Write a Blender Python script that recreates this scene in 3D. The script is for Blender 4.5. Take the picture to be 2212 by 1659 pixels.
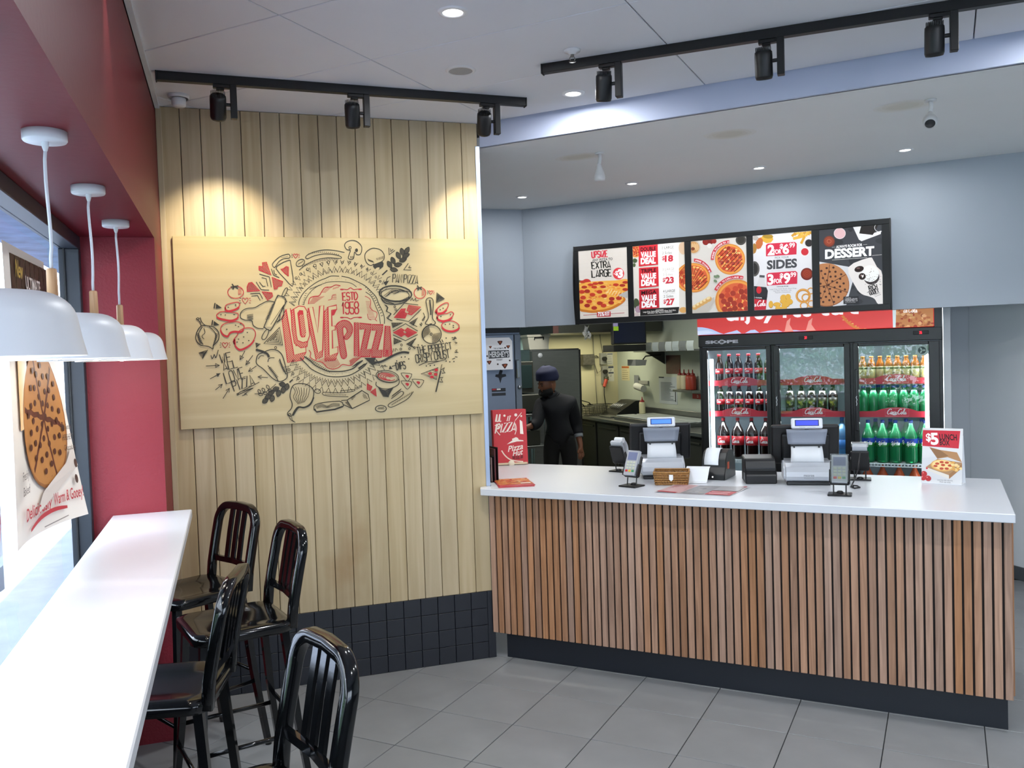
import bpy, bmesh, math, random
from mathutils import Vector, Matrix
from mathutils.geometry import tessellate_polygon
for _o in list(bpy.data.objects): bpy.data.objects.remove(_o)
SC = bpy.context.scene
COL = SC.collection
PI = math.pi
RNG = random.Random(7)
Q45 = -PI / 4                                   # the counter side of the shop is turned 45 degrees to the window side

def KP(s, d, z=0.0):
    """point given along (s) and behind (d) the counter front -> world"""
    return Vector(((s + d) * 0.70710678, (d - s) * 0.70710678, z))

# ------------------------------------------------------------------ camera
cam_data = bpy.data.cameras.new('camera')
cam = bpy.data.objects.new('camera', cam_data); COL.objects.link(cam)
cam_data.sensor_width = 36.0
cam_data.lens = 36.0 * 1860.15 / 2212.0
cam_data.clip_start = 0.02
def _cam_matrix(yaw, pitch, roll, pos):
    f = Vector((math.sin(yaw) * math.cos(pitch), math.cos(yaw) * math.cos(pitch), math.sin(pitch)))
    r = Vector((math.cos(yaw), -math.sin(yaw), 0)); u = r.cross(f)
    c, s = math.cos(roll), math.sin(roll)
    r2 = c * r + s * u; u2 = -s * r + c * u
    m = Matrix.Identity(4)
    for i in range(3):
        m[i][0] = r2[i]; m[i][1] = u2[i]; m[i][2] = -f[i]; m[i][3] = pos[i]
    return m
cam.matrix_world = _cam_matrix(math.radians(18.184), math.radians(-2.024), math.radians(-1.831), (-1.395, -4.852, 1.794))
SC.camera = cam

# ------------------------------------------------------------------ view, world, sun, daylight
vs = SC.view_settings
vs.view_transform = 'Standard'; vs.look = 'None'; vs.gamma = 1.0; vs.exposure = 0.02; vs.use_curve_mapping = False
SC.cycles.max_bounces = 10; SC.cycles.diffuse_bounces = 5; SC.cycles.glossy_bounces = 4
SC.cycles.transparent_max_bounces = 24; SC.cycles.transmission_bounces = 6
SC.cycles.caustics_reflective = False; SC.cycles.caustics_refractive = False
SC.cycles.sample_clamp_indirect = 6.0
try: SC.cycles.use_denoising = True
except Exception: pass
W = bpy.data.worlds.new('world'); SC.world = W; W.use_nodes = True
_bg = W.node_tree.nodes['Background']
_bg.inputs['Color'].default_value = (0.80, 0.89, 1.0, 1); _bg.inputs['Strength'].default_value = 8.0
def lamp(name, kind, loc, energy, color=(1, 1, 1), target=None, rot=None, **kw):
    ld = bpy.data.lights.new(name, kind); ld.energy = energy; ld.color = color
    for k, v in kw.items(): setattr(ld, k, v)
    o = bpy.data.objects.new(name, ld); COL.objects.link(o); o.location = loc
    if target is not None:
        o.rotation_euler = (Vector(target) - Vector(loc)).to_track_quat('-Z', 'Y').to_euler()
    elif rot is not None: o.rotation_euler = rot
    return o
lamp('sun_light', 'SUN', (6, 0, 20), 14.0, (1.0, 0.95, 0.88), target=(6 - 4.25, -0.8, 0), angle=0.01)
# sky portals in the two shop windows
_p = lamp('window_portal', 'AREA', (-2.13, -3.6, 1.6), 1, rot=(0, -PI / 2, 0), shape='RECTANGLE', size=1.6, size_y=6.2); _p.data.cycles.is_portal = True
_p = lamp('shopfront_portal', 'AREA', (0.6, -8.4, 1.2), 1, rot=(PI / 2, 0, 0), shape='RECTANGLE', size=3.2, size_y=2.2); _p.data.cycles.is_portal = True

# ------------------------------------------------------------------ materials
def lin(h):
    h = h.lstrip('#'); out = []
    for i in (0, 2, 4):
        c = int(h[i:i + 2], 16) / 255.0
        out.append(c / 12.92 if c <= 0.04045 else ((c + 0.055) / 1.055) ** 2.4)
    return (out[0], out[1], out[2], 1.0)
_MATS = {}
def mat(name, hexc, rough=0.5, metal=0.0, spec=0.5, emit=0.0, noise=0.0, nscale=8.0, stretch=(1, 1, 1), bump=0.0, bscale=60.0, coat=0.0, alpha=1.0, trans=0.0, dark=None, emit_hex=None):
    """principled material; noise mixes the colour with a darker tone, in object space"""
    if name in _MATS: return _MATS[name]
    m = bpy.data.materials.new(name); m.use_nodes = True; _MATS[name] = m
    nt = m.node_tree; b = nt.nodes['Principled BSDF']
    c = lin(hexc)
    b.inputs['Base Color'].default_value = c; b.inputs['Roughness'].default_value = rough; b.inputs['Metallic'].default_value = metal
    b.inputs['Specular IOR Level'].default_value = spec; b.inputs['Coat Weight'].default_value = coat
    b.inputs['Alpha'].default_value = alpha; b.inputs['Transmission Weight'].default_value = trans
    if emit > 0:
        b.inputs['Emission Color'].default_value = lin(emit_hex) if emit_hex else c; b.inputs['Emission Strength'].default_value = emit
    if noise > 0 or bump > 0:
        tc = nt.nodes.new('ShaderNodeTexCoord'); mp = nt.nodes.new('ShaderNodeMapping'); mp.inputs['Scale'].default_value = stretch
        nt.links.new(tc.outputs['Object'], mp.inputs['Vector'])
        if noise > 0:
            n = nt.nodes.new('ShaderNodeTexNoise'); n.inputs['Scale'].default_value = nscale; n.inputs['Detail'].default_value = 6
            nt.links.new(mp.outputs['Vector'], n.inputs['Vector'])
            r = nt.nodes.new('ShaderNodeValToRGB'); r.color_ramp.elements[0].position = 0.3; r.color_ramp.elements[1].position = 0.7
            dk = lin(dark) if dark else tuple(x * (1 - noise) for x in c[:3]) + (1,)
            r.color_ramp.elements[0].color = dk; r.color_ramp.elements[1].color = c
            nt.links.new(n.outputs['Fac'], r.inputs['Fac']); nt.links.new(r.outputs['Color'], b.inputs['Base Color'])
        if bump > 0:
            n2 = nt.nodes.new('ShaderNodeTexNoise'); n2.inputs['Scale'].default_value = bscale; n2.inputs['Detail'].default_value = 4
            nt.links.new(mp.outputs['Vector'], n2.inputs['Vector'])
            bp = nt.nodes.new('ShaderNodeBump'); bp.inputs['Strength'].default_value = bump; bp.inputs['Distance'].default_value = 0.004
            nt.links.new(n2.outputs['Fac'], bp.inputs['Height']); nt.links.new(bp.outputs['Normal'], b.inputs['Normal'])
    return m
def wood(name, base, dark, rough=0.5, scale=1.0, axis='Z', vary=0.0, spec=0.4):
    """long-grained wood; grain runs along the given object axis; 'vary' shifts the tone from piece to piece"""
    if name in _MATS: return _MATS[name]
    m = bpy.data.materials.new(name); m.use_nodes = True; _MATS[name] = m
    nt = m.node_tree; b = nt.nodes['Principled BSDF']; b.inputs['Roughness'].default_value = rough; b.inputs['Specular IOR Level'].default_value = spec
    tc = nt.nodes.new('ShaderNodeTexCoord'); oi = nt.nodes.new('ShaderNodeObjectInfo')
    mp = nt.nodes.new('ShaderNodeMapping')
    st = {'X': (0.7, 16, 16), 'Y': (16, 0.7, 16), 'Z': (16, 16, 0.7)}[axis]
    mp.inputs['Scale'].default_value = tuple(v * scale for v in st)
    add = nt.nodes.new('ShaderNodeVectorMath'); add.operation = 'ADD'
    mul = nt.nodes.new('ShaderNodeMath'); mul.operation = 'MULTIPLY'; mul.inputs[1].default_value = 37.0
    nt.links.new(oi.outputs['Random'], mul.inputs[0])
    cmb = nt.nodes.new('ShaderNodeCombineXYZ')
    for k in ('X', 'Y', 'Z'): nt.links.new(mul.outputs[0], cmb.inputs[k])
    nt.links.new(tc.outputs['Object'], add.inputs[0]); nt.links.new(cmb.outputs[0], add.inputs[1]); nt.links.new(add.outputs[0], mp.inputs['Vector'])
    n = nt.nodes.new('ShaderNodeTexNoise'); n.inputs['Scale'].default_value = 3.0; n.inputs['Detail'].default_value = 8; n.inputs['Distortion'].default_value = 1.2
    nt.links.new(mp.outputs['Vector'], n.inputs['Vector'])
    r = nt.nodes.new('ShaderNodeValToRGB'); r.color_ramp.elements[0].position = 0.25; r.color_ramp.elements[1].position = 0.72
    r.color_ramp.elements[0].color = lin(dark); r.color_ramp.elements[1].color = lin(base)
    nt.links.new(n.outputs['Fac'], r.inputs['Fac'])
    last = r.outputs['Color']
    if vary > 0:
        hs = nt.nodes.new('ShaderNodeHueSaturation')
        m1 = nt.nodes.new('ShaderNodeMapRange'); m1.inputs['To Min'].default_value = 1 - vary; m1.inputs['To Max'].default_value = 1 + vary
        nt.links.new(oi.outputs['Random'], m1.inputs['Value']); nt.links.new(m1.outputs[0], hs.inputs['Value'])
        fr = nt.nodes.new('ShaderNodeMath'); fr.operation = 'FRACT'
        m3 = nt.nodes.new('ShaderNodeMath'); m3.operation = 'MULTIPLY'; m3.inputs[1].default_value = 7.3
        nt.links.new(oi.outputs['Random'], m3.inputs[0]); nt.links.new(m3.outputs[0], fr.inputs[0])
        m2 = nt.nodes.new('ShaderNodeMapRange'); m2.inputs['To Min'].default_value = 1 - vary * 1.6; m2.inputs['To Max'].default_value = 1 + vary * 1.3
        nt.links.new(fr.outputs[0], m2.inputs['Value']); nt.links.new(m2.outputs[0], hs.inputs['Saturation'])
        nt.links.new(last, hs.inputs['Color']); last = hs.outputs['Color']
    nt.links.new(last, b.inputs['Base Color'])
    bp = nt.nodes.new('ShaderNodeBump'); bp.inputs['Strength'].default_value = 0.12; bp.inputs['Distance'].default_value = 0.002
    nt.links.new(n.outputs['Fac'], bp.inputs['Height']); nt.links.new(bp.outputs['Normal'], b.inputs['Normal'])
    return m
def glass(name, tint=(1, 1, 1), gloss=0.08, rough=0.0):
    """thin window glass: a clear sheet with a fresnel reflection"""
    if name in _MATS: return _MATS[name]
    m = bpy.data.materials.new(name); m.use_nodes = True; _MATS[name] = m
    nt = m.node_tree; nt.nodes.clear()
    out = nt.nodes.new('ShaderNodeOutputMaterial'); mx = nt.nodes.new('ShaderNodeMixShader')
    tr = nt.nodes.new('ShaderNodeBsdfTransparent'); tr.inputs['Color'].default_value = (*tint, 1)
    gl = nt.nodes.new('ShaderNodeBsdfGlossy'); gl.inputs['Roughness'].default_value = rough
    fr = nt.nodes.new('ShaderNodeFresnel'); fr.inputs['IOR'].default_value = 1.5
    mt = nt.nodes.new('ShaderNodeMath'); mt.operation = 'MULTIPLY_ADD'; mt.inputs[1].default_value = 1.0; mt.inputs[2].default_value = gloss - 0.04
    ge = nt.nodes.new('ShaderNodeNewGeometry'); fb = nt.nodes.new('ShaderNodeMath'); fb.operation = 'SUBTRACT'; fb.inputs[0].default_value = 1.0
    nt.links.new(ge.outputs['Backfacing'], fb.inputs[1])     # only the outer faces of the sheet reflect
    f2 = nt.nodes.new('ShaderNodeMath'); f2.operation = 'MULTIPLY'
    nt.links.new(fr.outputs[0], mt.inputs[0]); nt.links.new(mt.outputs[0], f2.inputs[0]); nt.links.new(fb.outputs[0], f2.inputs[1]); nt.links.new(f2.outputs[0], mx.inputs[0])
    nt.links.new(tr.outputs[0], mx.inputs[1]); nt.links.new(gl.outputs[0], mx.inputs[2]); nt.links.new(mx.outputs[0], out.inputs['Surface'])
    return m
def plastic_clear(name, tint, body=0.35):
    """tinted see-through plastic (bottles, bags): clear + a little body colour + gloss"""
    if name in _MATS: return _MATS[name]
    m = bpy.data.materials.new(name); m.use_nodes = True; _MATS[name] = m
    nt = m.node_tree; nt.nodes.clear()
    out = nt.nodes.new('ShaderNodeOutputMaterial')
    tr = nt.nodes.new('ShaderNodeBsdfTransparent'); tr.inputs['Color'].default_value = (*tint, 1)
    df = nt.nodes.new('ShaderNodeBsdfDiffuse'); df.inputs['Color'].default_value = (*tint, 1)
    tl = nt.nodes.new('ShaderNodeBsdfTranslucent'); tl.inputs['Color'].default_value = (*tint, 1)
    a = nt.nodes.new('ShaderNodeMixShader'); a.inputs[0].default_value = 0.5; nt.links.new(df.outputs[0], a.inputs[1]); nt.links.new(tl.outputs[0], a.inputs[2])
    b = nt.nodes.new('ShaderNodeMixShader'); b.inputs[0].default_value = body; nt.links.new(tr.outputs[0], b.inputs[1]); nt.links.new(a.outputs[0], b.inputs[2])
    gl = nt.nodes.new('ShaderNodeBsdfGlossy'); gl.inputs['Roughness'].default_value = 0.12
    c = nt.nodes.new('ShaderNodeMixShader'); fr = nt.nodes.new('ShaderNodeFresnel'); fr.inputs['IOR'].default_value = 1.45
    nt.links.new(fr.outputs[0], c.inputs[0]); nt.links.new(b.outputs[0], c.inputs[1]); nt.links.new(gl.outputs[0], c.inputs[2]); nt.links.new(c.outputs[0], out.inputs['Surface'])
    return m

# ------------------------------------------------------------------ mesh helpers
class MB:
    """collects shapes, then links them as ONE mesh object"""
    def __init__(s): s.bm = bmesh.new(); s.mi = 0
    def _tag(s, faces):
        for f in faces: f.material_index = s.mi
    def box(s, x0, x1, y0, y1, z0, z1, bev=0.0, seg=1, M=None):
        vs_ = [s.bm.verts.new((x, y, z)) for x in (x0, x1) for y in (y0, y1) for z in (z0, z1)]
        fs = [s.bm.faces.new([vs_[i] for i in q]) for q in ((0, 1, 3, 2), (4, 6, 7, 5), (0, 4, 5, 1), (2, 3, 7, 6), (0, 2, 6, 4), (1, 5, 7, 3))]
        s._tag(fs)
        if bev > 0:
            es = list({e for f in fs for e in f.edges})
            r = bmesh.ops.bevel(s.bm, geom=es, offset=bev, segments=seg, affect='EDGES', profile=0.5)
            s._tag(r['faces']); vs_ = list({v for f in r['faces'] for v in f.verts} | {v for f in fs if f.is_valid for v in f.verts})
        if M is not None: bmesh.ops.transform(s.bm, matrix=M, verts=[v for v in vs_ if v.is_valid])
        return s
    def cbox(s, c, size, bev=0.0, seg=1, M=None):
        return s.box(c[0] - size[0] / 2, c[0] + size[0] / 2, c[1] - size[1] / 2, c[1] + size[1] / 2, c[2] - size[2] / 2, c[2] + size[2] / 2, bev, seg, M)
    def lathe(s, prof, n=24, c=(0, 0, 0), M=None, smooth=True, a0=0.0, a1=2 * PI):
        full = abs(a1 - a0 - 2 * PI) < 1e-6
        m = n if full else n + 1
        rings = []
        T = Matrix.Translation(c) if M is None else M
        for r, z in prof:
            if r < 1e-6: rings.append([s.bm.verts.new(T @ Vector((0, 0, z)))])
            else: rings.append([s.bm.verts.new(T @ Vector((r * math.cos(a0 + (a1 - a0) * i / n), r * math.sin(a0 + (a1 - a0) * i / n), z))) for i in range(m)])
        for a, b in zip(rings, rings[1:]):
            for i in range(n):
                j = (i + 1) % m
                if len(a) == 1 and len(b) == 1: continue
                if len(a) == 1: q = [a[0], b[j], b[i]]
                elif len(b) == 1: q = [a[i], a[j], b[0]]
                else: q = [a[i], a[j], b[j], b[i]]
                try: f = s.bm.faces.new(q)
                except ValueError: continue
                f.smooth = smooth; f.material_index = s.mi
        return s
    def cyl(s, p0, p1, r, n=12, r1=None, cap=True, smooth=True):
        p0 = Vector(p0); p1 = Vector(p1); r1 = r if r1 is None else r1
        L = (p1 - p0).length
        M = Matrix.Translation(p0) @ (p1 - p0).to_track_quat('Z', 'Y').to_matrix().to_4x4()
        s.lathe([(r, 0), (r1, L)], n, M=M, smooth=smooth)
        if cap:
            for rr, z, fl in ((r, 0, True), (r1, L, False)):
                vs_ = [s.bm.verts.new(M @ Vector((rr * math.cos(2 * PI * i / n), rr * math.sin(2 * PI * i / n), z))) for i in range(n)]
                f = s.bm.faces.new(vs_[::-1] if fl else vs_); f.material_index = s.mi
        return s
    def sweep(s, pts, sec, up=(0, 0, 1), closed=False, smooth=False, cap=True, scale=None):
        """sweep a closed section (list of (a,b)) along pts; a = side, b = along 'up'"""
        pts = [Vector(p) for p in pts]; n = len(pts); rings = []
        run = pts[-1] - pts[0]
        if tuple(up) == (0, 0, 1) and run.length > 0 and abs(run.normalized().z) > 0.85: up = (1, 0, 0)
        for i, p in enumerate(pts):
            if closed: t = pts[(i + 1) % n] - pts[i - 1]
            else: t = pts[min(i + 1, n - 1)] - pts[max(i - 1, 0)]
            t.normalize(); u = Vector(up); u = (u - u.dot(t) * t)
            if u.length < 1e-5: u = Vector((1, 0, 0)) - Vector((1, 0, 0)).dot(t) * t
            u.normalize(); sd = t.cross(u)
            k = 1.0 if scale is None else scale[i]
            rings.append([s.bm.verts.new(p + sd * a * k + u * b * k) for a, b in sec])
        m = len(sec)
        for i in range(n if closed else n - 1):
            A, B = rings[i], rings[(i + 1) % n]
            for j in range(m):
                f = s.bm.faces.new([A[j], A[(j + 1) % m], B[(j + 1) % m], B[j]]); f.smooth = smooth; f.material_index = s.mi
        if cap and not closed:
            f = s.bm.faces.new(rings[0][::-1]); f.material_index = s.mi
            f = s.bm.faces.new(rings[-1]); f.material_index = s.mi
        return s
    def tube(s, pts, r, n=8, closed=False, smooth=True, scale=None):
        return s.sweep(pts, [(r * math.cos(2 * PI * i / n), r * math.sin(2 * PI * i / n)) for i in range(n)], closed=closed, smooth=smooth, scale=scale)
    def prism(s, poly, d0, d1, M=None, plane='XZ'):
        """extrude a polygon given in a plane between offsets d0 and d1"""
        def P(a, b, d):
            v = {'XZ': (a, d, b), 'XY': (a, b, d), 'YZ': (d, a, b)}[plane]
            return (M @ Vector(v)) if M is not None else Vector(v)
        A = [s.bm.verts.new(P(a, b, d0)) for a, b in poly]; B = [s.bm.verts.new(P(a, b, d1)) for a, b in poly]
        fs = []
        n = len(poly)
        for i in range(n): fs.append(s.bm.faces.new([A[i], A[(i + 1) % n], B[(i + 1) % n], B[i]]))
        fs.append(s.bm.faces.new(A[::-1])); fs.append(s.bm.faces.new(B)); s._tag(fs)
        return s
    def grid(s, fn, nu, nv, smooth=True):
        """surface fn(u,v) for u,v in 0..1"""
        V = [[s.bm.verts.new(fn(i / nu, j / nv)) for j in range(nv + 1)] for i in range(nu + 1)]
        for i in range(nu):
            for j in range(nv):
                f = s.bm.faces.new([V[i][j], V[i + 1][j], V[i + 1][j + 1], V[i][j + 1]]); f.smooth = smooth; f.material_index = s.mi
        return s
    def build(s, name, mats, parent=None, loc=None, rotz=None, fix=True):
        if fix: bmesh.ops.recalc_face_normals(s.bm, faces=s.bm.faces[:])
        me = bpy.data.meshes.new(name); s.bm.to_mesh(me); s.bm.free()
        for m in (mats if isinstance(mats, (list, tuple)) else [mats]): me.materials.append(m)
        o = bpy.data.objects.new(name, me); COL.objects.link(o)
        if parent is not None: o.parent = parent
        if loc is not None: o.location = loc
        if rotz is not None: o.rotation_euler.z = rotz
        return o
def tag(o, label=None, cat=None, group=None, kind=None):
    if label: o['label'] = label
    if cat: o['category'] = cat
    if group: o['group'] = group
    if kind: o['kind'] = kind
    return o
def thing(name, label, cat, loc=(0, 0, 0), rotz=0.0, group=None):
    o = bpy.data.objects.new(name, None); COL.objects.link(o); o.location = loc; o.rotation_euler.z = rotz
    o.empty_display_size = 0.05
    return tag(o, label, cat, group)
def struct(mb, name, m, parent=None, rotz=None):
    o = mb.build(name, m, parent, rotz=rotz)
    if parent is None: o['kind'] = 'structure'
    return o
def copy_part(src, parent, loc=None):
    o = src.copy(); COL.objects.link(o); o.parent = parent
    if loc is not None: o.location = loc
    return o
def copy_tree(src, parent=None, depth=0):
    o = src.copy(); COL.objects.link(o); o.parent = parent
    for c in [c for c in bpy.data.objects if c.parent == src]: copy_tree(c, o)
    return o
# ================================================================== flat print: drawn as thin inked shapes on a surface
def hmap(H):
    def f(u, v):
        w = H[6] * u + H[7] * v + 1.0
        return ((H[0] * u + H[1] * v + H[2]) / w, (H[3] * u + H[4] * v + H[5]) / w)
    return f
def spline(pts, n=6, closed=False):
    if len(pts) < 3: return list(pts)
    out = []; N = len(pts)
    rng = range(N) if closed else range(N - 1)
    for i in rng:
        p0 = pts[(i - 1) % N] if closed or i > 0 else pts[0]; p1 = pts[i]; p2 = pts[(i + 1) % N]; p3 = pts[(i + 2) % N] if closed or i + 2 < N else pts[-1]
        for k in range(n):
            t = k / n; t2 = t * t; t3 = t2 * t
            out.append(tuple(0.5 * (2 * p1[j] + (p2[j] - p0[j]) * t + (2 * p0[j] - 5 * p1[j] + 4 * p2[j] - p3[j]) * t2 + (3 * p1[j] - p0[j] - 3 * p2[j] + p3[j]) * t3) for j in (0, 1)))
    if not closed: out.append(tuple(pts[-1]))
    return out
_S = {  # single-stroke capitals on a 4 x 6 grid, y up
 'A': '00 26 40|11 31', 'B': '00 06 26 35 34 23 03|23 32 31 20 00', 'C': '45 36 16 05 01 10 30 41', 'D': '00 06 26 44 42 20 00', 'E': '40 00 06 46|03 33', 'F': '00 06 46|03 33',
 'G': '45 36 16 05 01 10 30 41 43 23', 'H': '00 06|40 46|03 43', 'I': '20 26', 'J': '01 10 20 31 36', 'K': '00 06|46 02|13 40', 'L': '06 00 40', 'M': '00 06 23 46 40', 'N': '00 06 40 46',
 'O': '16 05 01 10 30 41 45 36 16', 'P': '00 06 36 45 44 33 03', 'Q': '16 05 01 10 30 41 45 36 16|22 40', 'R': '00 06 36 45 44 33 03|23 40', 'S': '45 36 16 05 04 13 33 42 41 30 10 01', 'T': '20 26|06 46',
 'U': '06 01 10 30 41 46', 'V': '06 20 46', 'W': '06 10 24 30 46', 'X': '00 46|06 40', 'Y': '06 23 46|23 20', 'Z': '06 46 00 40',
 '0': '16 05 01 10 30 41 45 36 16', '1': '14 26 20', '2': '05 16 36 45 44 00 40', '3': '05 16 36 45 44 33 13|33 42 41 30 10 01', '4': '30 36 02 42', '5': '46 06 03 33 42 41 30 10 01', '6': '45 36 16 05 01 10 30 41 42 33 13 02',
 '7': '06 46 10', '8': '13 04 05 16 36 45 44 33 13 02 01 10 30 41 42 33', '9': '01 10 30 41 45 36 16 05 04 13 33 44', '$': '45 36 16 05 04 13 33 42 41 30 10 01|27 2-', '%': '00 46|05 15 16 06 05|30 40 41 31 30', '&': '40 05 16 26 35 01 10 20 42',
 '!': '26 22|20 21', "'": '26 24', '.': '20 21', ',': '20 1-', '-': '13 33', '+': '13 53|24 22', '*': '14 34|25 23', '/': '00 46', ' ': ''}
_TXT = {}
def text_faces(body, bold=0.0):
    """the built-in sans face as 2-D triangles, cap height about 0.7"""
    k = (body, bold)
    if k in _TXT: return _TXT[k]
    cu = bpy.data.curves.new('lettering', 'FONT'); cu.body = body; cu.offset = bold; cu.resolution_u = 3; cu.fill_mode = 'FRONT'
    o = bpy.data.objects.new('lettering', cu)
    me = o.to_mesh()
    V = [(v.co.x, v.co.y) for v in me.vertices]; F = [tuple(p.vertices) for p in me.polygons]
    o.to_mesh_clear(); bpy.data.objects.remove(o); bpy.data.curves.remove(cu)
    _TXT[k] = (V, F); return _TXT[k]
class Art:
    """2-D drawing in its own page units (y down); 'place' maps a page point to (a, b) on the surface"""
    def __init__(s, place=None, thick=0.00012):
        s.place = place or (lambda x, y: (x, y)); s.prims = []; s.T = (1, 0, 1, 0); s.step = thick
    def at(s, k=1.0, ox=0.0, oy=0.0, ky=None): s.T = (k, ox, ky if ky is not None else k, oy); return s
    def _p(s, pts): return [(x * s.T[0] + s.T[1], y * s.T[2] + s.T[3]) for x, y in pts]
    def fill(s, pts, col, sm=0):
        if sm: pts = spline(pts, sm, True)
        P = s._p(pts)
        tri = tessellate_polygon([[Vector((x, y, 0)) for x, y in P]])
        s.prims.append((P, [tuple(t) for t in tri], col)); return s
    def line(s, pts, w, col, closed=False, sm=0, taper=False):
        if sm: pts = spline(pts, sm, closed)
        P = s._p(pts); n = len(P); w = w * abs(s.T[0]) * 0.5
        if n < 2: return s
        V = []; F = []
        for i in range(n):
            a = P[i - 1] if (closed or i > 0) else P[0]; b = P[(i + 1) % n] if (closed or i < n - 1) else P[-1]
            dx, dy = b[0] - a[0], b[1] - a[1]; L = math.hypot(dx, dy) or 1.0
            # mitre
            k = 1.0
            if 0 < i < n - 1 or closed:
                c = P[i]; q = P[(i + 1) % n]
                ex, ey = q[0] - c[0], q[1] - c[1]; l2 = math.hypot(ex, ey) or 1.0
                cs = abs((dx * ex + dy * ey) / (L * l2)); k = min(1.6, 1 / max(cs, 0.3))
            ww = w * k * ((0.35 + 0.65 * math.sin(PI * (0.15 + 0.7 * i / (n - 1)))) if taper else 1.0)
            nx, ny = -dy / L * ww, dx / L * ww
            V += [(P[i][0] + nx, P[i][1] + ny), (P[i][0] - nx, P[i][1] - ny)]
        for i in range(n if closed else n - 1):
            j = (i + 1) % n; F.append((2 * i, 2 * i + 1, 2 * j + 1, 2 * j))
        s.prims.append((V, F, col)); return s
    def segs(s, segs, w, col):
        for a in segs: s.line([(a[0], a[1]), (a[2], a[3])], w, col)
        return s
    def ell(s, cx, cy, rx, ry, col, w=0, a0=0, a1=360, rot=0, n=20):
        full = abs(a1 - a0) >= 360
        c, q = math.cos(math.radians(rot)), math.sin(math.radians(rot)); P = []
        for i in range(n if full else n + 1):
            t = math.radians(a0 + (a1 - a0) * i / n); x, y = rx * math.cos(t), ry * math.sin(t); P.append((cx + x * c - y * q, cy + x * q + y * c))
        return s.line(P, w, col, closed=full) if w else s.fill(P, col)
    def disc(s, cx, cy, rx, ry, col, rings=7, n=28):
        """an ellipse in small facets, for bent sheets"""
        V = [(cx + rx * k / rings * math.cos(2 * PI * i / n), cy + ry * k / rings * math.sin(2 * PI * i / n)) for k in range(rings + 1) for i in range(n)]
        F = [(k * n + i, k * n + (i + 1) % n, (k + 1) * n + (i + 1) % n, (k + 1) * n + i) for k in range(rings) for i in range(n)]
        s.prims.append((s._p(V), F, col)); return s
    def rect(s, x0, y0, x1, y1, col): return s.fill([(x0, y0), (x1, y0), (x1, y1), (x0, y1)], col)
    def hatch(s, poly, ang, gap, w, col):
        c, q = math.cos(math.radians(ang)), math.sin(math.radians(ang))
        R = [(x * c + y * q, -x * q + y * c) for x, y in poly]
        y = min(p[1] for p in R) + gap * 0.6; y1 = max(p[1] for p in R)
        while y < y1:
            xs = []
            for a, b in zip(R, R[1:] + R[:1]):
                if (a[1] - y) * (b[1] - y) < 0: xs.append(a[0] + (y - a[1]) / (b[1] - a[1]) * (b[0] - a[0]))
            xs.sort()
            for x0, x1 in zip(xs[::2], xs[1::2]):
                if x1 - x0 > w * 0.5: s.line([(x0 * c - y * q, x0 * q + y * c), (x1 * c - y * q, x1 * q + y * c)], w, col)
            y += gap
        return s
    def hand(s, txt, x, y, h, col, w=None, sx=0.62, rot=0, slant=0.0, gap=0.35, wob=0.0):
        """hand lettering, single stroke; (x, y) is the left end of the baseline, h the cap height"""
        w = w or h * 0.11; k = h / 6.0; c, q = math.cos(math.radians(rot)), math.sin(math.radians(rot)); cx = 0.0
        for ch in txt.upper():
            g = _S.get(ch, ''); adv = 4
            if ch in "I1!'.,": adv = 2.2
            if ch == ' ': adv = 1.6
            off = -1.0 if adv == 2.2 else 0.0
            for st in g.split('|'):
                if not st: continue
                P = []
                for t in st.split():
                    a = int(t[0]); b = -1 if t[1] == '-' else int(t[1])
                    a += (RNG.random() - 0.5) * wob; b += (RNG.random() - 0.5) * wob
                    X = (cx + (a + off) * sx + b * slant) * k; Y = -b * k
                    P.append((x + X * c - Y * q, y + X * q + Y * c))
                s.line(P, w, col)
            cx += (adv + gap * 4) * sx
        return cx * k
    def type(s, txt, x, y, h, col, bold=0.0, width=None, rot=0, slant=0.0, align='L', skew=0.0):
        """set type; baseline at (x, y), h = cap height; width forces the line's length"""
        V, F = text_faces(txt, bold)
        if not V: return s
        k = h / 0.70; x0 = min(v[0] for v in V); x1 = max(v[0] for v in V); sx = k if width is None else width / max(x1 - x0, 1e-6)
        L = (x1 - x0) * sx; o = {'L': 0, 'C': -L / 2, 'R': -L}[align]
        c, q = math.cos(math.radians(rot)), math.sin(math.radians(rot)); P = []
        for a, b in V:
            X = (a - x0) * sx + o + b * k * slant; Y = -b * k + X * skew; P.append((x + X * c - Y * q, y + X * q + Y * c))
        s.prims.append((s._p(P), F, col)); return s
    def build(s, name, fn, parent=None, gloss=0.6, emit=0.0, clip=None, loc=None):
        """fn(a, b, lift) -> 3-D point; lift is a small height above the surface"""
        V = []; F = []; MI = []; cols = []; lift = 0.0
        for P, faces, col in s.prims:
            lift += s.step; o = len(V)
            for x, y in P:
                a, b = s.place(x, y)
                if clip: a = min(max(a, clip[0]), clip[2]); b = min(max(b, clip[1]), clip[3])
                V.append(fn(a, b, lift))
            if col not in cols: cols.append(col)
            k = cols.index(col)
            for f in faces: F.append(tuple(o + i for i in f)); MI.append(k)
        me = bpy.data.meshes.new(name); me.from_pydata([tuple(v) for v in V], [], F); me.update()
        for c in cols: me.materials.append(mat('ink %s %.2f %.2f' % (c, gloss, emit), c, gloss, emit=emit, spec=0.3))
        me.polygons.foreach_set('material_index', MI)
        ob = bpy.data.objects.new(name, me); COL.objects.link(ob)
        if parent is not None: ob.parent = parent
        if loc is not None: ob.location = loc
        return ob

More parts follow.
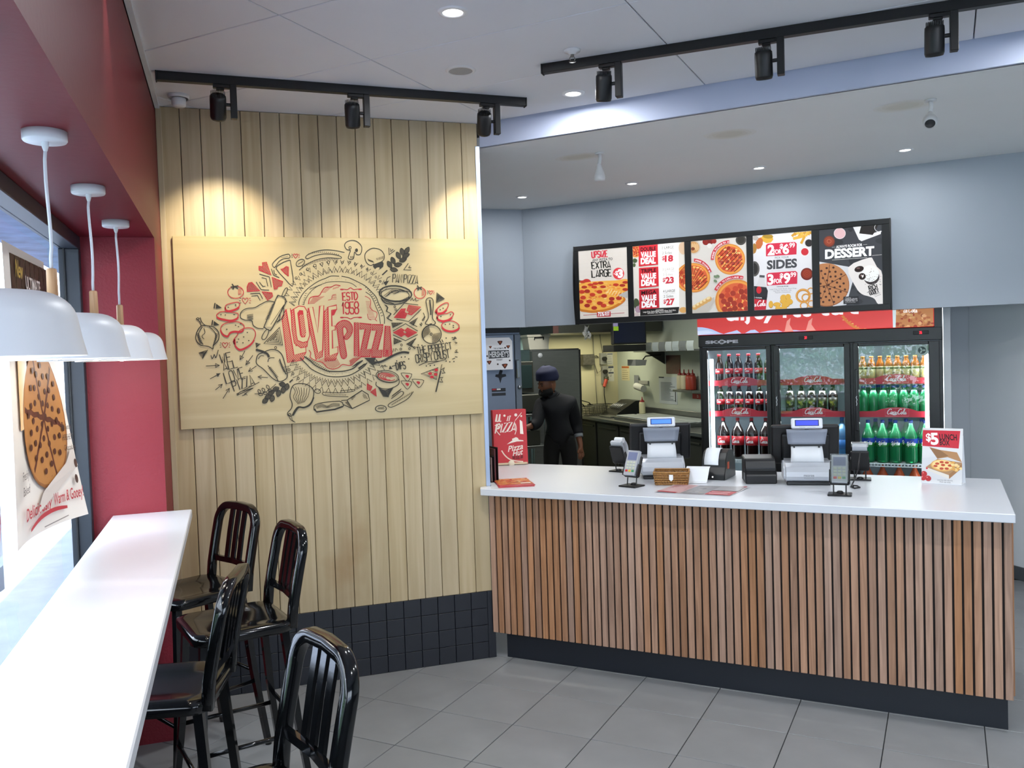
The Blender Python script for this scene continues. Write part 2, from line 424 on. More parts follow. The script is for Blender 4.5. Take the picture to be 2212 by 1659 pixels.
def script_coke(A, x, y, h, col, w=None, rot=0, part=None):
    """flowing two-word script lettering; (x, y) left end of the baseline, h the capital height; strokes from plain curves"""
    w = w or h * 0.13; c, q = math.cos(math.radians(rot)), math.sin(math.radians(rot))
    G = [[(0.95, .78), (.8, .98), (.5, .95), (.2, .65), (.1, .3), (.25, .03), (.55, .05), (.8, .25)], [(1.12, .42), (.98, .45), (.86, .25), (.92, .03), (1.08, .05), (1.2, .3), (1.12, .45), (1.25, .4), (1.35, .38)],
         [(1.7, .42), (1.55, .45), (1.42, .25), (1.45, .03), (1.62, .03), (1.75, .15)], [(2.05, .42), (1.9, .42), (1.78, .2), (1.85, .02), (2.0, .08), (2.1, .4), (2.06, .12), (2.15, .02), (2.28, .1)], [(2.2, .28), (2.42, .3)],
         [(3.2, .8), (3.05, .98), (2.78, .92), (2.52, .62), (2.45, .28), (2.6, .03), (2.88, .05), (3.1, .25)], [(3.42, .42), (3.28, .45), (3.16, .25), (3.22, .03), (3.38, .05), (3.5, .3), (3.42, .45), (3.55, .38)],
         [(3.6, .1), (3.78, .55), (3.86, .95), (3.76, .95), (3.68, .5), (3.66, .1), (3.78, .02), (3.9, .12)], [(4.2, .42), (4.05, .42), (3.93, .2), (4.0, .02), (4.14, .08), (4.26, .4), (4.2, .12), (4.3, .02), (4.45, .15)], [(.85, .2), (1.6, -.12), (2.4, -.02)]]
    if part: G = [g for i, g in enumerate(G) if i in part]
    x0 = min(p[0] for g in G for p in g)
    for g in G:
        P = []
        for a, b in g:
            X = (a - x0) * h * 0.78 + b * h * 0.18; Y = -b * h; P.append((x + X * c - Y * q, y + X * q + Y * c))
        A.line(P, w, col, sm=3, taper=True)
# ================================================================== the room
M_ceil = mat('ceiling paint', '#dfe0e4', 0.85, noise=0.04, nscale=2.0)
M_ceil2 = mat('soffit paint', '#eeefee', 0.6, noise=0.05, nscale=1.2)
M_gap = mat('ceiling joint', '#8f9297', 0.9)
M_white = mat('wall paint', '#a9b2bc', 0.55, noise=0.04, nscale=1.5)
M_beam = mat('bulkhead paint', '#bac2d8', 0.6)
M_red = mat('red wall paint', '#7f1525', 0.5, bump=0.35, bscale=90)
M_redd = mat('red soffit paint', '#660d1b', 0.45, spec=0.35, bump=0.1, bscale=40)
M_plywood = wood('pale plywood', '#bbaa8a', '#a59370', 0.5, 0.35, 'Z', vary=0.04)
_nt = M_plywood.node_tree; _b = _nt.nodes['Principled BSDF']                    # old water stain low on the planks
_ge = _nt.nodes.new('ShaderNodeNewGeometry'); _mp = _nt.nodes.new('ShaderNodeMapping'); _mp.inputs['Location'].default_value = (0.80 * 5.5, 0, -0.66 * 2.2); _mp.inputs['Scale'].default_value = (5.5, 0.01, 2.2)
_nt.links.new(_ge.outputs['Position'], _mp.inputs['Vector'])
_ln = _nt.nodes.new('ShaderNodeVectorMath'); _ln.operation = 'LENGTH'; _nt.links.new(_mp.outputs['Vector'], _ln.inputs[0])
_no = _nt.nodes.new('ShaderNodeTexNoise'); _no.inputs['Scale'].default_value = 5.0; _no.inputs['Detail'].default_value = 5; _nt.links.new(_ge.outputs['Position'], _no.inputs['Vector'])
_ad = _nt.nodes.new('ShaderNodeMath'); _ad.operation = 'MULTIPLY_ADD'; _ad.inputs[1].default_value = 1.6; _nt.links.new(_no.outputs['Fac'], _ad.inputs[0]); _nt.links.new(_ln.outputs['Value'], _ad.inputs[2])
_mr = _nt.nodes.new('ShaderNodeMapRange'); _mr.inputs['From Min'].default_value = 0.75; _mr.inputs['From Max'].default_value = 1.55; _mr.inputs['To Min'].default_value = 0.75; _mr.inputs['To Max'].default_value = 0.0; _nt.links.new(_ad.outputs[0], _mr.inputs['Value'])
_mx = _nt.nodes.new('ShaderNodeMixRGB'); _mx.inputs['Color2'].default_value = lin('#9a7d56'); _nt.links.new(_mr.outputs[0], _mx.inputs['Fac'])
_nt.links.new(_b.inputs['Base Color'].links[0].from_socket, _mx.inputs['Color1']); _nt.links.new(_mx.outputs['Color'], _b.inputs['Base Color'])
M_navy = mat('navy tile glaze', '#0d111c', 0.45, noise=0.2, nscale=30)
M_grout = mat('tile grout', '#3a4150', 0.9)
M_kick = mat('black kickboard', '#10161f', 0.5)
M_ftile = mat('grey floor tile', '#8d8f90', 0.38, noise=0.17, nscale=3.5, bump=0.03, bscale=40)
M_fgrout = mat('floor grout', '#26282b', 0.9)
M_alu = mat('brushed aluminium', '#a9b6cb', 0.3, metal=0.85)
M_frame = mat('window frame paint', '#232a34', 0.45)
M_glass = glass('window glass', (0.97, 0.985, 1.0), 0.05)

# floor: grout bed with every tile laid on it
mb = MB(); mb.box(-2.1, 8.5, -9.0, 8.5, -0.20, -0.004); floor = struct(mb, 'floor', M_fgrout)
TP = 0.4065
mb = MB(); mb.box(0.0022, TP - 0.0022, 0.0022, TP - 0.0022, -0.006, 0.0, 0.0012)
_t0 = mb.build('floor_tile', M_ftile, floor, rotz=Q45); _t0.location = KP(0.14, -0.775)
_first = True
for i in range(-9, 16):
    for j in range(-13, 10):
        s, d = 0.14 + TP * i, -0.775 + TP * j
        c = KP(s + TP / 2, d + TP / 2)
        if c.x < -2.0 or c.x > 4.25 or c.y > 0.7 or c.y < -4.2: continue
        if d > 0.42 and s < 2.5: continue
        if (c.x + 1.4) ** 2 + (c.y + 4.9) ** 2 > 56: continue
        if i == 0 and j == 0: continue
        t = copy_part(_t0, floor, KP(s, d))

mb = MB(); mb.prism([(2.75, 0.45), (2.75, 3.2), (2.4, 3.2), (-2.6, 6.2), (-3.2, 3.6), (-0.55, 0.62), (-0.05, 0.45)], -0.0035, -0.001, plane='XY'); struct(mb, 'floor_kitchen', mat('kitchen vinyl floor', '#8b8b87', 0.6, noise=0.1, nscale=3), rotz=Q45)
# ceiling: slab and the grid of flush tiles, laid square to the counter
ZC = 3.133
mb = MB(); mb.box(-2.15, 8.5, -9.0, 8.5, 3.16, 3.5); mb.box(-2.15, -1.70, -9.0, 0.3, 3.10, 3.2); ceiling = struct(mb, 'ceiling', M_gap)
CS, CD = 1.21, 0.6
mb = MB(); mb.box(0.003, CS - 0.003, 0.003, CD - 0.003, 0, 0.02, 0.002); _c0 = mb.build('ceiling_tile', M_ceil, ceiling, rotz=Q45); _c0.location = KP(0.15, -1.78, ZC)
for i in range(-5, 5):
    for j in range(-12, 3):
        s, d = 0.15 + CS * i, -1.78 + CD * j
        if i == 0 and j == 0: continue
        c = KP(s + CS / 2, d + CD / 2)
        if c.x < -2.6 or c.x > 5 or c.y < -8.5 or d > 0.0 or c.y > 0.9: continue
        copy_part(_c0, ceiling, KP(s, d, ZC))

# lowered ceiling over the counter with its bulkhead
mb = MB()
_a, _b = KP(3.65, 0.05), KP(3.65, 2.2)
mb.prism([(-1.75, 2.3), (-1.75, 1.78), (-0.02, 0.05), (4.6, 0.05), (4.6, 2.3)], 3.0, 3.06, plane='XY')
struct(mb, 'ceiling_over_counter', M_ceil2, rotz=Q45)
mb = MB(); mb.box(0.035, 4.6, 0.03, 0.06, 3.0, 3.16); struct(mb, 'wall_bulkhead', M_beam, rotz=Q45)
mb = MB(); mb.box(-0.727, 3.9, 2.15, 2.25, 2.015, 3.05); struct(mb, 'wall_upper', M_white, rotz=Q45)
mb = MB(); mb.box(-1.2, 1.03, 2.04, 2.12, 2.013, 3.05); struct(mb, 'wall_upper_left', M_white)

# plank wall with the navy tile skirting
mb = MB(); mb.box(-2.0, 0.0, 0.004, 0.10, 0.0, 3.16); wall_plank = struct(mb, 'wall_plank', M_grout)
BW = 0.1012
for k in range(17):
    x1 = -0.0665 - BW * (k - 1); x0 = x1 - BW
    x1 = min(x1, 0.03); x0 = max(x0, -1.70)
    if x1 - x0 < 0.01: continue
    mb = MB(); w = x1 - x0 - 0.003
    mb.box(0, w, 0, 0.02, 0.40, 3.131, 0.0025)
    o = mb.build('wall_board', M_plywood, wall_plank); o.location = (x0 + 0.0015, -0.012, 0)
mb = MB(); mb.box(0, 0.0978, 0, 0.014, 0, 0.0978, 0.0015); _k0 = mb.build('skirting_tile', M_navy, wall_plank); _k0.location = (-0.099, -0.012, 0.001)
for k in range(17):
    for r in range(4):
        if k == 0 and r == 0: continue
        copy_part(_k0, wall_plank, (-0.099 - 0.1 * k, -0.012, 0.001 + 0.1 * r))
mb = MB(); mb.box(0.0, 0.045, -0.012, 0.0, 0.0, 0.40); struct(mb, 'trim_1', M_navy)
mb = MB(); mb.box(0.031, 0.040, -0.016, 0.105, 1.021, 3.0); mb.box(0.015, 0.031, -0.0165, -0.013, 1.021, 3.0); struct(mb, 'trim_2', M_alu)
mb = MB(); mb.box(0.0, 0.031, 0.01, 0.10, 0.0, 3.16); struct(mb, 'wall_plank_end', M_white)

mb = MB(); mb.box(-1.70, -1.672, -0.02, 0.0, 0.40, 3.131, 0.002); struct(mb, 'trim_3', M_plywood)
mb = MB(); mb.box(-1.70, -1.678, -9.0, -0.0, 3.118, 3.1325); struct(mb, 'trim_4', M_ceil)
# window side: red soffit, red pier, low wall
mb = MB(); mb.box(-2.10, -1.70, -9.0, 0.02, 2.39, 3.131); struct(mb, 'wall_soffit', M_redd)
mb = MB(); mb.box(-2.05, -1.70, -0.48, 0.02, 0.0, 2.39); struct(mb, 'wall_pier', M_red)
mb = MB(); mb.box(-2.12, -2.02, -9.0, -0.48, 0.0, 0.78); struct(mb, 'wall_left', mat('dark sill wall', '#1c1e24', 0.6))
# window in its frame
win = MB(); win.box(-2.10, -2.015, -9.0, -0.48, 2.33, 2.39, 0.003); win.box(-2.10, -2.015, -9.0, -0.48, 0.78, 0.84, 0.003)
win = struct(win, 'window_1', M_frame)
for y in (-0.535, -4.3, -8.0):
    mb = MB(); mb.box(-2.10, -2.015, y, y + 0.055, 0.84, 2.33, 0.003); o = mb.build('mullion', M_frame, win)
for y0, y1 in ((-4.245, -0.535), (-7.945, -4.3)):
    mb = MB(); mb.box(-2.085, -2.079, y0, y1, 0.84, 2.33); mb.build('pane', M_glass, win)
mb = MB(); mb.box(-2.078, -2.072, -0.548, -0.536, 0.84, 2.33); mb.build('seal', mat('black rubber seal', '#101114', 0.6), win)

# rest of the shell
mb = MB(); mb.box(4.1, 4.2, -9.0, 0.42, 0, 3.16); struct(mb, 'wall_right', mat('brightened right wall', '#dfe2e4', 0.5))  # colour lightened in place of daylight that barely reaches this wall
mb = MB(); mb.box(4.088, 4.1, -9.0, 0.42, 0, 0.10, 0.003); struct(mb, 'baseboard_right', mat('grey skirting', '#4d5154', 0.6))
mb = MB(); mb.box(2.425, 2.47, 2.31, 3.25, 0, 3.0); mb.box(2.47, 2.85, 3.2, 3.3, 0, 3.0); struct(mb, 'wall_alcove', mat('alcove paint', '#b4b9bd', 0.6), rotz=Q45)
M_kwall = mat('kitchen wall paint', '#cfcaa6', 0.55, noise=0.06, nscale=2)
mb = MB(); mb.box(2.80, 3.95, 6.25, 6.35, 0, 3.0); struct(mb, 'wall_kitchen_back', M_kwall)
mb = MB(); mb.box(-1.3, 2.80, 6.25, 6.35, 0, 3.0); struct(mb, 'wall_kitchen_back_left', mat('pale blue kitchen paint', '#9cc4cf', 0.55))
mb = MB(); mb.box(3.83, 3.95, 0.6, 6.35, 0, 3.0); struct(mb, 'wall_kitchen_right', mat('kitchen side paint', '#b9c2b4', 0.5, noise=0.06, nscale=2))
mb = MB(); mb.box(-1.3, -1.2, 0.1, 6.35, 0, 3.0); struct(mb, 'wall_kitchen_left', M_kwall)
mb = MB(); mb.box(-1.3, 4.2, 2.2, 6.35, 2.75, 2.8); struct(mb, 'ceiling_kitchen', M_ceil)
# shopfront behind the camera: a solid wall with a glazed door and sidelight
mb = MB(); mb.box(-2.15, -1.0, -8.3, -8.2, 0, 3.16); mb.box(2.2, 4.2, -8.3, -8.2, 0, 3.16); mb.box(-1.0, 2.2, -8.3, -8.2, 2.3, 3.16); struct(mb, 'wall_front', M_white)
sf = MB()
for x in (-1.0, 0.2, 2.14): sf.box(x, x + 0.06, -8.28, -8.22, 0, 2.3)
sf.box(-1.0, 2.2, -8.28, -8.22, 2.24, 2.3); sf.box(-1.0, 2.2, -8.28, -8.22, 0, 0.08)
sf = struct(sf, 'window_2', M_frame)
mb = MB(); mb.box(-1.0, 2.2, -8.252, -8.248, 0.08, 2.24); mb.build('pane', M_glass, sf)
mb = MB(); mb.box(-2.15, 4.2, -9.6, -8.3, 2.35, 2.5); struct(mb, 'ceiling_baffle_front', mat('front sky baffle', '#8a8f96', 0.8))  # unseen slab added to cut the skylight through the front glazing
# street outside
mb = MB(); mb.box(-30.0, -2.1, -14, 70, -0.2, -0.02); mb.box(-2.1, 9, -30, -9.0, -0.2, -0.02); struct(mb, 'ground_footpath', mat('footpath concrete', '#8f98a8', 0.9, noise=0.2, nscale=4))
mb = MB(); mb.box(-14.2, -14.0, -14, 70, -0.2, 6.0); struct(mb, 'wall_across_street', mat('pale render across street', '#d5d8dc', 0.8, noise=0.1, nscale=1))
mb = MB(); mb.box(-2.20, -2.12, 0.15, 0.6, -0.1, 3.4); struct(mb, 'wall_outside_pier', mat('blue grey render', '#7d8ca6', 0.8, noise=0.35, nscale=5))
# ================================================================== lamps of the room
M_disc = mat('downlight diffuser', '#ffffff', 0.4, emit=7.0)
M_trimw = mat('white enamel', '#e9e9ea', 0.35)
def downlight(loc, r, label, group, power, col=(0.96, 0.98, 1.0)):
    t = thing('ceiling_downlight', label, 'downlight', loc, 0, group)
    mb = MB(); mb.lathe([(r * 0.78, -0.001), (r * 0.82, -0.007), (r * 1.15, -0.005), (r * 1.2, 0.0)], 32); mb.build('trim_ring', M_trimw, t)
    mb = MB(); mb.lathe([(0, -0.0035), (r * 0.8, -0.0035)], 32); mb.build('diffuser', M_disc, t)
    lamp('downlight_lamp', 'AREA', (loc[0], loc[1], loc[2] - 0.012), power, col, rot=(0, 0, 0), shape='DISK', size=2 * r)
P = KP(0.743, -1.46, ZC); downlight(P, 0.05, 'round recessed downlight glowing white near the top edge, nearest the camera', 'downlights in the tiled ceiling', 20)
P = KP(0.733, -0.223, ZC); downlight(P, 0.05, 'round recessed downlight glowing white beside the long black track, close to the bulkhead', 'downlights in the tiled ceiling', 10)
for s, w in ((-0.463, 'nearest the plank wall'), (0.425, 'second from the plank wall'), (1.326, 'third from the plank wall'), (2.227, 'furthest from the plank wall')):
    P = KP(s, 1.61, 3.0); downlight(P, 0.042, 'small glowing downlight in the lowered ceiling before the menu wall, ' + w, 'downlights over the counter', 5)
# unseen lamps without fittings, added out of frame to brighten the room
for s, d in ((-1.6, -3.4), (0.743, -3.6), (3.15, -2.7), (0.8, -6.0), (3.15, -0.22), (3.15, -1.46)):
    p = KP(s, d, (ZC if d < 0 else 3.0) - 0.02); lamp('downlight_lamp', 'AREA', p, 22, (0.96, 0.98, 1.0), rot=(0, 0, 0), shape='DISK', size=0.1)
# hood lamp, then two unseen lamps added to brighten the kitchen
lamp('hood_lamp', 'AREA', (3.0, 5.7, 2.0), 14, (1.0, 0.93, 0.66), rot=(0, 0, 0), shape='RECTANGLE', size=1.2, size_y=0.2)
lamp('kitchen_fill_lamp', 'AREA', (1.7, 3.9, 2.7), 34, (1.0, 0.98, 0.90), rot=(0, 0, 0), shape='RECTANGLE', size=1.2, size_y=0.2)
lamp('kitchen_fill_lamp', 'AREA', (2.6, 3.0, 2.7), 14, (0.95, 1.0, 0.94), rot=(0, 0, 0), shape='RECTANGLE', size=1.2, size_y=0.2)
# black track with three heads washing the plank wall
M_trk = mat('track black', '#0e0f11', 0.45)
def track_rail(name, label, p0, p1):
    p0 = Vector(p0); p1 = Vector(p1); L = (p1 - p0).length; a = math.atan2(p1.y - p0.y, p1.x - p0.x)
    t = thing(name, label, 'light track', p0, a)
    mb = MB(); mb.box(0, L, -0.018, 0.018, -0.042, 0.0, 0.002); mb.build('rail', M_trk, t)
    for x in (-0.006, L): 
        mb = MB(); mb.box(x, x + 0.006, -0.020, 0.020, -0.045, 0.0, 0.001); mb.build('end_cap', M_trk, t)
    return t, a
def spot_head(label, group, loc, a, tilt, swing, power):
    """loc: point on the rail's underside; arm hangs at +x, lamp body beside it"""
    t = thing('track_spotlight', label, 'spotlight', loc, a, group)
    mb = MB(); mb.box(-0.075, 0.03, -0.014, 0.014, -0.016, 0.0, 0.002); mb.box(-0.06, -0.025, -0.012, 0.012, -0.026, -0.016, 0.002); mb.build('adapter', M_trk, t)
    mb = MB(); mb.box(0.0, 0.03, -0.018, 0.018, -0.155, 0.0, 0.002); mb.build('arm', M_trk, t)
    mb = MB(); mb.cyl((0.001, 0, -0.09), (-0.02, 0, -0.09), 0.008, 10); mb.build('pivot', M_trk, t)
    c = Vector((-0.055, 0, -0.095)); R = Matrix.Rotation(swing, 4, 'Z') @ Matrix.Rotation(tilt, 4, 'X')
    T = Matrix.Translation(c) @ R
    mb = MB(); mb.lathe([(0, 0.05), (0.030, 0.05), (0.036, 0.044), (0.037, 0.03), (0.037, -0.055), (0.033, -0.066), (0.028, -0.062), (0.0, -0.045)], 28, M=T)
    mb.build('lamp_body', M_trk, t)
    for k in range(11):
        x = -0.030 + 0.006 * k; w = math.sqrt(max(0.0001, 0.033 ** 2 - x * x)); mb = MB() if k == 0 else mb; mb.box(x - 0.0012, x + 0.0012, -w, w, 0.045, 0.064, M=T)
    f = mb.build('cooling_fins', M_trk, t)
    if power:
        mb = MB(); mb.lathe([(0, -0.0635), (0.030, -0.0635)], 20, M=T); mb.build('lens', mat('spot lens', '#fff2d8', 0.3, emit=6), t)
        d = (Matrix.Rotation(a, 4, 'Z') @ R) @ Vector((0, 0, -1)); p = Vector(loc) + Matrix.Rotation(a, 4, 'Z') @ (c + (R @ Vector((0, 0, -0.075))))
        lamp('spot_lamp', 'SPOT', p, power, (1.0, 0.88, 0.66), target=p + d, spot_size=math.radians(SPOT_DEG), spot_blend=0.85, shadow_soft_size=0.012)
    return t
SPOT_DEG = 72
rail, ra = track_rail('light_track', 'black lighting track on the ceiling before the plank wall', (-1.65, -0.578, ZC), (0.143, -0.535, ZC))
def on_rail(x): return (x, -0.578 + 0.024 * (x + 1.65), ZC - 0.042)
# the three heads point down and toward the wall behind
spot_head('black track spotlight over the left end of the mural, nearest the red soffit', 'spotlights over the plank wall', on_rail(-1.335), ra, math.radians(38), 0.0, 58)
spot_head('black track spotlight over the middle of the mural', 'spotlights over the plank wall', on_rail(-0.71), ra, math.radians(27), math.radians(-12), 26)
spot_head('black track spotlight over the right end of the mural, tilted to one side', 'spotlights over the plank wall', on_rail(-0.03), ra, math.radians(40), math.radians(-14), 58)
p0, p1 = KP(0.783, -0.705, ZC), KP(3.05, -0.46, ZC)
rail2, rb = track_rail('light_track', 'long black lighting track running before the bulkhead', p0, p1)
for f, lb, sw, tl in ((0.15, 'nearest the free end of the long track', 20, 22), (0.457, 'in the middle of the long track', 0, 10), (0.745, 'at the top right corner of the photo on the long track', 0, 10)):
    q = p0.lerp(p1, f); spot_head('black track spotlight hanging ' + lb, 'spotlights on the long track', (q.x, q.y, ZC - 0.042), rb, math.radians(tl), math.radians(sw), 0)
# small ceiling fittings
M_fit = mat('white plastic fitting', '#dcdcdc', 0.4)
t = thing('ceiling_speaker', 'round flush ceiling speaker with grey grille', 'speaker', (-0.299, -0.893, ZC))
mb = MB(); mb.lathe([(0.055, 0), (0.056, -0.006), (0.066, -0.006), (0.072, 0.0)], 36); mb.build('ring', M_fit, t)
mb = MB(); mb.lathe([(0, -0.004), (0.056, -0.004)], 36); mb.build('grille', mat('speaker grille', '#a8a8a6', 0.7, noise=0.2, nscale=400), t)
def sprinkler(label, p):
    t = thing('sprinkler', label, 'sprinkler', p)
    mb = MB(); mb.lathe([(0, 0), (0.038, 0), (0.036, -0.008), (0.02, -0.012), (0.016, -0.02), (0, -0.02)], 24); mb.build('escutcheon', M_fit, t)
    mb = MB(); mb.cyl((0, 0, -0.02), (0, 0, -0.03), 0.008, 10)
    for s in (-1, 1): mb.tube([(0.007 * s, 0, -0.028), (0.014 * s, 0, -0.038), (0.006 * s, 0, -0.05)], 0.002, 6)
    mb.build('frame', mat('steel fitting', '#8a8a88', 0.35, metal=0.8), t)
    mb = MB(); mb.lathe([(0, -0.05), (0.016, -0.05), (0.016, -0.052), (0, -0.052)], 16); mb.build('deflector', mat('dark steel', '#4c4b49', 0.4, metal=0.7), t)
sprinkler('white sprinkler head on the ceiling behind the long black track', KP(0.976, -0.815, ZC))
t = thing('smoke_detector', 'white smoke detector in the ceiling corner by the red soffit', 'smoke detector', (-1.575, -0.225, ZC))
mb = MB(); mb.lathe([(0, 0), (0.052, 0), (0.05, -0.014), (0.046, -0.018)], 28); mb.build('base', M_fit, t)
mb = MB(); mb.lathe([(0.034, -0.018), (0.036, -0.03), (0.034, -0.05), (0.028, -0.058), (0, -0.06)], 28); mb.build('sensor_dome', M_fit, t)
def soffit_cam(label, name, cat, p, tilt):
    t = thing(name, label, cat, p, Q45)
    mb = MB(); mb.lathe([(0, 0), (0.028, 0), (0.028, -0.008), (0, -0.008)], 20); mb.build('mount', M_fit, t)
    mb = MB(); mb.tube([(0, 0, -0.008), (0.002, 0, -0.035), (-0.003, -0.004, -0.07)], 0.011, 10); mb.build('stem', M_fit, t)
    T = Matrix.Translation((-0.003, -0.004, -0.068)) @ Matrix.Rotation(tilt, 4, 'X')
    mb = MB(); mb.lathe([(0, 0.0), (0.013, -0.001), (0.017, -0.02), (0.028, -0.05), (0.033, -0.068)], 24, M=T); mb.build('housing', M_fit, t)
    mb = MB(); mb.lathe([(0.0325, -0.068), (0.034, -0.070), (0.034, -0.093), (0.030, -0.102), (0, -0.104)], 24, M=T); mb.build('lens_cap', M_fit if tilt == 0 else mat('lens ring', '#c9cacb', 0.3), t)
    if tilt:
        mb = MB(); mb.lathe([(0, -0.1055), (0.022, -0.1045), (0.024, -0.1035)], 20, M=T); mb.build('lens', mat('dark lens', '#2a2c2e', 0.1), t)
soffit_cam('white bulb-shaped camera hanging from the lowered ceiling, pointing straight down', 'bulb_camera', 'camera', KP(0.571, 0.572, 3.0), 0)
soffit_cam('white bulb-shaped camera on the lowered ceiling with its dark lens turned outward', 'bulb_camera', 'camera', KP(2.389, 0.447, 3.0), math.radians(-48))
A = Art(None, 0.00003)
for s, d, rx, ry in ((1.36, 0.57, 0.15, 0.12), (2.26, 0.50, 0.15, 0.11), (0.42, 0.60, 0.16, 0.09)):
    for k, c in enumerate(('#eae9e5', '#e5e3dc', '#dfdcd2', '#d9d5c9')):
        q = 1 - 0.17 * k; A.fill([(s + rx * q * (1 + RNG.uniform(-.08, .08)) * math.cos(t * PI / 7), d + ry * q * (1 + RNG.uniform(-.08, .08)) * math.sin(t * PI / 7)) for t in range(14)], c, 3)
A.build('water_stain', lambda a, b, l: (a, b, 2.9995 - l), bpy.data.objects['ceiling_over_counter'], gloss=0.6)
# narrow downlight close to the red soffit, above the frame
lamp('soffit_spot', 'SPOT', (-1.63, -2.0, 3.11), 16, (1.0, 0.9, 0.75), target=(-1.66, -2.0, 2.0), spot_size=math.radians(40), spot_blend=0.7, shadow_soft_size=0.02)
# ================================================================== service counter
M_top = mat('white stone worktop', '#d3d6dc', 0.28, spec=0.5)
M_slat = wood('oiled timber slat', '#b78d70', '#85624b', 0.5, 0.9, 'Z', vary=0.13)
M_black = mat('matt black', '#0d0e10', 0.5)
counter = thing('service_counter', 'long service counter faced with upright timber slats under a white worktop', 'counter', (0, 0, 0), Q45)
mb = MB(); mb.prism([(0.03, -0.09), (2.705, -0.09), (2.70, 0.985), (-0.45, 0.985), (-0.45, 0.62), (-0.04, 0.118), (0.049, 0.022), (-0.003, -0.03)], 0.98, 1.02, plane='XY')
bmesh.ops.bevel(mb.bm, geom=mb.bm.edges[:], offset=0.003, segments=1, affect='EDGES')
mb.build('worktop', M_top, counter)
mb = MB(); mb.box(0.066, 2.692, 0.013, 0.03, 0.152, 0.979); mb.box(2.62, 2.688, 0.03, 0.95, 0.152, 0.979); mb.build('backing_board', mat('dark backing', '#1a1210', 0.7), counter)
mb = MB(); mb.box(0.10, 2.675, 0.05, 0.068, 0.0, 0.155); mb.box(2.655, 2.675, 0.068, 0.93, 0.0, 0.155); mb.build('kickboard', M_kick, counter)
mb = MB(); mb.box(0, 0.0312, 0, 0.0128, 0.156, 0.979, 0.0012); _s0 = mb.build('slat', M_slat, counter); _s0.location = (0.0365, 0, 0)
for k in range(1, 66): copy_part(_s0, counter, (0.0365 + 0.04043 * k, 0, 0))
for k in range(0, 20):
    o = copy_part(_s0, counter, (2.705, 0.06 + 0.0404 * k, 0)); o.rotation_euler.z = PI / 2
# ================================================================== window bar and pendant lamps
bar = thing('window_bar', 'long white bar top running along the window on black legs', 'bar table', (-1.76, -2.6, 0))
mb = MB(); mb.box(-0.175, 0.172, -5.2, 2.12, 1.062, 1.10, 0.004); mb.build('bar_top', mat('white bar laminate', '#dfe2e8', 0.22), bar)
M_legst = mat('dark steel leg', '#20242a', 0.4, metal=0.6)
for y in (1.06, 0.30, -1.9):
    mb = MB(); mb.box(-0.172, -0.13, y - 0.03, y + 0.03, 0.0, 1.062, 0.003); mb.box(-0.174, -0.10, y - 0.04, y + 0.04, 0.0, 0.012, 0.003); mb.box(-0.15, 0.10, y - 0.02, y + 0.02, 1.04, 1.062); mb.build('leg', M_legst, bar)
M_shade = mat('white lamp enamel', '#d2d4d9', 0.4)
M_shadein = mat('white shade lining', '#f2f2ee', 0.5)
M_bulb = mat('glowing bulb', '#fff4e0', 0.4, emit=12)
M_stem = wood('beech stem', '#c9a27c', '#a87d56', 0.5, 1.0, 'Z')
def pendant(x, y, label):
    t = thing('pendant_lamp', label, 'lamp', (x, y, 2.39), 0, 'pendant lamps over the window bar')
    mb = MB(); mb.lathe([(0, 0), (0.052, 0), (0.052, -0.022), (0.049, -0.026), (0, -0.026)], 32); mb.lathe([(0.009, -0.026), (0.008, -0.038), (0.005, -0.048), (0.004, -0.05), (0, -0.05)], 14); mb.build('canopy', M_shade, t)
    zt = -0.456
    mb = MB(); pts = []
    for i in range(13):
        u = i / 12; pts.append((0.003 * math.sin(u * 5 + y), 0.002 * math.sin(u * 4 + 1), -0.045 + (zt + 0.115 + 0.045) * u))
    pts[0] = (0, 0, -0.045); pts[-1] = (0, 0, zt + 0.112); pts[-2] = (0, 0, zt + 0.14)
    mb.tube(pts, 0.0042, 8); mb.build('cord', mat('grey fabric cord', '#c9ccd4', 0.7), t)
    mb = MB(); mb.lathe([(0, zt + 0.112), (0.010, zt + 0.112), (0.0125, zt + 0.108), (0.0135, zt + 0.02), (0, zt + 0.02)], 20); mb.build('stem', M_stem, t)
    # shade: dome with rounded shoulder, open below, with thickness
    out = [(0.0145, zt + 0.02), (0.016, zt + 0.012), (0.026, zt - 0.002)]
    for k in range(9):
        a = k / 8 * PI / 2 * 0.93; out.append((0.104 + 0.058 * math.sin(a), zt - 0.004 - 0.056 * (1 - math.cos(a))))
    out += [(0.167, zt - 0.085), (0.175, zt - 0.118)]
    inn = [(r - 0.003, z - 0.002 if k < len(out) - 1 else z) for k, (r, z) in enumerate(out)][::-1]
    mb = MB(); mb.lathe(out, 48); mb.mi = 1; mb.lathe([out[-1]] + inn[:-2], 48); mb.build('lamp_shade', [M_shade, M_shadein], t)
    zb = zt - 0.072
    mb = MB(); mb.lathe([(0.0, zb + 0.06), (0.014, zb + 0.055), (0.016, zb + 0.03), (0.03, zb + 0.005), (0.033, zb - 0.015), (0.026, zb - 0.036), (0.012, zb - 0.046), (0, zb - 0.048)], 20); mb.build('bulb', M_bulb, t)
    lamp('pendant_light', 'POINT', (x, y, 2.39 + zb - 0.055), 2.0, (1, 0.94, 0.85), shadow_soft_size=0.03)
pendant(-1.81, -3.14, 'nearest white pendant lamp over the window bar, its cord and canopy out of frame')
pendant(-1.81, -2.41, 'white pendant lamp over the window bar, second from the camera, with pale lit stem')
pendant(-1.81, -1.70, 'white pendant lamp over the window bar, third from the camera, with a brown wooden stem')
pendant(-1.81, -0.97, 'white pendant lamp over the window bar hanging last before the red pier')
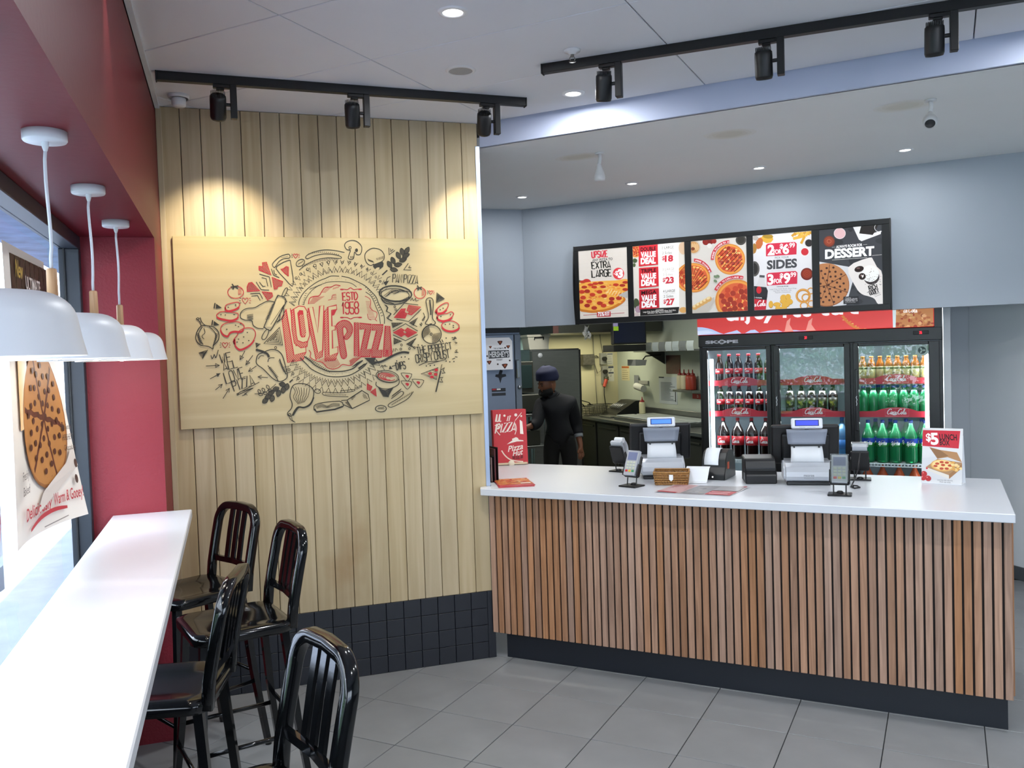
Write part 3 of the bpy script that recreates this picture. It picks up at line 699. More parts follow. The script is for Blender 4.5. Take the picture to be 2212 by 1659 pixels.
# ================================================================== black bar stools
M_gloss = mat('gloss black enamel', '#07080a', 0.11, spec=0.45, coat=0.15)
def make_stool(label, loc, rot, stub=None):
    t = thing('bar_stool', label, 'stool', loc, rot, 'black bar stools at the window bar')
    SH = 0.76; hw = 0.165
    # saddle seat: rounded square with a shallow dish
    def corner(n, w, dp, r):
        P_ = []
        for cx, cy, a in ((w - r, dp - r, 0), (-w + r, dp - r, PI / 2), (-w + r, -dp + r, PI), (w - r, -dp + r, 1.5 * PI)):
            for i in range(n + 1): P_.append((cx + r * math.cos(a + PI / 2 * i / n), cy + r * math.sin(a + PI / 2 * i / n)))
        return P_
    mb = MB(); ring = corner(5, 0.20, 0.195, 0.06)
    lv = []
    for k, z in ((0.99, -0.035), (1.0, -0.012), (0.985, 0.0), (0.86, -0.001), (0.6, -0.008), (0.25, -0.010)):
        lv.append([mb.bm.verts.new((x * k, y * k, SH + z + (0.010 * (x / 0.2) ** 2 * k * k if k < 0.9 else 0))) for x, y in ring])
    n = len(ring)
    for a, b in zip(lv, lv[1:]):
        for i in range(n):
            f = mb.bm.faces.new([a[i], a[(i + 1) % n], b[(i + 1) % n], b[i]]); f.smooth = True
    mb.bm.faces.new(lv[0][::-1]); f = mb.bm.faces.new(lv[-1]); f.smooth = True
    mb.build('seat', M_gloss, t)
    # back loop: flat bar bent into a round-shouldered arch, leaning back
    def lean(z): return -0.185 - 0.075 * ((z - SH) / 0.36) ** 1.15 if z > SH else -0.185
    top = SH + 0.34; r = 0.085; pts = []
    for z in (SH - 0.03, SH + 0.06, SH + 0.13, SH + 0.20, top - r): pts.append((-hw, lean(z), z))
    for i in range(1, 14):
        a = PI / 2 * i / 14; z = top - r + r * math.sin(a); pts.append((-hw + r - r * math.cos(a), lean(z), z))
    pts.append((-hw + r, lean(top), top)); pts.append((0, lean(top) - 0.004, top + 0.003))
    pts = pts + [(-x, y, z) for x, y, z in pts[:-1]][::-1]
    sec = [(-0.018, -0.014), (-0.014, -0.018), (0.014, -0.018), (0.018, -0.014), (0.018, 0.014), (0.014, 0.018), (-0.014, 0.018), (-0.018, 0.014)]
    mb = MB(); mb.sweep(pts, sec, up=(0, -1, 0), smooth=True); mb.build('back_frame', M_gloss, t)
    mb = MB(); zr = SH + 0.085; mb.sweep([(-hw, lean(zr), zr), (0, lean(zr) - 0.012, zr), (hw, lean(zr), zr)], [(-0.008, -0.013), (0.008, -0.013), (0.008, 0.013), (-0.008, 0.013)], up=(0, 0, 1)); mb.build('back_rail', M_gloss, t)
    for x in (-0.054, 0.0, 0.054):
        mb = MB(); mb.sweep([(x, lean(zr) - 0.010, zr), (x, lean(SH + 0.22) - 0.006, SH + 0.22), (x, lean(top) - 0.002, top - 0.008)], [(-0.016, -0.005), (0.016, -0.005), (0.016, 0.005), (-0.016, 0.005)], up=(0, 1, 0)); mb.build('back_slat', M_gloss, t)
    ft = {}
    for sx in (-1, 1):
        for sy in (-1, 1):
            a = Vector((sx * 0.155, sy * 0.155, SH - 0.03)); b = Vector((sx * 0.205, sy * 0.215 if sy > 0 else -0.235, 0.006))
            mb = MB(); mid = a.lerp(b, 0.5) + Vector((0, -0.008 * sy, 0))
            mb.sweep([a, mid, b], [(-0.016, -0.013), (0.016, -0.013), (0.016, 0.013), (-0.016, 0.013)], up=(0, 1, 0), scale=[1.1, 1.0, 0.85])
            mb.cyl((b.x, b.y, 0.0), (b.x, b.y, 0.02), 0.015, 10)
            mb.build('leg', M_gloss, t); ft[(sx, sy)] = (a, b)
    def at(k, u): return ft[k][0].lerp(ft[k][1], u)
    for z, prs in ((0.70, (((-1, 1), (1, 1)),)), (0.58, (((-1, -1), (-1, 1)), ((1, -1), (1, 1)))), (0.52, (((-1, -1), (1, -1)),))):
        for k0, k1 in prs:
            mb = MB(); mb.tube([at(k0, z), at(k1, z)], 0.009, 10); mb.build('footrest' if z == 0.70 else 'stretcher', M_gloss, t)
    return t
make_stool('gloss black bar stool with slatted back, furthest from the camera against the plank wall', (-1.595, -0.634, 0), math.radians(120))
make_stool('gloss black bar stool, its back standing over the navy skirting, second from the plank wall', (-1.416, -1.218, 0), math.radians(104))
make_stool('gloss black bar stool tucked deepest under the bar, its back seen edge-on', (-1.646, -1.865, 0), math.radians(78))
make_stool('nearest gloss black bar stool, cut off by the bottom edge of the photo', (-1.44, -2.80, 0), math.radians(107))
# ================================================================== drawn plywood panel on the plank wall
H_MURAL = (0.000790308129, -2.62638141e-05, -1.66929547, -0.000112784066, -0.000765894078, 2.48386609, -4.93412607e-05, -3.71516833e-06)
panel = thing('mural_panel', 'large plywood panel with red and black pizza drawings on the plank wall', 'wall art', (-0.82, -0.0145, 1.45))
M_ply2 = wood('panel plywood', '#baa981', '#a9976c', 0.35, 0.16, 'X', spec=0.5)
mb = MB(); mb.box(-0.825, 0.822, -0.018, 0.0, 0.0, 1.012, 0.002); mb.build('board', M_ply2, panel)
BK, RD, PL = '#2f2d25', '#a8262d', '#baa981'
A = Art(hmap(H_MURAL), 0.000004)
W5 = 5.5
def loop(p, w=W5, c=BK, sm=4): A.line(p, w, c, closed=True, sm=sm)
def crv(p, w=W5, c=BK, sm=4): A.line(p, w, c, sm=sm)
def pl(p, w=W5, c=BK, closed=False): A.line(p, w, c, closed=closed)
def heart(x, y, r, c=RD, w=4, rays=True, rot=0):
    P = [(0, -0.35), (0.35, -0.8), (0.85, -0.7), (0.9, -0.15), (0.45, 0.45), (0, 0.95), (-0.45, 0.45), (-0.9, -0.15), (-0.8, -0.7), (-0.35, -0.8)]
    cs, sn = math.cos(math.radians(rot)), math.sin(math.radians(rot))
    loop([(x + (a * cs - b * sn) * r, y + (a * sn + b * cs) * r) for a, b in P], w, c, 3)
    if rays:
        for a in (-25, 0, 25, 155, 180, 205): A.segs([(x + 1.35 * r * math.cos(math.radians(a)), y + 1.35 * r * math.sin(math.radians(a)), x + 1.85 * r * math.cos(math.radians(a)), y + 1.85 * r * math.sin(math.radians(a)))], 3.5, BK if a > 90 else c)
def hat(poly, c=RD, ang=45, gap=8, w=4.5, ow=5):
    A.hatch(poly, ang, gap, w, c); pl(poly, ow, c, True)
# --- page of the upper middle close-up
A.at(0.4571, 568.8, 31.6); K = 12.0
# pizza base, outer and inner crust lines
crv([(728, 1030), (735, 960), (790, 860), (880, 770), (1010, 680), (1130, 630), (1210, 598), (1330, 600)], K)
crv([(1365, 600), (1480, 625), (1620, 690), (1720, 745), (1800, 820), (1880, 910), (1920, 1010), (1975, 1120), (2005, 1220), (2005, 1310)], K)
crv([(800, 1030), (820, 960), (880, 860), (960, 780), (1060, 725), (1160, 690), (1280, 680), (1400, 685), (1510, 705), (1590, 760)], 9)
crv([(1725, 835), (1800, 890), (1845, 970), (1880, 1060), (1925, 1170), (1945, 1310)], 10)
for i in range(46):
    t = i / 45; x, y = 790 + 1170 * t, 0
    a = math.radians(200 + 160 * t); A.ell(1365 + 590 * math.cos(a) + RNG.uniform(-25, 25), 1180 + 530 * math.sin(a) + RNG.uniform(-22, 22), 3.5, 3.5, BK, n=6)
for i in range(14):
    t = i / 13; A.segs([(1745 + 240 * t * (1.2 - .2 * t), 760 + 420 * t * (0.7 + .3 * t), 1720 + 235 * t * (1.2 - .2 * t), 775 + 420 * t * (0.7 + .3 * t))], 9, BK)
for i in range(9): A.segs([(890 + 20 * i, 800 - 8 * i, 905 + 20 * i, 780 - 8 * i)], 9, BK)
for i in range(6): A.segs([(775 + 9 * i, 1020 - 32 * i, 800 + 9 * i, 1015 - 32 * i)], 7, BK)
# sauce edge
crv([(870, 1015), (890, 930), (960, 900), (1030, 890), (1070, 830), (1120, 770), (1210, 760), (1280, 730), (1350, 745)], 13, RD)
for i in range(9): A.segs([(875 + 8 * i, 1010 - 12 * i, 965 + 18 * i, 1005 - 13 * i)], 5, RD)
for i in range(7): A.segs([(1070 + 14 * i, 840 - 14 * i, 1130 + 14 * i, 842 - 12 * i)], 5, RD)
for i in range(6): A.segs([(1250 + 16 * i, 770 - 5 * i, 1235 + 16 * i, 800 - 5 * i)], 5, RD)
crv([(1285, 870), (1230, 885), (1215, 940), (1165, 958)], 8, RD); A.hatch([(1225, 890), (1290, 880), (1290, 955), (1215, 950)], 0, 14, 4, RD)
crv([(1715, 895), (1790, 940), (1800, 1010), (1790, 1060), (1830, 1110), (1890, 1140), (1890, 1200), (1870, 1240), (1895, 1272)], 9, RD)
for i in range(13): A.segs([(1725 + 4 * i, 975 + 22 * i, 1790 + 7 * i, 980 + 22 * i)], 5, RD)
crv([(1750, 1160), (1765, 1230), (1810, 1255)], 8, RD)
# double zigzag and dots round the top
def zig(cx, cy, rx, ry, a0, a1, n, d, w, first=0):
    P = []
    for i in range(n + 1):
        a = math.radians(a0 + (a1 - a0) * i / n); k = 1 + (d if (i + first) % 2 else 0); P.append((cx + rx * k * math.cos(a), cy + ry * k * math.sin(a)))
    pl(P, w)
    return P
zig(1330, 1190, 690, 655, 193, 330, 44, 0.13, 8)
for i in range(20):
    a = 196 + 133 * i / 19
    for da, r0, r1 in ((2.4, 1.08, 0.985), (1.8, 1.17, 1.27)):
        c_ = lambda aa, r: (1330 + 690 * r * math.cos(math.radians(aa)), 1190 + 655 * r * math.sin(math.radians(aa)))
        pl([c_(a - da, r1), c_(a, r0), c_(a + da, r1)], 8)
for x, y, r in ((688, 628, 17), (757, 567, 16), (857, 498, 18), (967, 440, 19), (1070, 417, 17), (1170, 390, 17), (1288, 388, 13), (1380, 392, 14)): A.ell(x, y, r, r * 1.1, BK, 8)
for x, y, r in ((1486, 392, 14), (1570, 418, 15), (1663, 450, 14), (1747, 496, 13), (1943, 675, 13)): A.ell(x, y, r, r, BK, 10)
for x, y in ((1813, 556), (1878, 614)): A.ell(x, y, 13, 16, BK, 7)
# ESTD 1958
A.hand('ESTD', 1385, 962, 115, RD, 17, sx=0.62, gap=0.22, rot=-3); A.hand('1958', 1380, 1165, 175, RD, 19, sx=0.52, gap=0.15, rot=-2)
for y, k in ((795, 1), (1215, -1)):
    P = [(1345, y + 10 * k), (1385, y - 5 * k), (1450, y + 8 * k), (1500, y - 20 * k * (1 if k > 0 else -0.2)), (1550, y + 12 * k), (1620, y - 5), (1670, y + 8)]
    P = [(1345, y), (1400, y), (1455, y + 4), (1500, y - 22 * k if k > 0 else y + 22), (1545, y + 4), (1610, y - 2), (1668, y)]
    crv(P, 13, RD); A.ell(1372, y + 2, 30, 12, RD); A.ell(1640, y, 32, 12, RD)
# LOVE: pale faces, hatched depth
def block(face, depth, hole=None):
    A.fill(depth, PL); A.hatch(depth, -52, 22, 14, RD); pl(depth, 12, RD, True)
    A.fill(face, PL); pl(face, 13, RD, True)
A.at(0.4571, 568.8, 31.6)
Lf = [(535, 1095), (600, 1078), (690, 1640), (825, 1610), (835, 1735), (655, 1775)]
block(Lf, [(535, 1095), (655, 1775), (835, 1735), (790, 1850), (560, 1890), (475, 1215)])
Of = [(650, 1090), (730, 1045), (810, 1055), (850, 1120), (890, 1480), (860, 1570), (790, 1590), (710, 1560), (690, 1480)]
block(Of, [(650, 1090), (690, 1480), (710, 1560), (790, 1590), (860, 1570), (850, 1650), (760, 1670), (660, 1600), (625, 1400), (615, 1110)])
A.fill([(705, 1150), (735, 1105), (790, 1110), (835, 1440), (820, 1510), (770, 1515), (745, 1480)], RD); A.hatch([(735, 1190), (790, 1160), (830, 1440), (815, 1500), (775, 1500)], -52, 22, 8, PL)
Vf = [(870, 1075), (935, 1058), (1010, 1440), (1040, 1045), (1100, 1035), (1085, 1705), (1010, 1740)]
block(Vf, [(870, 1075), (1010, 1740), (1085, 1705), (1080, 1800), (985, 1850), (850, 1180)])
Ef = [(1160, 1060), (1290, 1030), (1295, 1095), (1215, 1105), (1222, 1345), (1270, 1340), (1272, 1400), (1225, 1410), (1232, 1680), (1310, 1650), (1312, 1745), (1180, 1785)]
block(Ef, [(1160, 1060), (1180, 1785), (1312, 1745), (1270, 1850), (1120, 1870), (1105, 1130)])
A.fill([(1225, 1100), (1295, 1095), (1255, 1180), (1222, 1190)], RD)
# PIZZA: letters hatched all over
def letter(p, hole=None, sm=0):
    if sm: p = spline(p, sm, True)
    A.hatch(p, -48, 21, 13.5, RD); pl(p, 14, RD, True)
letter([(1290, 1320), (1380, 1260), (1470, 1275), (1525, 1350), (1520, 1450), (1450, 1540), (1400, 1520), (1420, 1480), (1450, 1430), (1430, 1370), (1390, 1360), (1385, 1440), (1420, 1650), (1440, 1790), (1390, 1830), (1350, 1770), (1320, 1560), (1300, 1400)], sm=3)
letter([(1560, 1290), (1615, 1292), (1625, 1800), (1555, 1795)])
letter([(1635, 1300), (1810, 1320), (1800, 1400), (1730, 1690), (1800, 1690), (1790, 1800), (1650, 1800), (1648, 1720), (1720, 1390), (1640, 1390)])
letter([(1825, 1320), (1985, 1325), (1975, 1410), (1900, 1700), (1970, 1700), (1960, 1810), (1815, 1805), (1815, 1700), (1890, 1410), (1822, 1405)])
letter([(1985, 1800), (2020, 1340), (2085, 1345), (2115, 1800), (2055, 1800), (2050, 1700), (2035, 1700), (2030, 1800)])
# slice, crust, heart
A.at(0.4571, 568.8, 31.6)
loop([(390, 490), (430, 430), (500, 390), (590, 360), (605, 400), (640, 620), (632, 750), (520, 640)], 11, BK, 2)
loop([(335, 415), (390, 350), (460, 300), (560, 270), (590, 285), (588, 325), (500, 340), (430, 380), (370, 465), (340, 450)], 10)
for i in range(9): A.ell(470 + 12 * i, 322 - 2.5 * i, 3, 6, BK, n=6)
hat([(460, 490), (500, 485), (540, 455), (570, 460), (568, 600), (520, 560)], gap=15, w=9, ow=11)
A.at(1, 0, 0)
heart(879, 167, 16); heart(535, 472, 22); heart(398, 775, 20); heart(1801, 416, 14)
# pinwheel of hearts with chevrons
hat([(652, 214), (680, 209), (712, 298), (630, 262), (629, 238), (655, 240)], ang=40)
hat([(719, 313), (792, 343), (782, 372), (758, 375), (752, 392), (734, 397)], ang=40)
hat([(548, 380), (560, 352), (580, 347), (636, 405), (548, 409)], ang=40)
hat([(650, 411), (718, 420), (723, 440), (709, 455), (690, 470)], ang=40)
for P in ([(632, 291), (700, 310), (714, 382)], [(648, 315), (678, 322), (690, 375)], [(610, 345), (645, 398), (698, 400)], [(632, 345), (655, 375), (674, 374)], [(570, 425), (634, 421), (655, 460)], [(578, 441), (620, 437), (638, 472)], [(714, 255), (728, 298), (768, 315)], [(730, 262), (735, 290), (752, 296)]): pl(P, 4.5)
# sausages at the top, mushrooms, wheat
A.at(0.4571, 568.8, 31.6)
crv([(1410, 245), (1260, 215), (1110, 207), (960, 235), (860, 280), (830, 320), (860, 338), (960, 295), (1100, 268), (1250, 275), (1340, 300), (1365, 325), (1330, 335), (1160, 325), (990, 355), (840, 425), (730, 510)], 10)
for i in range(16): A.segs([(862 + 30 * i, 300 - 52 * math.sin(PI * (i + 3) / 20), 878 + 30 * i, 285 - 52 * math.sin(PI * (i + 3) / 20))], 6, BK)
for i in range(22): A.segs([(790 + 25 * i, 450 - 115 * math.sin(PI * (i + 2) / 40) - 5, 775 + 25 * i, 490 - 125 * math.sin(PI * (i + 2) / 40))], 6, BK)
A.ell(750, 400, 70, 46, BK, 10, rot=-32)
for i in range(5): A.segs([(715 + 16 * i, 430 - 10 * i, 730 + 16 * i, 405 - 10 * i)], 6, BK)
loop([(1410, 140), (1440, 90), (1520, 65), (1600, 85), (1660, 150), (1665, 220), (1640, 275), (1590, 275), (1560, 240), (1545, 330), (1510, 352), (1465, 330), (1480, 270), (1495, 215), (1440, 200)], 11)
A.ell(1588, 213, 22, 27, BK); A.ell(1492, 175, 17, 20, BK, 9)
for i in range(4): A.segs([(1495 + 14 * i, 300, 1500 + 12 * i, 340)], 6, BK)
loop([(1712, 320), (1725, 250), (1790, 195), (1860, 182), (1950, 210), (2000, 280), (1995, 350), (1950, 385), (1860, 410), (1800, 440), (1740, 400)], 11)
A.fill([(1835, 430), (1975, 375), (1985, 460), (1900, 510), (1860, 490)], BK, 2); A.ell(1900, 490, 36, 18, PL, rot=-25); A.line([(1850, 415), (1960, 372)], 10, PL)
for i in range(7): A.segs([(1755 + 12 * i, 340 + 5 * i, 1775 + 12 * i, 375 + 4 * i), (1885 + 17 * i, 330 - 5 * i, 1895 + 15 * i, 360 - 3 * i)], 6, BK)
A.at(1, 0, 0)
def leaf(x, y, L, w, rot, dark=True):
    c, q = math.cos(math.radians(rot)), math.sin(math.radians(rot))
    P = [(x + a * L * c - b * w * q, y + a * L * q + b * w * c) for a, b in ((-0.5, 0), (-0.25, 0.42), (0.1, 0.5), (0.5, 0), (0.1, -0.5), (-0.25, -0.42))]
    if dark: A.hatch(spline(P, 3, True), rot + 75, 5.5, 4.2, BK)
    loop(P, 4.5, BK, 3)
for x, y, r in ((1520, 226, 60), (1544, 200, 65), (1580, 165, 65), (1606, 140, 75), (1550, 262, 10), (1578, 228, -10), (1612, 195, -20), (1632, 165, -25), (1639, 130, -60)): leaf(x, y, 52, 28, r)
A.line([(1470, 298), (1505, 265)], 9, BK)
for x, y, r in ((790, 1044, 12), (745, 1075, -20), (713, 1100, -25), (690, 1130, -25), (820, 1060, 100), (795, 1082, 100), (763, 1105, 105), (720, 1140, 105), (672, 1155, -40)): leaf(x, y, 46, 30, r)
A.line([(838, 1030), (860, 1010)], 9, BK)
crv([(600, 1108), (650, 1105), (700, 1080), (745, 1040)], 4)
for x, y, r in ((632, 1092, 60), (660, 1082, 60), (690, 1062, 60), (640, 1112, 20), (672, 1104, 10), (705, 1085, 10)): leaf(x, y, 30, 17, r, False)
for P in ([(1515, 112), (1517, 160), (1556, 130)], [(1527, 118), (1528, 138), (1545, 122)], [(1648, 218), (1617, 262), (1668, 264)], [(1660, 234), (1650, 246), (1668, 248)]): pl(P, 5)
# pan and its label
A.hand('PAN PIZZA', 1540, 348, 58, BK, 5, sx=0.47, gap=0.2, rot=3.5)
crv([(1526, 308), (1505, 318), (1496, 345)], 5); A.fill([(1478, 345), (1516, 336), (1494, 372)], BK)
A.ell(1560, 425, 111, 54, BK, 9, rot=4); A.ell(1558, 432, 96, 42, BK, 5, rot=4); crv([(1462, 455), (1490, 488), (1560, 497), (1630, 480), (1655, 445)], 7)
for i in range(16): A.segs([(1480 + 9 * i, 440 - 3 * i + 12 * math.sin(i), 1540 + 8 * i, 395 + 1.2 * i)], 3, BK)
for i in range(8): A.segs([(1470 + 10 * i, 462 + 4 * i, 1478 + 11 * i, 476 + 3 * i), (1590 + 9 * i, 485 - 5 * i, 1598 + 8 * i, 470 - 4 * i)], 5, BK)
crv([(1662, 474), (1675, 455), (1682, 472), (1697, 458), (1700, 474), (1718, 470)], 4)
# tomatoes
for x, y, rx, ry in ((470, 415, 54, 42), (1727, 420, 40, 38)):
    A.ell(x, y, rx, ry, RD, 5)
    for i in range(6): A.segs([(x + rx * .3, y - ry * .45 + i * 7, x + rx * .75, y - ry * .55 + i * 7)], 3, RD)
    A.segs([(x - rx * .6, y - ry * .8, x + rx * .35, y - ry * 1.05), (x - rx * .15, y - ry * .8, x - rx * .45, y - ry * 1.35), (x - rx * .1, y - ry * .95, x + rx * .3, y - ry * .6), (x - rx * .15, y - ry, x - rx * .35, y - ry * .45)], 8, BK)
# pepperoni
def pep(P, dots, w=5.5):
    loop(P, w, RD, 4)
    Q = spline(P, 4, True); cy = sum(p[1] for p in Q) / len(Q)
    A.line([(x, y + 7) for x, y in sorted([p for p in Q if p[1] > cy - 2])], 9, RD)
    for x, y in dots: A.ell(x, y, 5, 4, BK, n=8)
pep([(398, 522), (410, 500), (450, 488), (490, 484), (498, 505), (470, 528), (420, 540)], ((420, 518), (470, 502)))
pep([(340, 572), (365, 550), (400, 548), (450, 553), (487, 562), (480, 590), (440, 605), (390, 598), (355, 588)], ((370, 567), (400, 570), (460, 568)))
pep([(368, 665), (385, 635), (430, 620), (490, 618), (528, 645), (510, 680), (460, 680), (430, 690), (415, 712), (385, 700)], ((410, 668), (470, 640), (490, 650), (505, 630)))
pep([(455, 750), (480, 710), (500, 675), (545, 658), (590, 665), (606, 705), (580, 760), (530, 795), (490, 800)], ((490, 735), (525, 720), (550, 690), (480, 755), (560, 745), (520, 760)))
pep([(1832, 545), (1860, 512), (1895, 490), (1920, 490), (1915, 520), (1885, 550), (1850, 556)], ((1865, 535), (1885, 525)))
pep([(1842, 580), (1870, 565), (1910, 560), (1940, 548), (1957, 565), (1930, 595), (1890, 608), (1855, 600)], ((1870, 580), (1935, 568)))
pep([(1875, 640), (1900, 615), (1950, 612), (1990, 635), (1990, 660), (1950, 678), (1900, 670)], ((1900, 635), (1930, 632), (1955, 642), (1955, 655)))
# small dark wedges, triangles
for x, y in ((322, 508), (306, 625)):
    A.fill([(x + 16, y - 14), (x + 55, y + 14), (x + 12, y + 18)], BK); A.line([(x + 8, y - 20), (x + 2, y + 16)], 8, BK)
for tri in ([(770, 655), (663, 765), (790, 775)], [(1843, 420), (1893, 460), (1840, 485)], [(220, 830), (280, 808), (245, 866)], [(608, 762), (638, 768), (610, 790)]):
    cx = sum(p[0] for p in tri) / 3; cy = sum(p[1] for p in tri) / 3
    for k in ((1.0, 0.72, 0.46, 0.22) if abs(tri[0][0] - tri[1][0]) > 45 else (1.0, 0.45)): pl([(cx + (x - cx) * k, cy + (y - cy) * k) for x, y in tri], 5, BK, True)
crv([(302, 845), (312, 868), (325, 840), (335, 862), (352, 808)], 5)
# dough and rolling pin
crv([(735, 482), (690, 475), (640, 498), (600, 520), (540, 528), (505, 555), (505, 590), (535, 605), (580, 610), (590, 640), (620, 660), (660, 665)], 5.5)
for i in range(12): A.segs([(672 + 4 * i, 600 - 9 * i, 705 + 4 * i, 595 - 10 * i)], 3.5, BK)
for i in range(6): A.segs([(548, 570 + 7 * i, 590, 565 + 7 * i)], 3, BK)
loop([(748, 455), (770, 440), (800, 450), (813, 470), (805, 500), (720, 660), (695, 672), (668, 655), (668, 640)], 6, BK, 3); A.fill([(752, 460), (800, 462), (805, 490), (715, 655), (680, 650)], PL); loop([(748, 455), (770, 440), (800, 450), (813, 470), (805, 500), (720, 660), (695, 672), (668, 655), (668, 640)], 6, BK, 3)
loop([(785, 440), (805, 395), (820, 385), (824, 400), (800, 445)], 5, BK, 2); loop([(680, 670), (655, 705), (648, 730), (665, 738), (682, 720), (698, 675)], 5, BK, 2)
for i in range(9): A.segs([(790 - 10 * i, 515 + 15 * i, 800 - 10 * i, 500 + 15 * i)], 3.5, BK)
crv([(795, 510), (775, 560), (770, 600), (750, 620), (790, 590), (800, 545), (795, 510)], 5)
# onion
loop([(236, 645), (205, 690), (200, 735), (230, 775), (285, 785), (315, 802), (318, 780), (352, 740), (355, 690), (325, 655), (285, 645)], 6, BK, 3)
crv([(206, 598), (228, 620), (236, 645)], 6); crv([(228, 586), (238, 615), (262, 640), (285, 645)], 5); A.ell(212, 596, 9, 6, BK, 5)
crv([(245, 650), (220, 690), (222, 735), (250, 772)], 5); crv([(290, 650), (330, 690), (335, 730), (315, 780)], 5); crv([(252, 660), (262, 690), (240, 715), (256, 735)], 4)
for i in range(12): A.segs([(203 + 2 * i, 700 + 6 * i, 220 + 2.4 * i, 695 + 6 * i), (352 - 2 * i, 700 + 6 * i, 335 - 1.5 * i, 695 + 6 * i)], 3.5, BK)
# WE ALL LOVE PIZZA with arrows
A.hand('WE', 372, 900, 62, BK, 5.5, sx=0.80, gap=0.3, rot=-12); A.hand('ALL', 390, 950, 55, BK, 5.5, sx=0.76, gap=0.28, rot=-14)
A.hand('LOVE', 408, 1040, 78, BK, 5.5, sx=0.55, gap=0.25, rot=-17); A.hand('PIZZA', 462, 1092, 72, BK, 5.5, sx=0.58, gap=0.2, rot=-19)
pl([(475, 1110), (632, 1028)], 4.5); pl([(478, 1118), (590, 1068), (530, 1110)], 5); pl([(478, 1118), (500, 1095), (590, 1068)], 4.5); pl([(515, 1122), (545, 1108), (548, 1120)], 4)
def arrow(x0, y0, x1, y1, solid=False, openh=False):
    L = math.hypot(x1 - x0, y1 - y0); dx, dy = (x1 - x0) / L, (y1 - y0) / L; pl([(x0, y0), (x1, y1)], 4.5)
    T = [(x1 - 26 * dx - 13 * dy, y1 - 26 * dy + 13 * dx), (x1, y1), (x1 - 26 * dx + 13 * dy, y1 - 26 * dy - 13 * dx)]
    if solid: A.fill(T, BK)
    else: pl(T, 4.8, BK, not openh)
arrow(268, 918, 360, 914); arrow(296, 1006, 366, 968, True); arrow(332, 1082, 380, 1042, openh=True); arrow(384, 1140, 428, 1070, openh=True)
arrow(534, 815, 500, 876); arrow(588, 845, 540, 910); arrow(612, 918, 558, 955, openh=True); arrow(690, 997, 622, 992, openh=True)
# capsicum
loop([(612, 870), (625, 840), (660, 825), (690, 812), (720, 806), (760, 815), (790, 850), (810, 920), (822, 970), (818, 1000), (790, 1020), (760, 1022), (720, 1000), (660, 940), (615, 905)], 6, BK, 4)
A.line([(612, 808), (650, 818), (685, 835), (698, 858)], 15, BK, sm=3); A.ell(616, 808, 9, 8, BK)
crv([(625, 870), (640, 850), (665, 850)], 4.5); crv([(690, 890), (700, 865), (735, 862)], 5); crv([(690, 915), (740, 980), (760, 1020)], 5); crv([(770, 870), (790, 930), (815, 975)], 7)
for i in range(9): A.segs([(695 + 6 * i, 935 + 8 * i, 712 + 6 * i, 925 + 8 * i), (762 + 4 * i, 885 + 9 * i, 776 + 5 * i, 882 + 9 * i)], 4, BK)
for x, y in ((743, 793), (834, 944), (861, 971), (897, 1003)): A.ell(x, y, 7, 8, BK, 4)
# bottom: page of the lower close-up
A.at(0.6571, 568.8, 632.0)
crv([(520, 350), (590, 420), (640, 470), (740, 520), (830, 545), (960, 545), (1060, 520), (1170, 450), (1215, 400)], 9)
crv([(560, 335), (620, 380), (680, 430), (780, 480), (840, 492), (960, 490), (1060, 465), (1130, 410), (1170, 378)], 11)
for i in range(16): A.segs([(565 + 17 * i, 345 + 10.5 * i, 590 + 16 * i, 340 + 10 * i)], 7, BK)
A.fill([(1010, 468), (1120, 420), (1175, 372), (1150, 380), (1110, 400), (1050, 450)], BK); A.fill([(1130, 470), (1215, 405), (1180, 412), (1120, 455)], BK)
for i in range(30):
    t = i / 29; a = math.radians(150 - 120 * t); A.ell(885 + 330 * math.cos(a) + RNG.uniform(-18, 18), 290 + 230 * math.sin(a) + RNG.uniform(-12, 12), 2.5, 2.5, BK, n=6)
crv([(610, 270), (630, 300), (625, 345), (680, 380), (750, 400), (800, 450), (860, 468), (920, 450), (960, 420), (1040, 430), (1090, 390), (1150, 342)], 8, RD)
A.hatch([(700, 375), (780, 345), (900, 350), (940, 420), (860, 465), (800, 440)], 62, 13, 4, RD); A.hatch([(1040, 425), (1085, 385), (1150, 342), (1070, 350), (1030, 380)], 62, 9, 5, RD)
def zb(aa, r): return (880 + 520 * r * math.cos(math.radians(aa)), 90 + 500 * r * math.sin(math.radians(aa)))
pl([zb(146 - 112 * i / 34, 1.0 + (0.13 if i % 2 else 0)) for i in range(35)], 6.5)
for i in range(17):
    a = 143 - 107 * i / 16
    pl([zb(a + 2, 0.97), zb(a, 1.06), zb(a - 2, 0.97)], 5.5); pl([zb(a + 2.2, 1.26), zb(a, 1.15), zb(a - 2.2, 1.26)], 5.5)
# board, fries, server
loop([(415, 760), (420, 700), (445, 640), (500, 618), (590, 628), (655, 680), (655, 760), (620, 830), (560, 862), (500, 858), (460, 900), (430, 955), (395, 950), (390, 920), (425, 880), (438, 830)], 9, BK, 3)
crv([(660, 760), (625, 835), (560, 868), (500, 868), (445, 950)], 14); A.ell(410, 938, 13, 10, BK, 7)
for i in range(7): crv([(440 + 30 * i, 650 + 3 * i), (470 + 22 * i, 700 + 8 * i), (450 + 24 * i, 760), (500 + 10 * i, 830 - 3 * i)], 5)
crv([(405, 965), (430, 1000), (470, 1020)], 6); crv([(430, 965), (440, 1000), (460, 1010)], 5)
A.ell(700, 697, 32, 22, BK, 7, rot=12); crv([(1020, 755), (900, 752), (780, 742), (750, 722), (770, 708), (860, 712), (960, 712), (1060, 700), (1088, 685), (1060, 680), (935, 695)], 6)
for i in range(14): A.segs([(778 + 16 * i, 735 + 0.6 * i, 786 + 16 * i, 722 + 0.6 * i)], 4, BK)
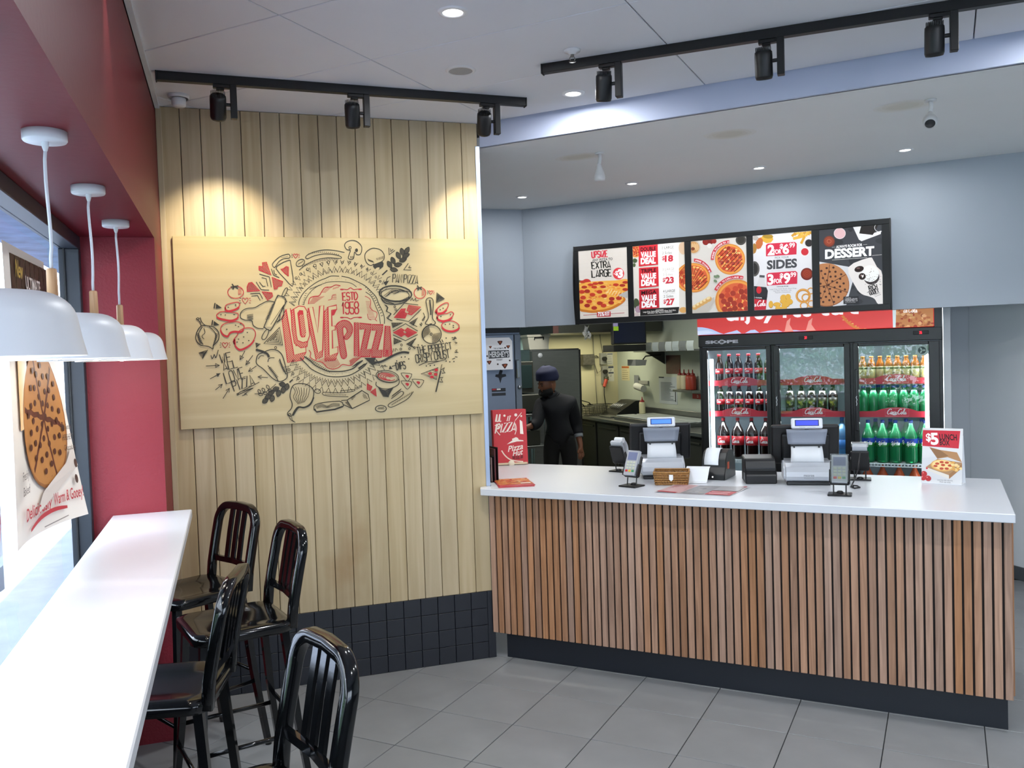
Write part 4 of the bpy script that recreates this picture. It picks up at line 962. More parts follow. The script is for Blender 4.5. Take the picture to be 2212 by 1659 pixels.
for x, y in ((1108, 666), (1140, 648)): A.ell(x, y, 10, 9, BK, 5)
loop([(662, 865), (680, 835), (760, 815), (930, 800), (965, 835), (960, 860), (870, 885), (690, 910)], 8, BK, 2); A.line([(668, 880), (690, 912), (880, 885), (962, 855)], 16, BK)
for k in range(4): crv([(675 + 6 * k, 850 + 9 * k), (740, 830 + 10 * k), (800, 850 + 6 * k), (860, 825 + 10 * k), (930, 830 + 7 * k)], 4)
pl([(945, 795), (1005, 790), (1160, 690), (1225, 730), (1240, 790), (1060, 878), (965, 835)], 8); pl([(1005, 790), (1060, 878)], 8)
A.hatch([(985, 815), (1010, 800), (1055, 870), (1030, 860)], -50, 9, 5, BK); A.hatch([(1160, 715), (1200, 735), (1225, 780), (1180, 770)], 58, 11, 4, BK); A.hatch([(1040, 770), (1110, 730), (1060, 790)], -35, 9, 4, BK)
# dip cup
hat([(1215, 620), (1265, 650), (1250, 690), (1215, 680)], gap=9, w=7, ow=7); hat([(1250, 705), (1300, 668), (1310, 750)], gap=9, w=7, ow=7)
A.ell(1425, 545, 120, 62, BK, 7, rot=10); A.ell(1425, 550, 105, 50, BK, 5, rot=10)
for k in range(4): A.ell(1420 + 4 * k, 548 + 2 * k, 92 - 21 * k, 36 - 8 * k, RD, 7, a0=20 + 40 * k, a1=330, rot=10)
crv([(1310, 600), (1310, 640), (1380, 672), (1460, 668), (1540, 625), (1545, 570)], 8)
for i in range(9): A.line([(1330 + 6 * i, 660 + 11 * i), (1400 + 4 * i, 690 + 8 * i), (1490 - 7 * i, 655 + 12 * i)], 8, BK, sm=3)
A.hand('DIPS', 1520, 478, 78, BK, 9, sx=0.45, gap=0.2, rot=-8); arrow_ = [(1510, 428), (1470, 440)]; pl(arrow_, 8); A.fill([(1440, 470), (1450, 430), (1478, 466)], BK)
# slices of crust, small heart slices
for x, y, k in ((1565, 510, 1), (1565, 592, 1), (1680, 575, 1.08)):
    loop([(x, y), (x + 60 * k, y), (x + 113 * k, y + 10), (x + 95 * k, y + 55), (x + 65 * k, y + 85), (x + 30 * k, y + 45)], 6, BK, 2); A.fill([(x + 45, y + 25), (x + 65, y + 18), (x + 85, y + 30), (x + 72, y + 52), (x + 58, y + 42)], RD, 2)
A.ell(1357, 878, 57, 34, BK, 8); A.hatch([(1320, 885), (1330, 865), (1390, 860), (1390, 885)], -55, 12, 5, BK)
crv([(1695, 700), (1640, 770), (1560, 820), (1470, 862), (1432, 850), (1450, 822), (1540, 770), (1590, 725), (1585, 702), (1555, 705), (1465, 775)], 7)
for i in range(12): A.segs([(1470 + 18 * i, 845 - 11 * i, 1480 + 18 * i, 825 - 11 * i), (1470 + 8 * i, 755 - 6 * i, 1480 + 8 * i, 735 - 6 * i)], 5, BK)
# big arrow and text
A.line([(1290, 400), (1360, 390), (1440, 350), (1520, 310), (1590, 292), (1650, 300)], 22, BK, sm=4); A.fill([(1185, 352), (1305, 348), (1290, 385), (1330, 405), (1265, 425)], BK)
pl([(1480, 295), (1490, 255), (1505, 285), (1512, 252), (1530, 272)], 6)
crv([(1350, 450), (1370, 430), (1375, 448), (1400, 425), (1405, 445)], 5)
A.at(1, 0, 0)
A.hand('THE PERFECT', 1708, 836, 46, BK, 5.5, sx=0.62, gap=0.22, rot=-8); A.hand('CRISPY CRUST', 1702, 898, 56, BK, 5.5, sx=0.47, gap=0.2, rot=-9)
crv([(1720, 915), (1780, 890), (1860, 885)], 5); crv([(1780, 905), (1850, 888), (1905, 872)], 4.5)
# diamonds at the right
hat([(1551, 588), (1600, 530), (1628, 528), (1620, 552), (1638, 560), (1626, 592)], ang=60, gap=6, w=5); hat([(1638, 540), (1650, 505), (1732, 516), (1668, 570), (1642, 562), (1656, 550)], ang=60, gap=7, w=4)
hat([(1545, 690), (1600, 662), (1620, 675), (1608, 685), (1626, 700), (1600, 718)], ang=60, gap=6, w=5); hat([(1705, 690), (1640, 660), (1625, 676), (1640, 690), (1622, 702), (1645, 722)], ang=60, gap=6, w=5)
for P in ([(1546, 570), (1620, 490), (1715, 502)], [(1566, 600), (1650, 615), (1735, 532)], [(1542, 680), (1628, 630), (1712, 680)], [(1542, 706), (1628, 746), (1712, 704)]): pl(P, 5)
for P in ([(1532, 625), (1612, 624), (1540, 655)], [(1655, 625), (1712, 590), (1680, 640), (1708, 650)], [(1548, 728), (1602, 750), (1550, 768)], [(1635, 770), (1700, 730), (1668, 775), (1690, 795)]):
    A.hatch(P, 80, 6, 4.5, BK); pl(P, 5, BK, True)
# right-side short zigzags
for k in range(3): pl([(1486 + 8 * k, 500 + 2 * k), (1505 + 4 * k, 520), (1496 + 4 * k, 545), (1530, 560 + 4 * k), (1500 + 6 * k, 590 + 6 * k), (1540 - 6 * k, 612)], 4.5) if k < 2 else None
for x, y in ((1555, 514), (1563, 535), (1601, 775), (1596, 803), (1655, 800), (1690, 793)): A.ell(x, y, 6, 7, BK, 4)
# cutter wheel
loop([(1768, 470), (1790, 453), (1812, 462), (1818, 500), (1812, 590), (1832, 620), (1820, 636), (1770, 634), (1765, 620), (1785, 585), (1775, 520)], 5.5, BK, 3)
A.line([(1793, 468), (1797, 500), (1802, 540), (1800, 570)], 9, BK); A.line([(1800, 628), (1802, 640)], 18, BK)
A.ell(1806, 702, 66, 64, BK, 6); A.ell(1803, 701, 7, 8, BK, 5)
for k in range(6): A.ell(1803, 701, 18 + 8 * k, 18 + 8 * k, BK, 4, a0=170 - 4 * k, a1=255, n=8); A.ell(1803, 701, 18 + 8 * k, 18 + 8 * k, BK, 4, a0=-10, a1=75 + 2 * k, n=8)
for d in ((1725, 630, 1738, 645), (1733, 622, 1742, 636), (1862, 745, 1872, 762), (1876, 738, 1884, 756)): A.segs([d], 6, BK)
crv([(1748, 555), (1758, 580), (1742, 605), (1752, 605), (1762, 580)], 4.5)
# slice on a server at the far right
pl([(1735, 972), (1850, 930), (1840, 1010)], 5, BK, True); A.hatch([(1745, 972), (1845, 936), (1838, 1004)], 20, 14, 2.5, BK)
for x, y in ((1796, 970), (1838, 945), (1834, 975), (1808, 993)): A.ell(x, y, 13, 10, RD)
A.line([(1878, 908), (1862, 980), (1835, 1095)], 9, BK); A.line([(1880, 910), (1870, 950)], 4, PL); pl([(1870, 945), (1895, 930), (1885, 950), (1898, 965), (1876, 968)], 5); pl([(1858, 1000), (1884, 995), (1872, 1010), (1882, 1028), (1858, 1026)], 5)
for i in range(16):
    a = RNG.uniform(-60, 60); x, y = 1925 + 45 * math.cos(a / 57) + RNG.uniform(-8, 12), 800 + 90 * math.sin(a / 57)
    A.segs([(x, y, x + 14, y - 8 + 12 * RNG.random())], 5, BK)
for x, y in ((1905, 728), (1965, 722), (1715, 775), (1740, 778), (1568, 884), (1600, 858), (1625, 856), (1650, 870), (1770, 918), (1797, 915), (1825, 913), (1905, 885), (1930, 890), (1958, 888)): A.ell(x, y, 4.5, 5, BK, n=8)
drawing = A.build('drawing', lambda a, b, l: (a + 0.82, -0.0183 - l, b - 1.45), panel, gloss=0.5)
print('mural prims', len(A.prims), len(drawing.data.vertices))
# ================================================================== backlit menu board over the kitchen opening
H_MENU = (0.00129919991, -3.65433135e-05, -0.307215587, 0.00011293247, -0.0012377273, 2.99580495, 8.47311395e-05, -8.64812401e-06)
MO = Vector((0.932, 2.15, 2.015))
menu = thing('menu_board', 'wide black framed backlit menu board with five lit panels on the white upper wall', 'menu board', KP(*MO), Q45)
M_mframe = mat('black menu frame', '#0b0c0e', 0.45)
PZ0, PZ1 = 2.055, 2.602
PX = [(-0.2, 0.213), (0.259, 0.673), (0.722, 1.137), (1.184, 1.595), (1.644, 2.057)]
mb = MB()
mb.box(-0.239, 2.104, 2.082, 2.149, 2.015, 2.640)                      # back box
mb.box(-0.239, 2.104, 2.068, 2.083, PZ1, 2.640, 0.002); mb.box(-0.239, 2.104, 2.068, 2.083, 2.015, PZ0, 0.002)
ed = [-0.239] + [v for p in PX for v in p] + [2.104]
for a, b in zip(ed[::2], ed[1::2]): mb.box(a, b, 2.068, 2.083, PZ0, PZ1)
for s0, s1 in ((-0.247, -0.239), (2.104, 2.112)):
    prof = [(2.149, 2.012), (2.149, 2.643)] + [(2.083 - 0.028 * math.sin(PI * k / 8), 2.643 - 0.631 * k / 8) for k in range(9)]
    mb.prism(prof, s0, s1, plane='YZ')
o = mb.build('frame', M_mframe, menu); o.location = -MO
M = Art(hmap(H_MENU), 0.00002)
CR, CH, PP = '#d98a3e', '#f2b45c', '#b93f2a'
def pizza(A, x, y, rx, ry, drizzle=None, n=14, rot=0, pep=PP):
    A.ell(x, y, rx, ry, CR, n=36); A.ell(x, y, rx * 0.93, ry * 0.93, '#e8a04c', n=36); A.ell(x, y, rx * 0.84, ry * 0.84, '#d9673f', n=36)
    for i in range(60):
        a = RNG.uniform(0, 6.28); r = math.sqrt(RNG.random()) * 0.76; A.ell(x + rx * r * math.cos(a), y + ry * r * math.sin(a), rx * RNG.uniform(.05, .12), ry * RNG.uniform(.04, .09), RNG.choice([CH, '#f6c983', '#e58f4a', '#d2553a']), n=7)
    for i in range(n):
        a = i * 2.4; r = math.sqrt((i + 0.5) / n) * 0.74; A.ell(x + rx * r * math.cos(a), y + ry * r * math.sin(a), rx * .13, ry * .13, RNG.choice([pep, '#a5382a', '#c64a30']), n=12)
    if drizzle:
        for i in range(9):
            t = -0.7 + 1.4 * i / 8; L = math.sqrt(max(0, 0.62 - t * t * 0.8))
            A.line([(x + rx * (t - L * .75) * .8 + 0, y + ry * (t * .75 + L * .62)), (x + rx * (t + L * .75) * .8, y + ry * (t * .75 - L * .62))], rx * 0.035, drizzle)
def panelart(k, draw):
    A = Art(hmap(H_MENU), 0.00002); draw(A)
    s0, s1 = PX[k]; c = (s0 + s1) / 2
    mb = MB(); mb.box(s0, s1, 2.074, 2.082, PZ0, PZ1); base = mb.build('menu_panel', mat('lit panel %d' % k, ['#e2d9cf', '#e3dcd2', '#d9d3cb', '#e0dddf', '#3b3b40'][k], 0.4, emit=0.2 if k < 4 else 0.15), menu); base.location = -MO
    pr = A.build('print', lambda a, b, l: (a, 2.0737 - l, b), base, gloss=0.4, emit=0.22, clip=(s0 + .001, PZ0 + .001, s1 - .001, PZ1 - .001))
    return pr
def p1(A):
    A.at(0.3889, 30.72, 184.3)
    for i in range(7): A.line([(150, 420 + 70 * i), (1000, 350 + 70 * i)], 3, '#ddd3c8')
    for i in range(12): A.line([(180 + 70 * i, 430 + 70 * (i % 2) - 6 * i), (180 + 70 * i, 500 + 70 * (i % 2) - 6 * i)], 3, '#ddd3c8')
    for i in range(4): A.line([(170, 1230 + 80 * i), (1010, 1180 + 80 * i)], 4, '#cfc6bc')
    A.hand('UPSIZE', 392, 452, 105, '#d5424f', 21, sx=0.56, gap=0.25, rot=-4.5)
    A.type('ANY PIZZA TO', 395, 514, 42, '#333033', 0.01, width=345, skew=-0.075)
    A.hand('EXTRA', 392, 640, 112, '#26241f', 17, sx=0.68, gap=0.3, rot=-4)
    A.hand('LARGE', 392, 785, 118, '#26241f', 17, sx=0.68, gap=0.3, rot=-4)
    A.ell(842, 720, 97, 100, '#dd4146', n=28); A.type('+', 757, 740, 34, '#ffffff', 0.02); A.type('$', 785, 745, 70, '#ffffff', 0.03); A.type('3', 830, 785, 130, '#ffffff', 0.06, skew=-.05)
    # the big slice seen in perspective
    A.ell(300, 870, 75, 60, '#c43a34', n=16); A.ell(180, 880, 40, 50, '#5b6b46', n=12)
    A.fill([(140, 930), (330, 870), (560, 850), (800, 840), (1000, 820), (1000, 1010), (900, 1080), (965, 1160), (880, 1250), (700, 1340), (480, 1385), (300, 1380), (140, 1310)], '#c9792f', 4)
    A.fill([(140, 925), (330, 865), (560, 845), (800, 835), (1000, 820), (1000, 1000), (850, 1070), (930, 1150), (840, 1225), (680, 1305), (470, 1345), (300, 1340), (140, 1270)], '#f0ae4e', 4)
    for i in range(90):
        x = RNG.uniform(170, 900); y = RNG.uniform(880, 1310)
        if y > 1340 - abs(x - 450) * 0.28: continue
        A.ell(x, y, RNG.uniform(12, 34), RNG.uniform(6, 16), RNG.choice(['#f8cd84', '#e8923f', '#f5bd63', '#dd7a3c']), n=8)
    for x, y in ((230, 860), (370, 910), (450, 890), (540, 880), (260, 950), (580, 945), (430, 950), (800, 910), (910, 920), (960, 870), (220, 1030), (310, 1020), (400, 1080), (600, 1100), (730, 1150), (850, 1140), (720, 1215), (240, 1130), (200, 1200), (345, 1195), (310, 1265), (525, 1225), (590, 1265), (430, 1305), (960, 990), (520, 1030)):
        A.ell(x, y, 50, 32 if y > 1000 else 24, RNG.choice(['#c4412e', '#b23a2b', '#a8342a']), n=14)
    for i in range(7): A.line([(640 + 45 * i, 1060 + 12 * i), (690 + 45 * i, 985 + 10 * i)], 10, '#f7dca6')
    A.fill([(840, 1090), (1000, 1010), (1000, 1130), (900, 1110)], '#b8b4b0')
    A.fill([(475, 1378), (710, 1365), (712, 1450), (478, 1460)], '#b5333b'); A.type('75%', 490, 1445, 66, '#ffffff', 0.03, width=110, skew=-.05); A.type('MORE', 608, 1402, 26, '#ffffff', 0.03, width=85, skew=-.05); A.type('PIZZA', 608, 1436, 26, '#ffffff', 0.03, width=85, skew=-.05)
    A.line([(245, 1428), (475, 1414)], 8, '#a83a40'); A.line([(712, 1402), (945, 1390)], 8, '#a83a40')
def p2(A):
    A.at(0.3889, 30.72, 184.3)
    pizza(A, 1130, 340, 100, 105); A.ell(1120, 500, 45, 40, '#4d5a3c', n=9); A.ell(1110, 575, 26, 34, '#55633f', n=9); A.ell(1140, 1230, 60, 90, '#48523a', n=10); A.ell(1180, 1330, 55, 60, '#a98e9c', n=12); A.ell(1150, 1420, 45, 40, '#c7b6b2', n=10)
    A.ell(1950, 285, 80, 110, '#d8b99a', n=16); pizza(A, 2070, 790, 250, 250, '#5a2b1c'); A.ell(1950, 1340, 70, 50, '#d9a561', n=12)
    A.fill([(1515, 215), (1870, 190), (1880, 1290), (1545, 1300)], '#fbf8f4')
    for y, w1, big, a, c in ((265, 'DOUBLE', '18', '2', 0), (635, 'TRIPLE', '23', '3', 1), (1005, 'MEGA', '27', '4', 2)):
        h = 350 if y > 300 else 355
        A.fill([(1188 + c * 4, y - 10 if y > 300 else 240), (1512 + c * 10, y - 35 if y > 300 else 222), (1520 + c * 10, y + 300), (1190 + c * 6, y + 335)], '#d6323c' if c < 2 else '#c22e39')
        A.type(w1, 1222 + c * 6, y + 75, 62, '#2a1518', 0.03, width=258, skew=-.08); A.type('VALUE', 1222 + c * 6, y + 180, 88, '#ffffff', 0.05, width=258, skew=-.07); A.type('DEAL', 1222 + c * 8, y + 292, 95, '#ffffff', 0.06, width=258, skew=-.06)
        x = 1580 + c * 12
        A.type(a + ' LARGE', x, y + 40, 46, '#55504e' if c != 1 else '#b9b2ae', 0.0, width=205, skew=-.07); A.line([(x, y + 62), (x + 215, y + 47)], 3, '#8c8784')
        A.type('2 Sides', x + 10, y + 128, 46, '#6a6562' if c != 1 else '#b9b2ae', 0.0, width=165, skew=-.07); A.type('$', x + 5, y + 225, 66, '#cf3c49', 0.02, skew=-.06); A.type(big, x + 52, y + 250, 100, '#cf3c49', 0.05, width=145, skew=-.06)
    A.fill([(1215, 1330), (1880, 1288), (1862, 1395), (1215, 1440)], '#22201f'); A.type('CHOOSE FROM', 1480, 1350, 16, '#ece8e2', 0.02, width=130, skew=-.06); A.type('Large Fries, Garlic Bread, Onion Rings, Hash Bites,', 1265, 1388, 24, '#ece8e2', 0.01, width=560, skew=-.065); A.type('Soft Drink 1.25L, Popcorn Cheesebites', 1340, 1408, 22, '#ece8e2', 0.01, width=420, skew=-.065)
def arc_text(A, txt, cx, cy, r, a0, a1, h, col):
    n = len(txt)
    for i, ch in enumerate(txt):
        if ch == ' ': continue
        a = math.radians(a0 + (a1 - a0) * (i + 0.2) / n); A.type(ch, cx + r * math.cos(a), cy + r * math.sin(a), h * 0.8, col, 0.02, rot=math.degrees(a) + 90)
def p3(A):
    A.at(0.4074, 798.8, 122.9)
    for i in range(6): A.line([(90, 420 + 200 * i), (1020, 360 + 200 * i)], 4, '#d3cdc6')
    A.ell(140, 410, 115, 115, '#cfc3b4', n=24); A.ell(140, 410, 95, 95, '#cf9a62', n=24)
    for i in range(12): A.line([(80 + 12 * i, 340 + 10 * (i % 3)), (90 + 12 * i, 470 - 8 * (i % 4))], 8, '#e4bf8d', sm=0)
    A.ell(130, 435, 32, 28, '#7d4025', n=12)
    for x, y, r, c in ((340, 320, 55, '#8d2a25'), (420, 310, 50, '#7a2320'), (475, 310, 40, '#9a3029'), (400, 385, 40, '#e3ddd6'), (910, 290, 85, '#4a4743'), (910, 285, 60, '#37342f')): A.ell(x, y, r, r, c, n=16)
    pizza(A, 735, 605, 245, 250, '#5b2014', 16, pep='#b5473a'); pizza(A, 140, 905, 272, 240, '#5b2a14', 10, pep='#d3683f'); pizza(A, 850, 1280, 355, 345, None, 26, pep='#9c3527')
    for cx, cy, r0, r1, a0, a1, t in ((735, 605, 262, 310, 178, 268, 'UPGRADE TO FAVOURITES $2'), (140, 905, 262, 312, 272, 342, 'UPGRADE TO LEGENDS $5'), (850, 1280, 362, 412, 206, 285, 'UPSIZE TO EXTRA LARGE $3')):
        P = [(cx + r1 * math.cos(math.radians(a0 + (a1 - a0) * i / 14)), cy + r1 * math.sin(math.radians(a0 + (a1 - a0) * i / 14))) for i in range(15)]; P += [(cx + r0 * math.cos(math.radians(a1 + (a0 - a1) * i / 14)), cy + r0 * math.sin(math.radians(a1 + (a0 - a1) * i / 14))) for i in range(15)]
        A.fill(P, '#c9323d'); arc_text(A, t, cx, cy, r0 + 10, a0 + 3, a1 - 1, 28, '#ffffff')
    for x, y in ((500, 890), (540, 880), (500, 960)): A.ell(x, y, 32, 22, '#75876a', n=10, rot=30)
    A.fill([(100, 1200), (320, 1120), (480, 1260), (360, 1470), (120, 1480)], '#d9d4cd'); A.fill([(100, 1400), (480, 1220), (480, 1290), (360, 1470), (120, 1480)], '#c2bab0')
    for i in range(5): A.ell(170 + 55 * i, 1385 - 32 * i, 55, 42, '#d3a463', n=12, rot=-30); A.ell(165 + 55 * i, 1365 - 32 * i, 36, 22, '#ecd3a0', n=10, rot=-30)
def p4(A):
    A.at(0.4074, 798.8, 122.9)
    for x, y, w, h, r, c in ((1340, 265, 100, 80, 10, '#d9a83d'), (1210, 345, 60, 100, 15, '#c06a3a'), (1120, 430, 50, 90, 5, '#a8793a'), (1150, 260, 50, 40, 0, '#b2a9a0'), (1350, 230, 90, 40, 5, '#a8842e')): A.ell(x, y, w, h, c, n=8, rot=r)
    for i in range(9): A.line([(1740 + 38 * i, 230 - 20 * (i % 3)), (1800 + 34 * i, 170 - 4 * i)], 42, RNG.choice(['#dca640', '#e7b950', '#cf9634']))
    A.line([(1760, 270), (1960, 220)], 46, '#e3b04a'); A.line([(1890, 350), (1950, 230)], 40, '#d8a03c')
    for x, y, r, c1, c2 in ((2020, 345, 75, '#d9d4d2', '#2f2a2b'), (1955, 488, 74, '#e6dedc', '#c9303a'), (1985, 845, 100, '#6b241c', '#8d3320')): A.ell(x, y, r, r, c1, n=24); A.ell(x - 3, y - 5, r * .82, r * .8, c2, n=24)
    A.ell(1985, 835, 50, 48, '#a8442a', 8, n=18); A.ell(1985, 835, 22, 20, '#a8442a', 8, n=12)
    A.ell(1130, 760, 85, 125, '#55524f', n=20); A.ell(1125, 760, 62, 95, '#2d2b2b', n=20)
    A.fill([(1318, 375), (1350, 350), (1790, 322), (1820, 350), (1815, 525), (1320, 557)], '#cc2f47'); A.type('2', 1345, 535, 160, '#ffffff', 0.035, skew=-.05); A.type('FOR', 1440, 518, 70, '#ffffff', 0.03, width=130, skew=-.05); A.type('$', 1545, 425, 70, '#ffffff', 0.04); A.type('6', 1590, 512, 150, '#ffffff', 0.035); A.type('.99', 1680, 415, 75, '#ffffff', 0.02, width=110, skew=-.05)
    A.type('PICK YOUR', 1465, 598, 34, '#7c7a7d', 0.0, width=225, skew=-.06); A.type('SIDES', 1335, 765, 135, '#47474b', 0.04, width=490, skew=-.07); A.line([(1400, 795), (1770, 778)], 4, '#c5c2c4')
    A.fill([(1330, 850), (1360, 828), (1800, 795), (1830, 820), (1828, 1003), (1335, 1032)], '#cf3049'); A.type('3', 1345, 1015, 160, '#ffffff', 0.035, skew=-.05); A.type('FOR', 1450, 996, 70, '#ffffff', 0.03, width=130, skew=-.05); A.type('$', 1545, 905, 70, '#ffffff', 0.04); A.type('9', 1605, 992, 160, '#ffffff', 0.035); A.type('.99', 1700, 895, 75, '#ffffff', 0.02, width=110, skew=-.05)
    A.type('CHOOSE FROM:', 1495, 1058, 16, '#5e5c60', 0.02, width=190, skew=-.04)
    for i, t in enumerate(('Large Fries, Garlic Bread, Onion Rings,', 'Hash Bites, Soft Drink 1.25L,', 'Popcorn Cheesebites')): A.type(t, (1380, 1440, 1470)[i], 1104 + 26 * i, 17, '#8a888c', 0.0, width=(440, 300, 250)[i], skew=-.05)
    # bottle
    A.fill([(1215, 860), (1300, 868), (1296, 905), (1212, 898)], '#4b4a4c'); A.fill([(1210, 905), (1295, 910), (1300, 990), (1330, 1060), (1140, 1045), (1180, 990)], '#d6d2d3')
    A.fill([(1125, 1040), (1325, 1060), (1350, 1120), (1340, 1215), (1110, 1200)], '#2e2c31'); A.ell(1205, 1105, 42, 60, '#d02b36', n=16); A.fill([(1110, 1200), (1340, 1215), (1330, 1270), (1110, 1250)], '#252328'); A.type('NO SUGAR', 1100, 1235, 20, '#e9e6e8', 0.02, width=155, skew=.06)
    A.fill([(1110, 1250), (1332, 1268), (1318, 1440), (1110, 1440)], '#c42a38'); script_coke(A, 1105, 1375, 90, '#ffffff', 11, rot=-4, part=(2, 3, 5, 6, 7, 8))
    for x, y, w, h, r in ((1610, 1230, 60, 55, 20), (1680, 1215, 45, 50, 0), (1600, 1285, 55, 40, 0), (1700, 1290, 60, 50, 10), (1400, 1335, 38, 60, 0), (1500, 1335, 65, 35, 0), (1640, 1340, 70, 45, -10), (1520, 1395, 50, 36, 0), (1610, 1400, 55, 40, 0)): A.ell(x, y + 6, w, h, '#b98228', n=12, rot=r); A.ell(x, y, w * .95, h * .92, '#e0ac44', n=12, rot=r)
    for x, y, r in ((1925, 1200, 105), (1970, 1230, 62), (2050, 1120, 50), (1940, 1360, 60), (2060, 1330, 55)): A.ell(x, y, r, r * .95, '#c98638', r * .34, n=24); A.ell(x, y, r * 1.05, r * 1.0, '#e3a954', r * .1, n=24)
def p5(A):
    A.at(0.4075, 1628.3, 61.4)
    for i in range(40): A.ell(RNG.uniform(160, 1180), RNG.uniform(220, 1480), RNG.uniform(40, 120), RNG.uniform(30, 80), RNG.choice(['#3f3f44', '#38383c', '#434348', '#343438']), n=10)
    A.ell(312, 465, 92, 90, '#7c3a2b', n=24); A.ell(312, 462, 74, 70, '#96442f', n=24); A.ell(310, 462, 34, 30, '#bb6a50', 9, n=16); A.ell(484, 335, 96, 90, '#efe2e2', n=26); A.ell(484, 335, 90, 83, '#e0b6b8', n=26)
    A.fill([(700, 225), (830, 205), (1000, 340), (1160, 290), (1150, 345), (840, 462), (795, 435)], '#e6e3e2'); A.fill([(830, 205), (1110, 190), (1060, 300), (1020, 360), (800, 335)], '#2b2624'); A.ell(1130, 240, 80, 70, '#ebe8e8', 8, n=18)
    A.type('ALWAYS ROOM FOR', 425, 575, 42, '#f7f5f3', 0.03, width=425, skew=-.085); A.line([(355, 562), (412, 556)], 4, '#dedad6'); A.line([(865, 520), (930, 514)], 4, '#dedad6')
    A.type('DESSERT', 245, 745, 140, '#ffffff', 0.045, width=800, skew=-.075); A.line([(360, 768), (930, 728)], 6, '#d9d4ce'); A.line([(1010, 695), (1168, 680)], 6, '#d9d4ce')
    A.fill([(150, 795), (640, 880), (700, 1100), (590, 1500), (380, 1520), (150, 1400)], '#d3d3d6')
    A.ell(270, 1175, 370, 350, '#9a5f3c', n=40); A.ell(268, 1165, 362, 345, '#b97c50', n=40)
    for i in range(7):
        a = math.radians(20 + 51.4 * i); A.line([(275, 1180), (275 + 365 * math.cos(a), 1180 + 340 * math.sin(a))], 10, '#5d3826')
    for i in range(46):
        a = i * 2.4; r = math.sqrt((i + .5) / 46) * 0.92; A.ell(270 + 350 * r * math.cos(a), 1170 + 330 * r * math.sin(a), 20, 18, '#4a2c24', n=9)
    A.fill([(620, 890), (960, 730), (1030, 770), (1090, 880), (1185, 1010), (1190, 1480), (1110, 1490), (1050, 1400), (960, 1360), (840, 1320), (740, 1200)], '#e8e0db', 3)
    A.ell(1000, 1040, 130, 130, '#3a3132', n=24); A.ell(980, 990, 140, 135, '#f8f5f1', n=24)
    for i in range(60): A.ell(1000 + RNG.gauss(0, 75), 1060 + RNG.gauss(0, 60), 7, 6, RNG.choice(['#4b4142', '#e8e4e0', '#9b9492']), n=6)
    for x, y, rx, ry in ((800, 915, 78, 48), (850, 1035, 58, 55)): A.ell(x, y, rx, ry, '#2b1a18', n=18, rot=-15); A.ell(x - 15, y - 14, rx * .4, ry * .3, '#6b504c', n=10)
    A.fill([(835, 1005), (855, 1020), (875, 1000), (872, 1040), (850, 1060)], '#e9dfdb')
    A.hand('RICH', 968, 1262, 72, '#1d1718', 13, sx=0.62, gap=0.3, rot=-13); A.hand('GOOEY', 978, 1338, 66, '#1d1718', 13, sx=0.58, gap=0.25, rot=-17)
    A.line([(1045, 1340), (1140, 1300)], 5, '#7b7371'); A.line([(1055, 1365), (1155, 1325)], 5, '#7b7371'); A.line([(930, 1300), (950, 1285)], 7, '#1d1718'); A.line([(1145, 1175), (1160, 1160)], 7, '#1d1718')
    A.fill([(545, 1365), (790, 1355), (792, 1470), (545, 1485)], '#2c2b2e'); A.type('THE ULTIMATE', 572, 1392, 14, '#a8a5a6', 0.02, width=95, skew=-.03); A.type("HERSHEY'S", 568, 1442, 46, '#a8a5a6', 0.04, width=205, skew=-.03); A.type('CHOCOLATE CHIP COOKIE', 570, 1466, 14, '#a8a5a6', 0.02, width=170, skew=-.03)
for k, f in enumerate((p1, p2, p3, p4, p5)): panelart(k, f)
# ================================================================== three-door drinks fridge
FO = Vector((1.55, 2.30, 0.0))
fridge = thing('drinks_fridge', 'tall black three-door glass drinks fridge with a lit red header sign', 'fridge', KP(*FO), Q45)
def fp(mb, name, m, parent=None):
    o = mb.build(name, m, parent or fridge)
    if parent is None: o.location = -FO
    return o
M_fblk = mat('fridge black', '#0a0b0d', 0.35); M_liner = mat('fridge liner', '#c9d6dc', 0.5); M_led = mat('fridge light tube', '#f4f8ff', 0.4, emit=9); M_wire = mat('white shelf wire', '#dfe6e8', 0.4)
mb = MB()
mb.box(0.70, 0.72, 2.34, 3.0, 0.0, 2.06); mb.box(2.40, 2.42, 2.34, 3.0, 0.0, 2.06); mb.box(0.72, 2.40, 2.97, 3.0, 0.0, 2.06); mb.box(0.72, 2.40, 2.34, 2.97, 2.04, 2.06); mb.box(0.72, 2.40, 2.34, 2.97, 0.0, 0.14)
mb.box(0.70, 2.42, 2.31, 2.36, 1.795, 1.888, 0.004); mb.box(0.70, 2.42, 2.32, 2.36, 0.0, 0.14, 0.004)
for s in (1.262, 1.825): mb.box(s - 0.02, s + 0.02, 2.335, 2.40, 0.14, 1.80)
fp(mb, 'cabinet', M_fblk)
mb = MB(); mb.box(0.72, 2.40, 2.955, 2.97, 0.14, 1.80); mb.box(0.72, 0.735, 2.40, 2.955, 0.14, 1.80); mb.box(2.385, 2.40, 2.40, 2.955, 0.14, 1.80); mb.box(0.72, 2.40, 2.36, 2.955, 1.785, 1.80); mb.box(0.72, 2.40, 2.36, 2.955, 0.14, 0.155)
fp(mb, 'liner', M_liner)
for s0, s1 in ((0.772, 0.800), (2.304, 2.330)):
    mb = MB(); mb.box(s0, s1, 2.36, 2.378, 0.2, 1.70, 0.004); fp(mb, 'light_tube', M_led)
